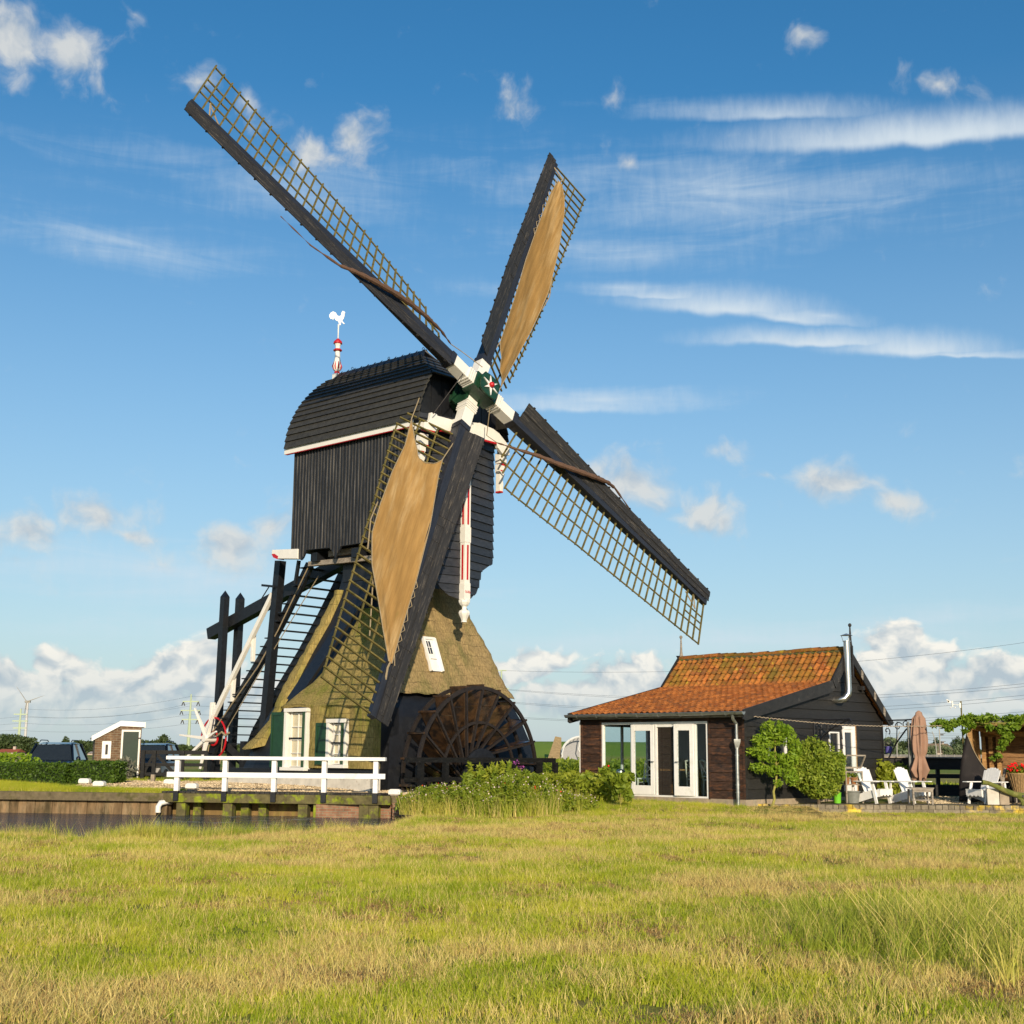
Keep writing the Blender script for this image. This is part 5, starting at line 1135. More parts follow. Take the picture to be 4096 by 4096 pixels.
# local: x along the door side (right), y depth; door side x 0..wF, window side runs to -x
mb.prism([(-.02, -.0, 0), (wF, 0, 0), (wF, 0, 2.02), (-.02, 0, 2.06)], (0, 1.6, 0)); mb.prism([(-.98, .02, 0), (-.02, .02, 0), (-.02, .02, 2.06), (-.98, .02, 1.55)], (0, 1.55, 0)); mb.build('wall', M['brick'], sh)
mb = MB(); mb.prism([(-1.12, -.06, 1.50), (-.03, -.06, 2.05), (wF + .12, -.06, 2.02), (wF + .14, -.06, 2.20), (-.02, -.06, 2.24), (-1.13, -.06, 1.68)], (0, .03, 0)); mb.prism([(-1.12, -.03, 1.62), (-.03, -.03, 2.19), (wF + .12, -.03, 2.15), (wF + .12, -.03, 2.10), (-.03, -.03, 2.1), (-1.1, -.03, 1.56)], (0, 1.7, 0)); mb.box((wF + .10, -.05, 2.0), (wF + .14, 1.66, 2.19)); mb.build('roof_edge', M['whiteb'], sh)
mb = MB(); mb.box((.03, -.06, .02), (wF - .04, .03, 1.92)); mb.build('door_frame', M['white'], sh); mb = MB(); mb.box((.10, -.075, .04), (wF - .11, -.055, 1.85)); d_ = mb.build('door', mat('shed_door_green', (.006, .026, .014), .4, .2, 5, spec=.4), sh)
mb = MB(); mb.box((wF - .15, -.09, 1.6), (wF - .02, -.07, 1.64)); mb.box((wF - .15, -.09, .25), (wF - .02, -.07, .29)); mb.build('hinge', M['ironb'], d_); mb = MB(); mb.box((.11, -.10, 1.0), (.16, -.07, 1.04)); mb.build('handle', M['ironb'], d_)
mb = MB(); mb.box((-.70, -.03, .88), (-.35, .03, 1.50)); f = mb.build('window', M['whiteb'], sh); mb = MB(); mb.box((-.57, -.04, 1.02), (-.47, -.028, 1.38)); mb.build('pane', M['pane'], f)
# lavender in front of the shed
def plant(name, label, cat, loc, builds, stems=None, group=None):
    t = thing(name, label, cat, loc, 0, group)
    for nm, pts, size, mt, kw in builds: leaf_mesh(nm, np.array(pts), size, mt, t, **kw)
    if stems: stems.build('stems', M['trunk'], t)
    return t
px0 = gx(1050 / 2.147, 47.2, .55); n = 420; a = RS.uniform(0, 2 * math.pi, n); r = RS.uniform(0, .34, n); z = RS.uniform(.05, .95, n); P = np.stack([np.cos(a) * r * (.4 + z), np.sin(a) * r * (.4 + z), z * (1 - .6 * r)], 1)
plant('lavender_bush', 'grey spiky lavender bush at the foot of the shed door', 'bush', (px0 + .1, 47.3, .48), [('foliage', P, .07, L['lav'], dict(elong=3.0, updir=0))])
# clipped hedges
def hedge(x0, x1, Y, z0, z1, dp, label):
    t = thing('hedge', label, 'hedge', (x0, Y, z0), R(-3), 'clipped hedges along the quay'); w_ = x1 - x0; h = z1 - z0
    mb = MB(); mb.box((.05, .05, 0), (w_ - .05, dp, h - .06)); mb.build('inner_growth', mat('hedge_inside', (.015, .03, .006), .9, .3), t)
    n = int(w_ * h * 900); P1 = np.stack([RS.uniform(0, w_, n), RS.normal(.02, .025, n), RS.uniform(0, h, n)], 1)
    n2_ = int(w_ * dp * 700); P2 = np.stack([RS.uniform(0, w_, n2_), RS.uniform(0, dp, n2_), h - .03 + RS.normal(0, .03, n2_)], 1)
    n3_ = int(dp * h * 900); P3 = np.stack([w_ + RS.normal(-.02, .025, n3_), RS.uniform(0, dp, n3_), RS.uniform(0, h, n3_)], 1)
    leaf_mesh('foliage', np.concatenate([P1, P2, P3]), .055, L['hedge'], t)
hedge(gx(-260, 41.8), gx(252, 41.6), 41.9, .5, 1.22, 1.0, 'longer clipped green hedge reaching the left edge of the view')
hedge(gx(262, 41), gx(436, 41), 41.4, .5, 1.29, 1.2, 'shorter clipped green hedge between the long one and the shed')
n = 900; P = in_ellipsoid(n, (-.4, 0, -.05), (1.15, .5, .36), .4); plant('ivy_bush', 'leafy bush with pale flowers behind the hedge at the far left', 'bush', (gx(50, 44), 44.6, 1.25), [('foliage', P, .09, L['tree'], {}), ('blossom', P[:30] + [0, -.05, .05], .05, L['flw'], {})])
# cars
def car(name, label, loc, rz, paint, suv=True):
    t = thing(name, label, 'car', loc, R(rz)); W2 = .92; Ln = 4.5
    secs = [(-2.2, .35, .55, .70), (-2.15, .30, .90, .86), (-1.2, .28, .98, .92), (0, .28, 1.0, .92), (1.6, .28, 1.02, .92), (2.1, .30, 1.0, .90), (2.25, .40, .95, .80)]
    mb = MB(); rows = []
    for (y, zb, zt, w_) in secs: rows.append([(-w_, y, zb + .1), (-w_ * .98, y, zt - .12), (-w_ * .88, y, zt), (w_ * .88, y, zt), (w_ * .98, y, zt - .12), (w_, y, zb + .1), (w_ * .85, y, zb), (-w_ * .85, y, zb)])
    mb.grid(rows, close=True); mb.add(rows[0], [tuple(range(8))]); mb.add(rows[-1], [tuple(range(8))])
    bd = mb.build('body', paint, t, smooth=True, bevel=.03)
    mb = MB(); g_ = [(-1.1, 1.0, .80), (-.45, 1.60, .66), (.4, 1.68, .66), (1.5, 1.64, .66), (2.12, 1.05, .78)]
    rows = [[(-.82 if i in (0, 4) else -w_, y, z - .05), (-w_ * .9, y, z), (w_ * .9, y, z), (.82 if i in (0, 4) else w_, y, z - .05)] for i, (y, z, w_) in enumerate(g_)]
    mb.grid([[(p[0], p[1], p[2]) for p in r] for r in rows[1:4]]); mb.build('roof', paint, t, smooth=True)
    mb = MB(); base = [[(-.86, y, 1.0), (.86, y, 1.0)] for y in (-1.1, -.45, .4, 1.5, 2.12)]
    for sx in (-1, 1): mb.add([(sx * .86, -1.1, .99), (sx * .86, 2.14, .99), (sx * .66, 1.55, 1.60), (sx * .66, -.42, 1.57)], [(0, 1, 2, 3)])
    mb.add([(-.82, -1.12, .99), (.82, -1.12, .99), (.62, -.46, 1.57), (-.62, -.46, 1.57)], [(0, 1, 2, 3)]); mb.add([(-.84, 2.16, .99), (.84, 2.16, .99), (.62, 1.56, 1.60), (-.62, 1.56, 1.60)], [(0, 1, 2, 3)])
    gl = mb.build('windows', M['carglass'], t)
    mb = MB()
    for sx in (-1, 1):
        for (y, y2) in ((-1.1, -.42), (.5, .5), (2.14, 1.55)): mb.beam((sx * .865, y, .99), (sx * .675, y2, 1.62), .07, .05)
    mb.build('pillars', paint, t)
    for sx in (-1, 1):
        mb = MB(); mb.tube([(sx * .60, -.2, 1.70), (sx * .60, 0, 1.76), (sx * .60, 1.3, 1.76), (sx * .60, 1.5, 1.68)], .02, 6); mb.build('roof_rail', M['ironb'], t)
        for y in (-1.4, 1.45):
            mb = MB(); mb.tube([(sx * .70, y, .33), (sx * .93, y, .33)], .33, 20); w_ = mb.build('wheel', M['tyre'], t, smooth=True); mb = MB(); mb.tube([(sx * .925, y, .33), (sx * .94, y, .33)], .2, 14); mb.build('rim', M['lampc'], w_)
        mb = MB(); mb.box((sx * .84, -2.22, .72), (sx * .55, -2.10, .85)); mb.build('headlight', M['lampc'], t); mb = MB(); mb.box((sx * .86, 2.14, .75), (sx * .66, 2.27, 1.0)); mb.build('tail_light', M['lamp_red'], t)
        mb = MB(); mb.sphere((sx * 1.0, -.75, 1.05), .09, 8); mb.build('wing_mirror', paint, t, smooth=True)
    mb = MB(); mb.box((-.26, -2.24, .5), (.26, -2.2, .6)); mb.box((-.26, 2.25, .62), (.26, 2.29, .73)); mb.build('number_plate', M['plate'], t)
    return t
car('parked_car', 'dark blue estate car with roof rails parked behind the hedge', (gx(198, 53, .3), 53.5, .28), 8, M['carpaint'])
car('parked_car', 'black car parked behind the black gate beside the brick shed', (gx(600, 55, .3), 55.0, .28), 3, M['carblack'])
# black gate / fence left of the mill
gt = thing('field_gate', 'black timber field gate with diagonal braces left of the mill', 'gate', (gx(553, 46), 46.2, .45), R(-2)); gl_ = 3.6; gt.scale = (.62, 1, .84)
for z, h in ((1.28, .16), (.80, .13), (.42, .13), (.12, .1)):
    mb = MB(); mb.box((0, 0, z), (gl_, .05, z + h)); mb.build('bar', M['blackfence'], gt)
for x in (.0, .62, 2.2, 3.5):
    mb = MB(); mb.box((x, -.08, -.1), (x + .2, .0, 1.42)); mb.build('post', M['blackfence'], gt)
for a, b in (((.85, .05, 1.25), (1.9, .05, .45)), ((.1, .05, .45), (.62, .05, 1.25))):
    mb = MB(); mb.beam(a, b, .05, .14); mb.build('brace', M['blackfence'], gt)
#=== TERRACE
TZ0 = .30
def P3(x, y, Y): return at(x, y, Y)
mb = MB()
xa, xb = gx(3260, 37.6, .3), 18.5
tagk(mb.box((xa, 37.75, .10), (xb, 39.2, .285)).build('terrace_paving', mat('terrace_slabs', (.15, .12, .075), .95, .35, 10, (.20, .19, .05), 4, .5, .65, .4, 30)), 'structure')
mb = MB(); mb.add([(xa - .6, 39.2, .26), (xb, 39.2, .29), (xb, 43.0, .36), (xa + 1.2, 42.0, .36)], [(0, 1, 2, 3)])
gm = mat('shell_gravel', (.66, .54, .38), .95, .5, 40, (.40, .30, .18), 12, .45, .6, .8, 60)
tagk(mb.build('gravel', gm), 'structure')
edg = thing('edging_wall', 'low terrace edging of small lichen-covered blocks above the meadow', 'wall', (0, 0, 0))
mb = MB(); x = xa - 2.4
while x < xb: w_ = RS.uniform(.15, .22); mb.box((x, 37.52, .16 + .02), (x + w_ - .015, 37.80, .295 + RS.uniform(-.008, .008))); x += w_
mb.build('top_course', M['stone'], edg)
mb = MB(); x = xa - .8
while x < xb: w_ = RS.uniform(.7, 1.0); mb.box((x, 37.50, -.05), (x + w_ - .012, 37.75, .175)); x += w_
mb.build('lower_beam', M['stone'], edg)
# adirondack chairs
def adirondack(loc, rz, label):
    t = thing('adirondack_chair', label, 'garden chair', loc, R(rz), 'white slatted garden chairs on the terrace'); wm = M['whiteb']
    # local: faces -y; x across
    for sx in (-1, 1):
        mb = MB(); mb.prism([(sx * .26, -.48, .30), (sx * .26, -.42, .40), (sx * .26, -.1, .36), (sx * .26, .40, .22), (sx * .26, .55, .05), (sx * .26, .50, 0), (sx * .26, .30, .02), (sx * .26, -.2, .16), (sx * .26, -.46, .20)], (sx * .028, 0, 0)); mb.build('side_rail', wm, t, bevel=.004)
        mb = MB(); mb.beam((sx * .31, -.36, 0), (sx * .31, -.22, .60), .035, .09, up=(0, 1, 0)); mb.build('leg', wm, t, bevel=.004)
        mb = MB(); mb.beam((sx * .33, .46, .14), (sx * .33, .42, .60), .035, .06, up=(0, 1, 0)); mb.build('leg', wm, t, bevel=.004)
        mb = MB(); mb.prism([(sx * .26, -.45, .605), (sx * .42, -.45, .605), (sx * .44, -.36, .605), (sx * .40, .5, .605), (sx * .30, .52, .605), (sx * .27, -.1, .605)], (0, 0, .025)); mb.build('armrest', wm, t, bevel=.004)
    for k in range(5): 
        y = -.44 + .105 * k; z = .405 - .03 * k * .9
        mb = MB(); mb.beam((-.29, y, z), (.29, y, z), .095, .02); mb.build('seat_slat', wm, t)
    mb = MB(); pts = [(-.29, -.475, .39), (.29, -.475, .39)] + [(.29 - .58 * i / 24, -.475, .23 + .022 * math.cos(i * math.pi / 3.0)) for i in range(25)]; mb.prism(pts, (0, .022, 0)); mb.build('apron', wm, t)
    for k in range(6):
        x0 = -.27 + k * .09; top = 1.02 - .012 * (k - 2.5) ** 2; y0, z0 = .02, .30; ang = R(24)
        L2 = top / math.cos(ang) - .33 / math.cos(ang); 
        xt = x0 * 1.12
        a = Vector((x0 + .044, y0 + .02, z0 - .06)); b = Vector((xt + .05, y0 + .02 + math.tan(ang) * (top - z0), top)); mb = MB(); mb.beam(a, b, .086, .02, up=(0, 1, 0), w2=.098); mb.build('back_slat', wm, t, bevel=.003)
    mb = MB(); mb.beam((-.34, .30, .585), (.34, .30, .585), .05, .04); mb.beam((-.26, .12, .30), (.26, .12, .30), .04, .06); mb.build('back_rail', wm, t)
    return t
pc = at(1 / 1, 1, 1)
adirondack((gx(3498, 38.6), 38.75, TZ0), 38, 'white slatted garden chair nearest the barn, left of the other two')
adirondack((gx(3648, 38.9), 39.0, TZ0), 36, 'white slatted garden chair behind the small grey table')
adirondack((gx(3955, 38.7), 38.9, TZ0), -62, 'white slatted garden chair by the woodshed, facing the other way')
# small grey trestle table
t = thing('side_table', 'small weathered grey table in front of the middle garden chair', 'table', (gx(3681, 38.2), 38.15, TZ0), R(4))
mb = MB(); mb.prism([(-.33, -.22, .46), (.33, -.22, .46), (.25, -.22, .34), (-.25, -.22, .34)], (0, .03, 0)); mb.box((-.33, -.19, .44), (.33, .22, .465)); mb.build('tabletop', M['greywood'], t)
for sx in (-1, 1):
    for y in (-.18, .18):
        mb = MB(); mb.box((sx * .27 - .025, y - .025, 0), (sx * .27 + .025, y + .025, .42)); mb.build('leg', M['greywood'], t)
mb = MB(); mb.beam((-.27, -.18, .12), (.27, -.18, .12), .03); mb.build('stretcher', M['greywood'], t)
# closed parasol
pcX = gx(3690, 41, 1.0); t = thing('parasol', 'closed taupe cantilever parasol wrapped round its pole', 'parasol', (pcX, 41.0, .35), 0)
mb = MB(); rows = []; zs_ = np.linspace(2.62, .68, 40); nA = 96
for i, z in enumerate(zs_):
    f_ = (2.62 - z) / 1.94; row = []
    cx_ = -.05 * f_ - .02
    for j in range(nA):
        a = 2 * math.pi * j / nA
        base = interp(f_, [0, .03, .10, .2, .45, .62, .70, .78, .9, 1.0], [.01, .11, .22, .24, .29, .27, .19, .23, .30, .16]); 
        fold = interp(f_, [0, .1, .5, .7, 1], [.05, .16, .22, .14, .5])
        r = .74 * base * (1 + fold * math.sin(a * 7 + f_ * 1.6) + fold * .7 * math.sin(a * 11 + 1 - f_ * 2.5) + .05 * math.sin(a * 2 + f_ * 9))
        dz = -.16 * (math.sin(a * 3 + .6) * .5 + .5) * (f_ > .97) * 1.0
        row.append((cx_ + r * math.cos(a), r * math.sin(a) * .8, z + dz))
    rows.append(row)
mb.grid(rows, close=True); mb.build('canopy', M['parasol'], t, smooth=True, recalc=False)
mb = MB(); rows = []
for z, r in ((2.66, .02), (2.60, .10), (2.35, .15), (2.16, .20)): rows.append([(-.02 + r * (1 + .12 * math.sin(a * 4)) * math.cos(a), r * .85 * math.sin(a), z - (.10 * math.sin(a * 2 + .8) if r > .25 else 0)) for a in [2 * math.pi * j / 32 for j in range(32)]])
mb.grid(rows, close=True); mb.build('top_cover', M['parasol'], t, smooth=True, recalc=False)
mb = MB(); mb.box((-.34, .15, 0), (-.28, .22, 2.32)); mb.box((-.25, .15, 0), (-.20, .22, 2.28)); mb.build('mast', mat('dark_alu_mast', (.10, .11, .11), .4, .2, spec=.5), t); mb = MB(); mb.box((-.6, -.3, -.05), (.2, .5, .02)); mb.tube([(0, 0, 0), (0, 0, .8)], .03, 8); mb.build('base', M['ironb'], t)
# yellow-green bush behind the chairs
def bush(name, label, cat, loc, els, size, lm, n, stem=None, group=None, shell=.3, elong=1.7, parts=None, ns=None):
    t = thing(name, label, cat, loc, 0, group); P = []
    tot = sum(e[3] * e[4] * e[5] for e in els)
    for e in els: P.append(in_ellipsoid(int(n * e[3] * e[4] * e[5] / tot), e[:3], e[3:6], shell))
    P = np.concatenate(P); leaf_mesh('foliage', P, size, lm, t, elong=elong)
    if stem is not None: stem.build('trunk', M['trunk'], t, smooth=True)
    return t, P
rnd = lambda n, R0, r0: [(RS.uniform(-R0[0], R0[0]), RS.uniform(-R0[1], R0[1]), RS.uniform(R0[2], R0[3]), *(RS.uniform(*r0, 3))) for _ in range(n)]
bush('bamboo_bush', 'yellow-green bush growing behind the garden chairs beside the barn', 'bush', (gx(3563, 42.2), 42.2, .35), [(0, 0, .55, .55, .4, .5), (-.25, 0, .85, .3, .3, .35), (.3, 0, .8, .3, .3, .3), (.1, 0, .3, .6, .4, .3)], .09, L['weedy'], 1500, elong=2.4)
# hanging basket
hb = at(3488 + 0, 2995, 42.3); hb = at(3350 + 530 / 2.59, 2700 + 783 / 2.59, 42.6)
t = thing('hanging_pot', 'violet pot hanging from the iron bracket at the barn corner', 'flower pot', (hb.x, hb.y, hb.z)); mb = MB(); mb.lathe([(.10, -.09), (.12, .10), (.13, .11), (.13, .13), (.11, .13)], n=16); mb.build('pot', M['purple'], t, smooth=True)
leaf_mesh('dry_plant', in_ellipsoid(160, (0, 0, .2), (.20, .15, .10), 0), .04, L['lav'], t); mb = MB(); mb.tube([(-.12, 0, .12), (0, 0, .9)], .005, 4); mb.tube([(.12, 0, .12), (0, 0, .9)], .005, 4); mb.build('wire', M['ironb'], t)
# plant stand / cold frame
psX, psY = gx(3402, 38.9), 38.9
t = thing('cold_frame', 'grey glazed plant stand with a tilted lid against the barn gable', 'plant stand', (psX, psY, TZ0), R(20))
for x, y in ((-.27, -.22), (.27, -.22), (-.27, .22), (.27, .22)):
    mb = MB(); mb.box((x - .02, y - .02, 0), (x + .02, y + .02, 1.0 if y > 0 else .9)); mb.build('leg', M['greywood'], t)
mb = MB(); mb.box((-.28, -.22, .50), (.28, .22, .53)); mb.build('shelf', M['greywood'], t)
mb = MB(); mb.box((-.28, -.235, .86), (.28, -.215, .90)); mb.box((-.28, .215, .96), (.28, .235, 1.0)); mb.build('rail', M['greywood'], t)
mb = MB(); mb.prism([(-.30, -.10, 1.0), (.32, -.10, 1.0), (.32, -.35, 1.34), (-.30, -.35, 1.34)], (0, .02, .02)); mb.build('lid', M['glass'], t)
mb = MB()
for a, b in (((-.30, -.10, 1.0), (.32, -.10, 1.0)), ((.32, -.10, 1.0), (.32, -.35, 1.34)), ((.32, -.35, 1.34), (-.30, -.35, 1.34)), ((-.30, -.35, 1.34), (-.30, -.10, 1.0))): mb.beam(a, b, .04)
mb.build('lid_frame', M['greywood'], t)
mb = MB(); mb.box((-.26, -.228, .54), (.26, -.222, .85)); mb.build('pane', M['glass'], t)
for i, dx in enumerate((-.16, .08)):
    v = Matrix.Rotation(R(20), 3, 'Z') @ Vector((dx, -.08, .53)); k = thing('flower_pot', ('left' if i == 0 else 'right') + ' terracotta pot with bright seedlings on the plant stand', 'flower pot', (psX + v.x, psY + v.y, TZ0 + v.z), 0, 'terracotta pots on the plant stand')
    mb = MB(); mb.lathe([(.07, 0), (.095, .15), (.105, .15), (.105, .19), (.09, .19)], n=16); mb.build('pot', M['terracotta'], k, smooth=True); leaf_mesh('seedlings', in_ellipsoid(130, (0, 0, .26), (.12, .12, .09), 0), .045, L['weedy'], k)
t = thing('lime_pot', 'lime green pot between the round bush and the plant stand', 'flower pot', (gx(3350, 38.6), 38.6, TZ0)); mb = MB(); mb.lathe([(.10, 0), (.11, .26), (.12, .30), (.10, .30)], n=18); mb.build('pot', M['lime'], t, smooth=True)
t = thing('wash_tub', 'grey tub on the ground under the plant stand', 'tub', (psX + .02, psY - .15, TZ0)); mb = MB(); mb.lathe([(.17, 0), (.22, .30), (.24, .31), (.24, .34), (.20, .34)], n=20); mb.build('tub', M['tub'], t, smooth=True)
# round bush and small wisteria tree in front of the gable
lb_ = [(0, 0, .95, .66, .55, .66), (-.05, 0, 1.4, .44, .36, .38), (.3, 0, 1.0, .48, .4, .5), (-.35, 0, .8, .40, .36, .45), (.05, -.05, .50, .58, .46, .34)]
for _ in range(46):
    a = RS.uniform(0, 6.28); e_ = RS.uniform(-.5, 1.25); r_ = RS.uniform(.9, 1.12); lb_.append((math.cos(a) * math.cos(e_) * .72 * r_, math.sin(a) * math.cos(e_) * .55 * r_, .98 + math.sin(e_) * .78 * r_, RS.uniform(.09, .17), RS.uniform(.09, .15), RS.uniform(.14, .26)))
bush('laurel_bush', 'round dense evergreen bush in front of the black gable', 'bush', (gx(3255, 38.9), 38.3, .25), lb_, .052, L['bush'], 17000, MB().tube([(0, 0, -.1), (.02, 0, .5), (0, 0, 1.2)], [.05, .04, .02], 8), shell=.35, elong=2.1)
els = [(0, 0, 2.05, .42, .35, .28), (-.25, 0, 1.75, .42, .3, .22), (.28, 0, 1.9, .32, .3, .3), (-.5, 0, 1.45, .35, .3, .15), (-.1, 0, 1.3, .4, .3, .17), (.35, 0, 1.25, .30, .3, .22), (-.45, 0, 1.02, .32, .3, .15), (0, 0, .95, .36, .3, .17), (.42, 0, .80, .22, .2, .25), (.05, 0, .62, .13, .12, .12), (.55, 0, 1.55, .22, .25, .3)]
tr = MB().tube([(-.12, 0, -.05), (-.05, 0, .18), (-.07, 0, .38), (.0, 0, .62), (.04, 0, .95), (.0, 0, 1.4), (.02, 0, 1.9)], [.045, .035, .032, .03, .026, .022, .01], 8); tr.tube([(.02, 0, .9), (-.3, .02, 1.1), (-.5, 0, 1.4)], [.018, .014, .008], 6); tr.tube([(.02, 0, 1.1), (.3, .02, 1.3), (.5, 0, 1.6)], [.018, .014, .008], 6)
t = thing('wisteria_tree', 'small tree with a thin bent trunk and layered bright foliage before the gable', 'tree', (gx(3093, 37.6), 37.15, .27)); P = np.concatenate([in_ellipsoid(int(4200 * e[3] * e[5] / .9), e[:3], e[3:6], .1) for e in els]); leaf_mesh('foliage', P, .050, L['tree'], t, elong=2.6); tr.build('trunk', M['vinebark'], t, smooth=True)
# dahlias by the front wall
for i, (x, y, Y, h, lb) in enumerate(((2482, 3232, 36.6, .85, 'leafy dahlia plant standing alone before the big glass pane'), (2420, 3215, 38.5, 1.05, 'leafy plant with a dark red bloom at the left barn post'), (2330, 3220, 38.0, .75, 'low leafy plant left of the barn post above the weeds'))):
    p = at(x, y, Y); els = [(RS.uniform(-.25, .25), RS.uniform(-.15, .15), RS.uniform(.15, h * .85), .16, .16, .14) for _ in range(11)]
    t = thing('dahlia_plant', lb, 'plant', (p.x, p.y, .3), 0, 'leafy plants along the barn front'); leaf_mesh('foliage', np.concatenate([in_ellipsoid(75, e[:3], e[3:6]) for e in els]), .11, L['weed'], t)
    s_ = MB(); [s_.tube([(0, 0, 0), (e[0], e[1], e[2] + .1)], .008, 4) for e in els]; s_.build('stems', M['vinebark'], t)
    if i == 1: mb = MB(); mb.sphere((.1, -.1, 1.0), .028, 8); mb.build('flower', M['redfl'], t)
# woodshed
WX, WY = gx(3876, 40.3, 1), 40.4; WROT = -30
def wsl(x, y, z): return Vector((WX, WY, 0)) + Matrix.Rotation(R(WROT), 3, 'Z') @ Vector((x, y, z))
ws = thing('woodshed', 'open pine woodshed with a flat roof overgrown by vine at the right edge', 'shed', (WX, WY, .30), R(WROT))
mb = MB(); Wd = 4.6; Dp = 1.9
mb.box((.1, Dp + .032, .1), (Wd, Dp + .05, 2.3))
for k in range(9): z = .1 + k * .245; mb.box((.1, Dp, z), (Wd, Dp + .03, z + .235))
mb.build('back_boards', mat('shaded_pine_boards', (.24, .13, .055), .75, .35, 6, (.15, .08, .035), 3, .45, .62, .3, 20, (1, 1, 6), island=.25), ws)  # darker pine tone: the shade inside the shed is put into the colour
mb = MB()
for k in range(6): y = .12 + k * .27; mb.box((.04, y, .9 if k < 3 else .1), (.07, y + .25, 2.15))
mb.build('side_boards', M['tanwood'], ws)
for x, y, z1 in ((.06, .0, 2.25), (.10, Dp - .1, 2.2), (.55, Dp - .14, 2.05), (.32, Dp - .14, 2.05)):
    mb = MB(); mb.box((x, y, 0), (x + .12, y + .1, z1)); mb.build('post', M['tanwood'], ws)
mb = MB(); mb.box((.1, Dp - .2, 1.95), (Wd, Dp - .08, 2.10)); mb.box((-.02, -.05, 2.22), (Wd, .05, 2.34)); mb.beam((.12, 0, 2.2), (.7, Dp - .2, 2.02), .1, .1); mb.build('beam', M['tanwood'], ws)
mb = MB(); mb.prism([(-.1, -.12, 2.34), (Wd, -.12, 2.34), (Wd, Dp + .15, 2.22), (-.1, Dp + .15, 2.22)], (0, 0, .05)); mb.build('roof', M['greywood'], ws)
# stacked firewood, each log a thing
lg = None; k = 0
for row in range(7):
    for j in range(13 - row):
        x = 1.15 + j * .205 + row * .10 + RS.uniform(-.02, .02); z = .08 + row * .165 + RS.uniform(-.012, .012); r = RS.uniform(.075, .10)
        if WX + x > 17.6: continue
        if lg is None:
            mb = MB(); mb.lathe([(.001, -.3), (.085, -.3), (.09, -.27), (.088, .3), (.001, .3)], n=9, ax=Matrix(((1, 0, 0), (0, 0, 1), (0, -1, 0)))); lg = mb.build('firewood_log', M['logw']); o = lg
        else: o = lg.copy(); C.objects.link(o)
        o.location = wsl(x, 1.0 + RS.uniform(-.12, .12), .30 + z); o.rotation_euler = (RS.uniform(-.1, .1), RS.uniform(0, 6), R(WROT) + RS.uniform(-.25, .25)); o.scale = (r / .088, 1, r / .088)
        tag(o, 'short round log in the firewood pile inside the woodshed', 'log', 'logs stacked in the woodshed')
# tarp
mb = MB(); rows = []
for i in range(25):
    t = i / 24; row = []
    for j in range(33):
        s_ = j / 32
        top = Vector((WX - .02 + 1.28 * s_, WY - .14 - .72 * s_ - .08 * math.sin(s_ * 3), interp(s_, [0, .1, .3, .55, .8, 1], [2.02, 1.55, 1.0, .70, .58, .52]) + .30 - .0))
        bot = Vector((WX - .42 + 1.6 * s_, WY - .40 - .72 * s_ - .10 * math.sin(s_ * 9), .32 + .03 * abs(math.sin(s_ * 14))))
        p = top.lerp(bot, t); p += Vector((0, -.10 * math.sin(math.pi * t) * (.6 + .4 * math.sin(s_ * 11)) - .03 * math.sin(s_ * 23 + t * 4), -.10 * math.sin(math.pi * t) * (1 - s_)))
        p.x -= .12 * math.sin(math.pi * t) * (1 - s_); row.append(p)
    rows.append(row)
mb.grid(rows); o = mb.build('tarpaulin', M['tarp'], smooth=True, recalc=False); tag(o, 'dark brown tarpaulin hung across the lower front of the woodshed', 'tarpaulin')
md = o.modifiers.new('thick', 'SOLIDIFY'); md.thickness = .01
mb = MB(); mb.tube([rows[0][j] + Vector((0, -.01, 0)) for j in range(33)], .014, 5); ch = mb.build('hem', M['rope'], o)
# vine over the roof
t = thing('climbing_vine', 'bright green wisteria vine sprawling over the woodshed roof', 'vine', (WX, WY, 2.6), R(WROT)); P = []
for _ in range(58):
    x = RS.uniform(-.15, 4.0); P.append(in_ellipsoid(85, (x, RS.uniform(-.3, .5), RS.uniform(.02, .22)), (.22, .2, .10)))
for (x, z, r, n) in ((-.55, -.02, .17, 190), (-.42, -.12, .14, 120), (-.7, .05, .12, 80), (-.85, -.03, .1, 50), (-.25, .02, .16, 160), (.1, .1, .22, 160), (.25, -.05, .14, 110), (.05, -.22, .10, 60), (1.15, -.18, .2, 170), (1.25, -.38, .17, 150), (1.12, -.55, .15, 120), (1.05, -.72, .10, 70), (.95, -.92, .1, 60), (.8, -1.0, .07, 30), (1.45, -.05, .2, 150), (.75, -.12, .12, 60), (2.2, -.2, .25, 150)): P.append(in_ellipsoid(n, (x, -.28, z), (r, .14, r * .75)))
leaf_mesh('foliage', np.concatenate(P), .07, L['vine'], t, elong=2.2)
mb = MB()
for _ in range(12):
    x = RS.uniform(0, 3.4); mb.tube([(x, -.2, 0), (x + .3, -.28, .03), (x + .7, -.22, -.03), (x + 1.0, -.28, 0)], .010, 5)
mb.tube([(.1, -.2, .05), (-.4, -.25, -.05), (-.9, -.28, .02)], .009, 5); mb.tube([(1.3, -.25, 0), (1.2, -.3, -.5), (.95, -.3, -.95)], .008, 5); mb.build('stems', M['vinebark'], t)
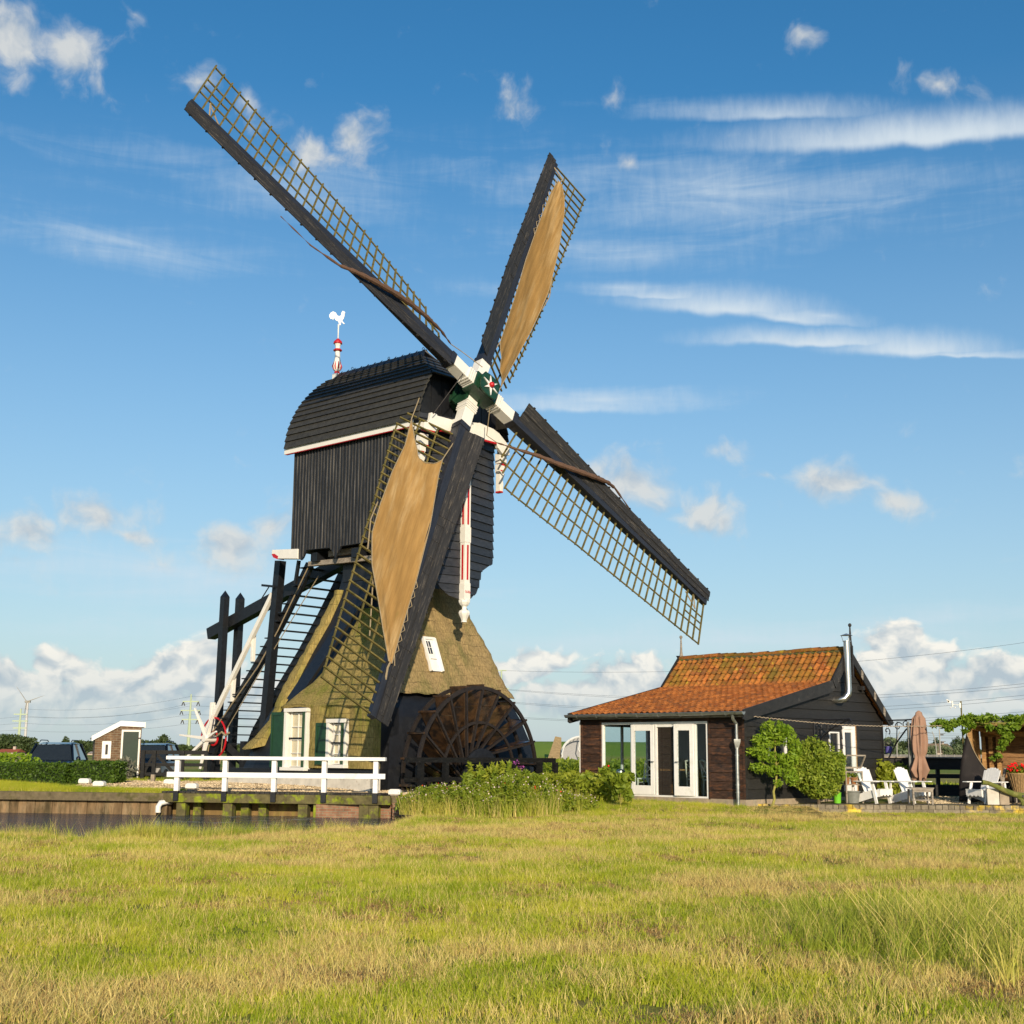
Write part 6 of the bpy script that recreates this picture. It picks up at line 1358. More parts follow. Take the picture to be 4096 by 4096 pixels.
# weather station
t = thing('weather_station', 'thin pole with a small white wind sensor beside the woodshed', 'weather station', (WX - .12, WY - .1, .3)); mb = MB(); mb.tube([(0, 0, 0), (0, 0, 2.98)], .022, 6); mb.build('pole', M['lath'], t)
mb = MB(); mb.tube([(0, 0, 2.86), (-.26, 0, 2.87)], .010, 5); mb.build('arm', M['zinc'], t)
mb = MB(); mb.tube([(-.26, 0, 2.80), (-.26, 0, 2.98)], .025, 8); mb.box((-.06, -.02, 2.78), (-.01, .02, 2.92)); mb.sphere((-.20, -.05, 2.78), .022, 6); mb.sphere((-.31, .03, 2.78), .022, 6); mb.prism([(-.26, 0, 2.95), (-.40, 0, 3.0), (-.40, 0, 2.93), (-.33, 0, 2.92)], (0, .012, 0)); mb.prism([(-.36, 0, 2.92), (-.44, 0, 3.03), (-.34, 0, 3.0)], (0, .01, 0)); mb.build('wind_sensor', M['white'], t)
# saw horse, basket of geraniums, old beam, white box
shx = gx(4010, 39.5, .5); t = thing('saw_horse', 'rough round-wood saw horse with a looped rope beside the firewood', 'saw horse', (shx, 39.6, .3), R(20))
for a, b in (((-.18, -.1, 0), (.12, -.1, 1.0)), ((.22, -.1, 0), (-.14, -.1, .95)), ((-.18, .35, 0), (.12, .35, 1.0)), ((.22, .35, 0), (-.14, .35, .95))):
    mb = MB(); mb.tube([a, b], .045, 8); mb.build('leg', M['greywood'], t)
mb = MB(); mb.tube([(0, -.1, .55), (0, .4, .55)], .035, 8); mb.build('crossbar', M['greywood'], t); mb = MB(); mb.tube([(.1, -.16, .98), (.16, -.2, .9), (.2, -.2, .7), (.18, -.2, .5), (.14, -.18, .45)], .012, 5); mb.build('rope', M['rope'], t)
t = thing('flower_basket', 'tapered wicker basket of red geraniums at the right edge of the terrace', 'flower basket', (gx(4078, 39.3, .6), 39.3, .62), 0)
mb = MB(); mb.lathe([(.15, 0), (.30, .50), (.32, .52), (.31, .55), (.27, .54), (.25, .5)], n=24)
for k in range(22):
    a = 2 * math.pi * k / 22; mb.tube([(.155 * math.cos(a), .155 * math.sin(a), 0), (.31 * math.cos(a), .31 * math.sin(a), .52)], .011, 4)
mb.build('basket', M['wicker'], t, smooth=True); leaf_mesh('leaves', in_ellipsoid(420, (0, 0, .60), (.34, .3, .16), .2), .06, L['weed'], t)
mb = MB(); [mb.sphere((x, y, z), RS.uniform(.022, .042), 6) for x, y, z in in_ellipsoid(70, (0, -.1, .72), (.36, .22, .14), .6)]; mb.build('geranium_blooms', M['redfl'], t)
t = thing('plant_stool', 'low dark stool carrying the wicker flower basket', 'stool', (gx(4078, 39.3, .6), 39.3, .3)); mb = MB(); mb.box((-.2, -.2, .28), (.2, .2, .32)); mb.build('seat', M['greywood'], t)
for x, y in ((-.16, -.16), (.16, -.16), (-.16, .16), (.16, .16)):
    mb = MB(); mb.box((x - .02, y - .02, 0), (x + .02, y + .02, .28)); mb.build('leg', M['greywood'], t)
bx = gx(3930, 38.1, .8); mb = MB()
pts = [(-.02, .62, .09), (.15, .60, .07), (.35, .52, .08), (.6, .40, .09), (.85, .30, .10), (1.1, .25, .11), (1.5, .26, .11), (2.0, .30, .11), (2.6, .30, .11)]
mb.tube([(x, 0, z) for x, z, r in pts], [r * .85 for x, z, r in pts], 10); t = thing('bench_beam', 'long curved green weathered beam on stubby feet at the terrace edge', 'bench', (bx, 38.05, TZ0)); mb.build('beam', M['mosslog'], t, smooth=True)
for x0 in (1.15, 2.4):
    mb = MB(); mb.tube([(x0 - .25, 0, .28), (x0 - .10, 0, .16), (x0 - .05, 0, 0)], [.05, .06, .06], 8); mb.tube([(x0 + .15, 0, .28), (x0 + .05, 0, .14), (x0 - .02, 0, 0)], [.05, .06, .06], 8); mb.build('foot', M['mosslog'], t, smooth=True)
mb = MB(); mb.box((1.05, -.105, .22), (1.22, -.09, .28)); mb.box((1.35, -.105, .24), (1.6, -.09, .30)); mb.build('mortise', M['iron'], t)
t = thing('white_crate', 'low whitewashed concrete box in front of the right garden chair', 'box', (gx(3975, 38.3, .6), 38.32, TZ0), R(-12)); mb = MB(); mb.box((-.19, -.14, 0), (.13, .2, .44)); mb.build('block', M['plinth'], t, bevel=.01); mb = MB(); mb.box((.15, -.12, 0), (.40, .18, .40)); mb.build('block', M['concrete'], t, bevel=.01)
# dark horizontal board fence behind the terrace
t = thing('board_fence', 'black horizontal board fence with wide gaps behind the terrace', 'fence', (gx(3520, 45), 45.0, .3), R(-3)); fl = 5.2
for z, h in ((.90, .40), (.62, .14), (.05, .36)):
    mb = MB(); mb.box((0, 0, z), (fl, .06, z + h)); mb.build('board', M['blackfence'], t)
mb = MB(); mb.box((-.05, -.1, 1.28), (fl, .14, 1.32)); mb.build('cap_board', M['greywood'], t)
for x in (.0, 1.9, 3.8):
    mb = MB(); mb.box((x, .06, -.1), (x + .12, .18, 1.27)); mb.build('post', M['blackfence'], t)
#=== BACKGROUND
def far_tree(px, ytop, wpx, Y, lm, label, cat='tree', dens=1.0, group='far trees along the horizon'):
    p = at(px, ytop, Y); w_ = wpx * Y / F_PX / 2; h = (p.z - .3) * 1.12; w_ *= 1.12
    t = thing('tree', label, cat, (p.x, Y, .28), 0, group); P = []; k = 9
    for i in range(k):
        a = RS.uniform(0, 2 * math.pi); rr = RS.uniform(0, .62); z = RS.uniform(.25, .86)
        P.append(in_ellipsoid(int(150 * dens), (math.cos(a) * rr * w_, math.sin(a) * rr * w_, h * z), (w_ * RS.uniform(.32, .55), w_ * .45, h * RS.uniform(.13, .24)), .3))
    P.append(in_ellipsoid(int(260 * dens), (0, 0, h * .55), (w_ * .75, w_ * .6, h * .42), .2)); P.append(in_ellipsoid(int(120 * dens), (0, 0, h * .15), (w_ * .9, w_ * .5, h * .16), .0))
    P = np.concatenate(P); P = P[P[:, 2] > 0]
    leaf_mesh('crown', P, max(w_ * .13, .5), lm, t, elong=1.4)
    mb = MB(); mb.tube([(0, 0, -.5), (0, 0, h * .6)], [w_ * .07, w_ * .03], 7); mb.build('trunk', M['trunk'], t)
    return t
FT = [(40, 2940, 110, 520, 'far', 'dark round-topped tree at the left edge above the red roof'), (95, 2952, 90, 500, 'far', 'broad dark tree just right of the pale pylon at the far left'), (160, 2982, 90, 560, 'far', 'low dark tree behind the blue car roof, left part'), (222, 2984, 80, 600, 'far', 'low tree above the roof of the blue car'), (264, 2952, 42, 560, 'far', 'narrow pointed tree between the car and the brick shed'), (318, 2968, 90, 560, 'far', 'rounded tree just left of the brick shed'), (360, 2976, 70, 620, 'far', 'tree half hidden by the left wall of the brick shed'),
      (530, 2968, 50, 640, 'far', 'small tree just right of the brick shed'), (590, 2984, 90, 680, 'far', 'low wide tree right of the shed above the black gate'), (655, 2944, 80, 600, 'far', 'tallest far tree between the shed and the near pylon'), (730, 2978, 44, 700, 'far', 'small tree just left of the near pale pylon'), (800, 2985, 60, 720, 'far', 'low tree behind the white winding spokes'), (450, 2990, 70, 700, 'far', 'low tree behind the brick shed'), (690, 2988, 60, 720, 'far', 'low tree right of the tallest far tree'),
      (3560, 2958, 100, 640, 'willow', 'pale green round tree under the iron bracket'), (3612, 2972, 60, 660, 'far', 'green tree between the bracket and the parasol'), (3648, 2962, 60, 640, 'far', 'dark tree left of the parasol mast'), (3610, 3000, 90, 610, 'willow', 'low pale shrub tree above the grey barrier left of the parasol'), (3725, 2985, 56, 615, 'willow', 'wind-blown pale willow just right of the parasol'), (3788, 2984, 56, 615, 'willow', 'pale willow in front of the big brown roof'), (3835, 2985, 60, 615, 'willow', 'pale willow left of the tarpaulin'),
      (3745, 2962, 60, 720, 'far', 'dark tree behind the left end of the big brown roof'), (3822, 2952, 60, 720, 'far', 'dark tree behind the right end of the big brown roof'), (3850, 2960, 60, 700, 'far', 'dark tree beside the woodshed pole'), (3505, 2985, 60, 640, 'far', 'low tree hidden behind the barn corner')]
for (px, yt, wp, Y, k, lb) in FT: far_tree(px, yt, wp, Y, L[k], lb)
def house(px, ytop, wpx, Y, roofm, label, hip=.25, eave=None):
    p = at(px, ytop, Y); w_ = wpx * Y / F_PX / 2; h = p.z - .28; e = h * .45 if eave is None else eave
    t = thing('house', label, 'house', (p.x, Y, .28), 0, None)
    mb = MB(); mb.box((-w_ * .95, 0, 0), (w_ * .95, 8, e)); mb.build('wall', M['housew'], t)
    mb = MB(); A = [(-w_, -.4, e), (w_, -.4, e), (w_, 8.4, e), (-w_, 8.4, e), (-w_ * (1 - hip), 4, h), (w_ * (1 - hip * 1.6), 4, h)]; mb.add(A, [(0, 1, 5, 4), (1, 2, 5), (2, 3, 4, 5), (3, 0, 4), (3, 2, 1, 0)]); rf = mb.build('roof', roofm, t)
    mb = MB(); mb.box((w_ * .2, 3.5, h - .3), (w_ * .2 + .9, 4.4, h + .9)); mb.build('chimney', M['housew'], rf)
    mb = MB(); mb.box((-w_ * .5, -.05, .8), (-w_ * .3, -.01, e * .8)); mb.build('window', M['pane'], t)
    return t
house(3766, 2974, 116, 650, M['rooft'], 'distant house with a large brown hipped roof right of the parasol')
house(3668, 2990, 60, 690, M['rooft'], 'small distant house with a brown roof left of the parasol')
house(28, 2996, 84, 460, M['roofr'], 'distant house with a red roof at the far left edge', .05)
house(372, 3006, 44, 520, M['housew'], 'small pale distant building just left of the brick shed', .05)
# noise barrier along the railway, masts, lamps
t = thing('noise_barrier', 'long low grey noise barrier across the fields on the right', 'barrier', (150, 600, .28)); mb = MB()
for k in range(46): mb.box((k * 4, 0, 0), (k * 4 + 3.92, .25, 2.55))
mb.build('panels', M['barrier'], t); mb = MB()
for k in range(47): mb.box((k * 4 - .12, -.12, 0), (k * 4 + .08, .3, 2.7))
mb.build('posts', M['mast'], t)
for i, (px, yt, Y, kind, lb) in enumerate(((3645, 2917, 560, 0, 'thin overhead-line mast just left of the parasol mast'), (3757, 2914, 560, 0, 'overhead-line mast with insulator arms right of the parasol'), (3598, 2925, 540, 1, 'tall curved lamp post between the barn and the parasol'), (3728, 2925, 540, 1, 'leaning curved lamp post just right of the parasol'))):
    p = at(px, yt, Y); h = p.z - .28
    if kind == 0:
        t = thing('catenary_mast', lb, 'mast', (p.x, Y, .28), 0, 'masts along the railway'); mb = MB(); mb.box((-.18, -.18, 0), (.18, .18, h)); mb.build('pole', M['mast'], t)
        for z in (h * .84, h * .60): mb = MB(); mb.beam((0, 0, z), (2.4, 0, z), .2); mb.beam((.4, 0, z - .5), (1.6, 0, z - .5), .5); mb.build('bracket_arm', M['iron'], t)
    else:
        t = thing('street_lamp', lb, 'street lamp', (p.x, Y, .28), 0, 'lamp posts along the railway'); sg = 1 if i == 2 else -1; mb = MB(); mb.tube([(-sg * 1.5, 0, 0), (-sg * 1.3, 0, h * .5), (-sg * .8, 0, h * .8), (0, 0, h)], [.25, .22, .18, .12], 6); mb.build('pole', M['mast'], t)
        for z, l in ((h * .96, 1.6), (h * .72, 1.6)): mb = MB(); mb.beam((-sg * .3, 0, z - .3), (sg * l, 0, z), .14); mb.beam((sg * l, 0, z), (sg * (l + .8), 0, z), .3, .15); mb.build('lamp_arm', M['iron'], t)
for k, yy in enumerate((2934, 2940, 2948, 2952)):
    mb = MB(); a = at(3540, yy, 560); b = at(3880, yy + 2, 560); mb.tube([a, b], .045, 4); tag(mb.build('overhead_wire', M['wire']), ['highest', 'second highest', 'third', 'lowest'][k] + ' of the thin wires strung over the railway beside the parasol', 'wire', 'railway overhead wires')
# dyke portal
t = thing('tunnel_portal', 'round white steel-framed tunnel portal set in the grassy dyke', 'tunnel', (at(2326, 3010, 228).x, 228, .3)); rp = 3.1
mb = MB()
for dy, rr_ in ((0, rp), (2.2, rp + .1)): mb.tube([(rr_ * 1.05 * math.cos(a), dy, 1.3 + rr_ * .98 * math.sin(a)) for a in np.linspace(-.45, math.pi + .45, 40)], .12, 6)
for a in np.linspace(0, math.pi, 16): mb.tube([(rp * 1.05 * math.cos(a), 0, 1.3 + rp * .98 * math.sin(a)), (rp * 1.05 * math.cos(a), 2.2, 1.3 + rp * .98 * math.sin(a))], .05, 5)
mb.tube([(.2, 0, .5), (-.5, 0, 2.2), (-.2, 0, 4.2)], .1, 5); mb.build('frame', M['arch'], t)
mb = MB(); mb.prism([(rp * math.cos(a), 2.4, 1.3 + rp * .95 * math.sin(a)) for a in np.linspace(-.4, math.pi + .4, 30)], (0, .3, 0)); mb.build('inner_wall', M['dkwall'], t)
mb = MB(); mb.prism([(-rp * 1.9, -.5, .1), (-rp * 1.1, -.5, .1), (-rp * 1.0, 8, 4.2), (-rp * 1.35, 8, 4.4)], (0, .1, .1)); mb.build('bare_slope', mat('bare_earth', (.38, .27, .13), .95, .2, 2), t)
# wind turbine
tY = 2500; p0 = at(95, 2990, tY); hubp = at(111, 2807, tY); t = thing('wind_turbine', 'distant three-bladed wind turbine above the trees on the far left', 'wind turbine', (hubp.x, tY, 0))
mb = MB(); mb.tube([(0, 0, 0), (0, 0, hubp.z)], [3.2, 1.9], 12); mb.build('tower', M['turb'], t); mb = MB(); mb.box((-3, -2.2, hubp.z - 2), (5, 2.2, hubp.z + 2.4)); mb.sphere((-3.4, -1.2, hubp.z), 2.2, 8); mb.build('nacelle', M['mast'], t)
for a, l in ((127, 44), (20, 44), (263, 38)):
    mb = MB(); d = Vector((math.cos(R(a)), 0, math.sin(R(a)))); mb.beam(Vector((-1, -3, hubp.z)), Vector((-1, -3, hubp.z)) + d * l * .3, 1.6, 1.0, w2=2.6, h2=.8); mb.beam(Vector((-1, -3, hubp.z)) + d * l * .3, Vector((-1, -3, hubp.z)) + d * l * .78, 2.6, .8, w2=.5, h2=.4); mb.build('blade', M['mast'], t)
# pylons and cables
def pylon(px, ytop, ybase, Y, arms, label, ins=True):
    p = at(px, ytop, Y); t = thing('power_pylon', label, 'pylon', (p.x, Y, 0), 0, 'pale green power pylons'); h = p.z; q_ = Y / F_PX
    dx = (at(px - 15, ybase, Y).x - p.x) if px < 1000 else 0
    mb = MB(); mb.tube([(dx * .6, 0, 0), (0, 0, h)], [8 * q_, 3 * q_], 8); mb.build('pole', M['pylon'], t)
    for yy, hw in arms:
        z = at(px, yy, Y).z; mb = MB(); mb.beam((-hw * q_, 0, z), (hw * q_, 0, z), 4.5 * q_); a = mb.build('cross_arm', M['pylon'], t)
        if ins:
            for sx in (-1, 1):
                mb = MB(); x = sx * hw * q_ * .92; mb.beam((x, 0, z), (x - 6 * q_, 0, z - 17 * q_), 3 * q_); mb.beam((x, 0, z), (x + 6 * q_, 0, z - 17 * q_), 3 * q_); mb.build('insulator', M['iron'], a)
    return t
pylon(765, 2777, 3003, 800, ((2806, 32), (2842, 38), (2878, 32)), 'nearer pale green pylon with dark insulators left of the mill')
pylon(84, 2835, 3020, 1100, ((2857, 26), (2884, 30), (2912, 26)), 'farther pale green pylon beside the wind turbine', False)
pylon(2006, 2680, 3010, 520, ((2682, 20), (2755, 30), (2805, 34), (2865, 30)), 'pale pylon whose tip shows beside the mill thatch', False)
spans = [('between the two pylons on the left', 84, 1100, 765, 800, ((2835, 2785, 24), (2868, 2823, 20), (2892, 2856, 22), (2922, 2893, 18), (2862, 2812, 30)), 0.03),
         ('running left out of the picture from the far pylon', -700, 1500, 84, 1100, ((2905, 2866, 10), (2915, 2893, 10), (2925, 2920, 10)), 0.03),
         ('between the near pylon and the mill', 765, 800, 2006, 520, ((2785, 2690, 40), (2824, 2758, 24), (2858, 2808, 24), (2893, 2868, 20)), 0.03),
         ('spanning the sky over the barn', 2006, 520, 4700, 250, ((2682, 2470, 76), (2755, 2655, 82), (2758, 2668, 84), (2805, 2700, 82), (2809, 2716, 84), (2865, 2788, 60), (2869, 2798, 62)), 0.025)]
names_ = ['topmost', 'second', 'third', 'fourth', 'fifth', 'sixth', 'lowest']
for (lb, x0, Y0, x1, Y1, ys_, r) in spans:
    for k, (ya, yb, sag) in enumerate(ys_):
        pts = []
        for t_ in np.linspace(0, 1, 30):
            Y = 1 / ((1 - t_) / Y0 + t_ / Y1); pts.append(at(x0 + (x1 - x0) * t_, ya + (yb - ya) * t_ + sag * 4 * t_ * (1 - t_), Y))
        mb = MB(); mb.tube(pts, [r * (p.y / 500) ** .7 + .012 for p in pts], 4); tag(mb.build('power_cable', M['wire']), '%s power cable %s' % (names_[k], lb), 'power cable', 'power cables')
#=== GREENERY
class VN:
    def __init__(s, seed, n=256): s.t = np.random.RandomState(seed).rand(n, n); s.n = n
    def __call__(s, x, y):
        xi = np.floor(x).astype(int); yi = np.floor(y).astype(int); fx = x - xi; fy = y - yi; fx = fx * fx * (3 - 2 * fx); fy = fy * fy * (3 - 2 * fy); n = s.n
        a = s.t[xi % n, yi % n]; b = s.t[(xi + 1) % n, yi % n]; c = s.t[xi % n, (yi + 1) % n]; d = s.t[(xi + 1) % n, (yi + 1) % n]
        return (a * (1 - fx) + b * fx) * (1 - fy) + (c * (1 - fx) + d * fx) * fy
def fbm(v, x, y): return (v(x, y) + .5 * v(x * 2.1 + 7, y * 2.1) + .25 * v(x * 4.3, y * 4.3 + 3)) / 1.75
def grassmat(name, ca, cb, cc, trans=.3):
    m = bpy.data.materials.new(name); m.use_nodes = True; t = m.node_tree; g = G(t); b = t.nodes['Principled BSDF']
    gi = g.n('ShaderNodeNewGeometry'); oi = g.n('ShaderNodeObjectInfo'); n = g.noise(gi.outputs['Position'], .55, 4, .6)
    f = g.m('ADD', g.m('MULTIPLY', gi.outputs['Random Per Island'], .6), g.m('MULTIPLY', oi.outputs['Random'], .4))
    c = g.mix(f, ca, cb); c = g.mix(g.mr(n, .42, .62, smooth=True), c, g.mix(f, cb, cc)); t.links.new(c, b.inputs['Base Color'])
    b.inputs['Roughness'].default_value = .6; b.inputs['Specular IOR Level'].default_value = .25
    tl = g.n('ShaderNodeBsdfTranslucent'); t.links.new(c, tl.inputs[0]); ms = g.n('ShaderNodeMixShader'); ms.inputs[0].default_value = trans
    t.links.new(b.outputs[0], ms.inputs[1]); t.links.new(tl.outputs[0], ms.inputs[2]); t.links.new(ms.outputs[0], t.nodes['Material Output'].inputs[0]); return m
GM = [grassmat('green_blades', (.23, .33, .014), (.45, .50, .03), (.58, .55, .055)), grassmat('straw_blades', (.56, .44, .12), (.85, .70, .27), (.64, .50, .13), .22), grassmat('brown_litter', (.24, .14, .045), (.54, .36, .14), (.40, .25, .09), .12), grassmat('reed_blades', (.20, .29, .02), (.44, .48, .06), (.62, .53, .14))]
protos = bpy.data.collections.new('grass_clumps')
def clump(name, n, rad, hmin, hmax, wdt, lean, mats, seed, segs=3, flat=False):
    rs = np.random.RandomState(seed); V = []; Fc = []; mi = []
    for k in range(n):
        a = rs.uniform(0, 2 * math.pi); r = rad * math.sqrt(rs.rand()); bx_, by_ = r * math.cos(a), r * math.sin(a); h = rs.uniform(hmin, hmax); w_ = wdt * rs.uniform(.7, 1.3); ya = rs.uniform(0, 2 * math.pi); la = rs.uniform(0, 2 * math.pi); ln = lean * rs.uniform(.2, 1.3) * h
        dx, dy = math.cos(ya) * w_ / 2, math.sin(ya) * w_ / 2; b0 = len(V)
        for i in range(segs + 1):
            t = i / segs; z = h * (t if not flat else .12 * math.sin(t * 3) + .05 * rs.rand()); o = ln * t ** 1.8; ww = 1 - t * .92 if i < segs else .03
            cx_, cy_ = bx_ + math.cos(la) * o, by_ + math.sin(la) * o
            V += [(cx_ - dx * ww, cy_ - dy * ww, z - (.01 if i == 0 else 0) - .25 * max(0, ln - h * .5) * t * t), (cx_ + dx * ww, cy_ + dy * ww, z - (.01 if i == 0 else 0) - .25 * max(0, ln - h * .5) * t * t)]
        for i in range(segs): Fc.append((b0 + 2 * i, b0 + 2 * i + 1, b0 + 2 * i + 3, b0 + 2 * i + 2))
        m_ = rs.choice(len(mats), p=[q[1] for q in mats]); mi += [m_] * segs
    me = bpy.data.meshes.new(name); me.from_pydata(V, [], Fc)
    for q in mats: me.materials.append(q[0])
    me.polygons.foreach_set('material_index', mi); o = bpy.data.objects.new(name, me); protos.objects.link(o); return o
g0, g1, g2, g3 = GM
clump('a0', 30, .16, .05, .13, .010, .7, [(g0, .8), (g1, .2)], 1); clump('a1', 30, .16, .05, .15, .0095, .8, [(g0, .6), (g1, .4)], 2)
clump('b0', 28, .16, .06, .17, .009, .8, [(g1, .7), (g0, .2), (g2, .1)], 3); clump('b1', 28, .17, .05, .14, .009, 1.5, [(g1, .5), (g2, .5)], 4)
clump('c0', 46, .24, .12, .30, .009, 1.0, [(g2, .65), (g1, .35)], 5, 3, True)
clump('d0', 30, .10, .22, .48, .012, .55, [(g3, .8), (g0, .2)], 6, 5); clump('d1', 26, .12, .25, .60, .010, .45, [(g3, .45), (g1, .55)], 7, 5)
clump('e0', 9, .22, .16, .34, .006, .6, [(g1, .7), (g0, .3)], 8, 3)
clump('f0', 12, .16, .45, .85, .020, .75, [(g3, .8), (g1, .2)], 9, 6)
clump('g0', 38, .16, .07, .18, .011, .8, [(g0, 1.0)], 10, 3)
pnames = ['a0', 'a1', 'b0', 'b1', 'c0', 'd0', 'd1', 'e0', 'f0', 'g0']
v1, v2, v3, v4 = VN(1), VN(2), VN(3), VN(4)
def scatter_obj(name, P, idx, scl, label=None):
    n = len(P); me = bpy.data.meshes.new(name); me.vertices.add(n); me.vertices.foreach_set('co', np.asarray(P, np.float32).ravel())
    a = me.attributes.new('pick', 'INT', 'POINT'); a.data.foreach_set('value', np.asarray(idx, np.int32))
    a = me.attributes.new('size', 'FLOAT', 'POINT'); a.data.foreach_set('value', np.asarray(scl, np.float32))
    rot = np.stack([RS.normal(0, .08, n), RS.normal(0, .08, n), RS.uniform(0, 6.283, n)], 1); a = me.attributes.new('turn', 'FLOAT_VECTOR', 'POINT'); a.data.foreach_set('vector', rot.astype(np.float32).ravel())
    o = bpy.data.objects.new(name, me); C.objects.link(o); tagk(o, 'stuff')
    ng = bpy.data.node_groups.new(name + '_scatter', 'GeometryNodeTree'); ng.interface.new_socket('Geometry', in_out='INPUT', socket_type='NodeSocketGeometry'); ng.interface.new_socket('Geometry', in_out='OUTPUT', socket_type='NodeSocketGeometry')
    gn = lambda t, **k: (lambda q: ([setattr(q, a_, b_) for a_, b_ in k.items()], q)[1])(ng.nodes.new(t))
    gi, go = gn('NodeGroupInput'), gn('NodeGroupOutput'); ci = gn('GeometryNodeCollectionInfo'); ci.inputs['Collection'].default_value = protos; ci.inputs['Separate Children'].default_value = True; ci.inputs['Reset Children'].default_value = True
    ip = gn('GeometryNodeInstanceOnPoints'); ip.inputs['Pick Instance'].default_value = True
    def attr(nm, dt): q = gn('GeometryNodeInputNamedAttribute', data_type=dt); q.inputs['Name'].default_value = nm; return q.outputs['Attribute']
    lk = ng.links.new; lk(gi.outputs[0], ip.inputs['Points']); lk(ci.outputs[0], ip.inputs['Instance']); lk(attr('pick', 'INT'), ip.inputs['Instance Index'])
    lk(attr('turn', 'FLOAT_VECTOR'), ip.inputs['Rotation']); lk(attr('size', 'FLOAT'), ip.inputs['Scale']); lk(ip.outputs[0], go.inputs[0])
    md = o.modifiers.new('scatter', 'NODES'); md.node_group = ng; return o
def pts_in(n, x0, x1, y0, y1, ok):
    X = RS.uniform(x0, x1, n); Y = RS.uniform(y0, y1, n); k = ok(X, Y); return X[k], Y[k]
def meadow_ok(X, Y):
    s_ = np.interp(X, sx_, sy_) - .1; lim = np.where(X < -2.2, s_, np.where(X < 2.0, 34.6, 60))
    barnl = 37.1 - np.abs(X - 6.47) * 0 + np.where(X < 6.4, (6.4 - X) * .98, (X - 6.4) * .3); lim = np.minimum(lim, np.where(X > 1.8, np.minimum(barnl, np.where(X > 8.2, 37.45, 99)), 99))
    return (Y < lim) & (np.abs(X) < .42 * Y + 6.0)
allP = []; allI = []; allS = []
for (y0, y1, dn) in ((6.2, 13, 130), (13, 20, 105), (20, 29, 84), (29, 42, 64)):
    hw = .42 * y1 + 6.0; n = int(2 * hw * (y1 - y0) * dn); X, Y = pts_in(n, -hw, hw, y0, y1, meadow_ok)
    f1 = fbm(v1, X * .32, Y * .55 + 9); f2 = fbm(v2, X * 1.3 + 3, Y * 1.9); edge = np.clip(1 - (np.where(X < -2.2, np.interp(X, sx_, sy_), 35.2) - Y) / 4.5, 0, 1) * (X < 9)
    nearr = np.clip((12.5 - Y) / 4, 0, 1) * .18 + np.clip((X - 1) / 5, 0, 1) * np.clip((12 - Y) / 5, 0, 1) * .1
    dry = f1 * .85 - .11 + f2 * .42 + edge * .34 + nearr - .125
    r = RS.rand(len(X)); idx = np.where(dry < .44, np.where(r < .25, 9, np.where(r < .8, 0, 1)), np.where(dry < .54, np.where(r < .45, 0, np.where(r < .75, 1, 2)), np.where(dry < .63, np.where(r < .3, 1, np.where(r < .75, 2, 3)), np.where(r < .55, 2, np.where(r < .85, 3, 4)))))
    f3 = fbm(v3, X * .9, Y * .9); idx = np.where((f3 > .585) & (RS.rand(len(X)) < .62), 4, idx); idx = np.where(RS.rand(len(X)) < .03, 7, idx)
    idx = np.where((edge > .72) & (RS.rand(len(X)) < .22), 7, idx)
    allP.append(np.stack([X, Y, height(X, Y) - .005], 1)); allI.append(idx); allS.append(RS.uniform(.7, 1.25, len(X)) * (.36 + .72 * f2) * np.where(idx == 7, .95, 1) * (1 - .35 * sstep(Y, 33, 36.5) * (X > 2)) * np.where(X < -2.3, 1 - .3 * sstep(Y, np.interp(X, sx_, sy_) - 1.2, np.interp(X, sx_, sy_)), 1))
scatter_obj('grass', np.concatenate(allP), np.concatenate(allI), np.concatenate(allS))
# fringe of reeds on the near bank
n = 2600; X = RS.uniform(-13.5, -2.4, n); s_ = np.interp(X, sx_, sy_); Y = s_ + RS.uniform(-1.0, .75, n); dens = fbm(v4, X * .8, Y * .3); k = (dens > .46) | (RS.rand(n) < .16); X, Y = X[k], Y[k]
tall = np.clip(1 - np.abs(X + 6.6) / 2.6, 0, 1); idx = np.where(RS.rand(len(X)) < .6 + .35 * tall, 5, 6); sc_ = RS.uniform(.30, .62, len(X)) * (1 + .9 * tall)
scatter_obj('reeds', np.stack([X, Y, np.maximum(height(X, Y), -.2) - .02], 1), idx, sc_)
# lawn along the quay and rough grass round the mill, barn and terrace
X = RS.uniform(-16, -9.2, 5200); Y = np.interp(X, qx, qy) + .25 + np.abs(RS.normal(0, .55, 5200)) + np.clip((-12.3 - X) * .8, 0, 3) * RS.rand(5200)
X2 = RS.uniform(1.8, 8, 1500); Y2 = RS.uniform(35, 42, 1500); k2 = (Y2 - 37.18 < -(X2 - 6.47) - .1) & (X2 < 6.4); X2, Y2 = X2[k2], Y2[k2]
X3 = RS.uniform(-14, -3, 900); Y3 = RS.uniform(44.5, 49, 900); k3 = (np.abs(X3 + 8.5) > 0); X3, Y3 = X3[k3], Y3[k3]
X4 = RS.uniform(-2.6, 2.6, 2400); Y4 = RS.uniform(34, 42, 2400)
X = np.concatenate([X, X2, X3, X4]); Y = np.concatenate([Y, Y2, Y3, Y4]); scatter_obj('lawn_grass', np.stack([X, Y, height(X, Y) - .01], 1), np.where(RS.rand(len(X)) < .6, 9, 0), RS.uniform(.5, 1.0, len(X)))
# tall coarse tuft in the right foreground
n = 620; X = RS.normal(3.9, 1.05, n); Y = RS.normal(12.0, 1.0, n); idx = np.where(RS.rand(n) < .6, 8, 5); scatter_obj('tall_coarse_grass', np.stack([X, Y, height(X, Y) - .02], 1), np.where(RS.rand(n) < .2, 6, idx), RS.uniform(.4, .82, n) * np.exp(-((X - 3.9) / 2.4) ** 2))
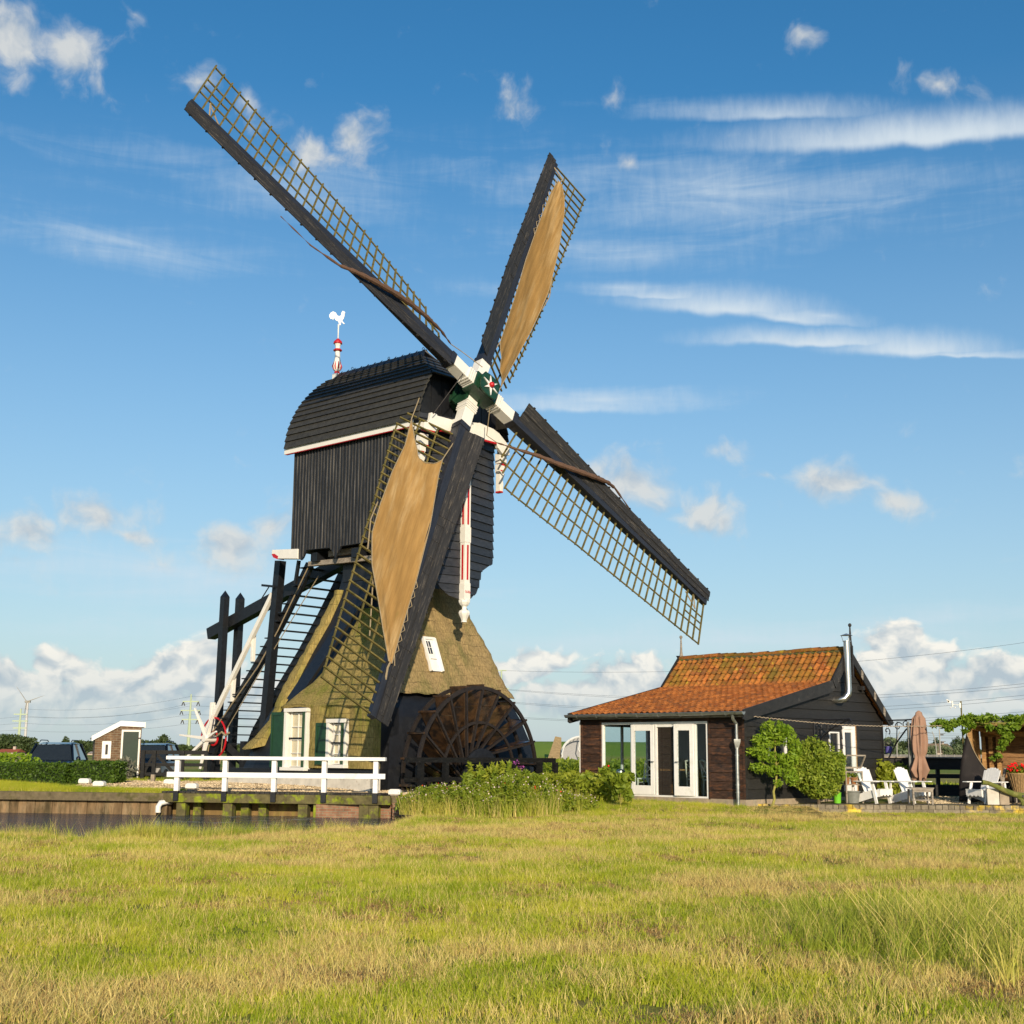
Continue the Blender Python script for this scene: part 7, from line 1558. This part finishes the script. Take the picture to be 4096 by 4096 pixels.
# flower bank in front of the scoop wheel
def wpoly(n): 
    X = RS.uniform(-2.75, 2.2, n); yl = np.interp(X, [-2.75, -2.0, 0, 2.2], [34.6, 33.6, 33.4, 36.0]); Y = yl + RS.uniform(0, 1, n) ** 1.2 * np.interp(X, [-2.75, 2.2], [1.2, 3.0]); return X, Y
X, Y = wpoly(520); hh = np.interp(X, [-2.75, -2.2, -1.5, -.4, .2, 1, 1.6, 2.2], [.30, .62, .74, .84, .95, .74, .46, .32]) * (.5 + .75 * fbm(v2, X * 2.2, Y * 2.2)) * RS.uniform(.5, 1.15, 520); P = []; TP = []
for x_, y_, h_ in zip(X, Y, hh):
    k = int(62 + 90 * h_); lx, ly = RS.normal(0, .12), RS.normal(0, .08); z = h_ * RS.uniform(0, 1, k) ** .8; q_ = z / max(h_, .1); sp_ = .085 * (1.15 - q_)
    P.append(np.stack([x_ + lx * q_ + RS.normal(0, 1, k) * sp_, y_ + ly * q_ + RS.normal(0, 1, k) * sp_, .18 + z], 1)); TP.append(np.stack([x_ + lx + RS.normal(0, .05, 3), y_ + ly - .02 + RS.normal(0, .04, 3), .2 + h_ * RS.uniform(.85, 1.05, 3)], 1))
P = np.concatenate(P); TP = np.concatenate(TP); o = leaf_mesh('flowering_weeds', P, .038, [L['weed'], L['weedy']], None, elong=2.8, mi=(RS.rand(len(P)) < np.clip(.12 + .1 * (P[:, 0] + 2), .08, .5)).astype(int)); tagk(o, 'stuff')
TP = TP[RS.rand(len(TP)) < .8]; o = leaf_mesh('weed_blossoms', TP, .040, [L['flw'], L['flr']], None, elong=1.0, mi=(RS.rand(len(TP)) < .04).astype(int)); tagk(o, 'stuff')
X, Y = wpoly(330); Y = Y - .25; scatter_obj('rank_grass', np.stack([X, Y, np.full(len(X), .1)], 1), np.where(RS.rand(len(X)) < .5, 5, 6), RS.uniform(.6, 1.25, len(X)))
for i, (px, yt, Y, lb) in enumerate(((1968, 3045, 34.6, 'tall yellow-green weed spire directly before the wheel hub'), (1940, 3050, 34.8, 'bushy tall weed just left of the tallest spire'), (2000, 3075, 34.4, 'tall leafy weed right of the tallest spire'), (2062, 3050, 35.4, 'tall weed with purple flower heads before the right part of the wheel'), (2085, 3070, 35.8, 'purple-topped weed next to the fence end'), (1905, 3085, 34.6, 'shorter leafy weed left of the spires'), (2120, 3090, 35.6, 'thin dry weed stalk near the end of the black fence'), (2150, 3110, 36.2, 'lower yellowish weed at the right end of the flower bank'))):
    p = at(px, yt, Y); h = p.z - .2; t = thing('tall_weed', lb, 'weed', (p.x, Y, .2), 0, 'tall weeds in the flower bank'); P = []
    for s_ in range(6):
        ox, oy = RS.normal(0, .10), RS.normal(0, .08); z = RS.uniform(.15, h * (1 if s_ == 0 else RS.uniform(.7, .98)), 190); P.append(np.stack([ox * (1 + z / h) + RS.normal(0, .07, 190) * (1.15 - z / h), oy + RS.normal(0, .06, 190), z], 1))
    P = np.concatenate(P); leaf_mesh('leaves', P, .065, L['weedy'] if i in (0, 1, 7) else L['weed'], t, elong=2.8)
    if i in (3, 4): leaf_mesh('flower_heads', in_ellipsoid(22, (0, 0, h), (.12, .08, .06)), .05, L['flp'], t, elong=1)
# yellowish growth between bank and barn, and a crop strip behind it
X = RS.uniform(.6, 3.0, 6500); Y = RS.uniform(37.5, 41.5, 6500); k = (Y - 37.18 > -(X - 6.47) * 0 - 9) & (X + Y < 43.4); X, Y = X[k], Y[k]; Z = RS.uniform(0, 1, len(X)) ** .6 * (.45 + .5 * fbm(v3, X * 2, Y * 2)); tagk(leaf_mesh('garden_undergrowth', np.stack([X, Y, .3 + Z], 1), .07, L['weedy'], None, elong=2.2), 'stuff')
X = RS.uniform(-1, 8, 9000); Y = RS.uniform(58, 64, 9000); Z = RS.uniform(0, 1, 9000) * (.9 + .4 * fbm(v3, X * 1.5, Y)); tagk(leaf_mesh('crop_strip', np.stack([X, Y, .25 + Z], 1), .10, L['weed'], None, elong=3.0), 'stuff')
X = RS.uniform(9, 17, 7000); Y = RS.uniform(46, 52, 7000); Z = RS.uniform(0, 1, 7000) * .35; tagk(leaf_mesh('field_margin', np.stack([X, Y, .28 + Z], 1), .09, L['weedy'], None, elong=3.0), 'stuff')
# stones of the gravel yard and the shell path, small faces that catch the low sun
def gravel(name, X, Y, z, size, mt):
    P = np.stack([X, Y, z + RS.uniform(0, .02, len(X))], 1); tagk(leaf_mesh(name, P, size, mt, None, elong=1.1), 'stuff')
gv = mat('gravel_stones', (.62, .50, .33), .9, .35, 5, (.40, .31, .19), 1.2, .45, .6, island=.4)
X = RS.uniform(-13.0, -2.2, 52000); yq = np.interp(X, [-40, -14.8, -9.45, -9.35, -3.2, -3.0], [41.5, 38.2, 37.2, 38.1, 37.15, 36.2]); Y = yq + .75 + RS.uniform(0, 1, 52000) ** 1.3 * 8.5 + np.clip((-11 - X) * .9, 0, 3) * .6; k = fbm(v2, X * .9, Y * .9) > .30; X, Y = X[k], Y[k]
gravel('yard_gravel', X, Y, height(X, Y), .055, gv)
X = RS.uniform(12.2, 18, 16000); Y = RS.uniform(39.2, 43, 16000); gravel('path_gravel', X, Y, .27 + (Y - 39.2) * .024, .045, gv)
# far wood along the horizon, reads as one mass
Pm = []
for x0, x1, Yw, hb in ((-250, -150, 760, 6.0), (-330, -250, 700, 7.0), (150, 300, 780, 6.0)):
    n = int((x1 - x0) * 42); X = RS.uniform(x0, x1, n); hh = hb * (.45 + 1.0 * fbm(v1, X * .06, X * 0 + 3)); Pm.append(np.stack([X, Yw + RS.uniform(0, 12, n), .3 + RS.uniform(0, 1, n) ** .8 * hh], 1))
tagk(leaf_mesh('far_wood', np.concatenate(Pm), 2.2, L['far'], None, elong=1.3), 'stuff')
#=== END
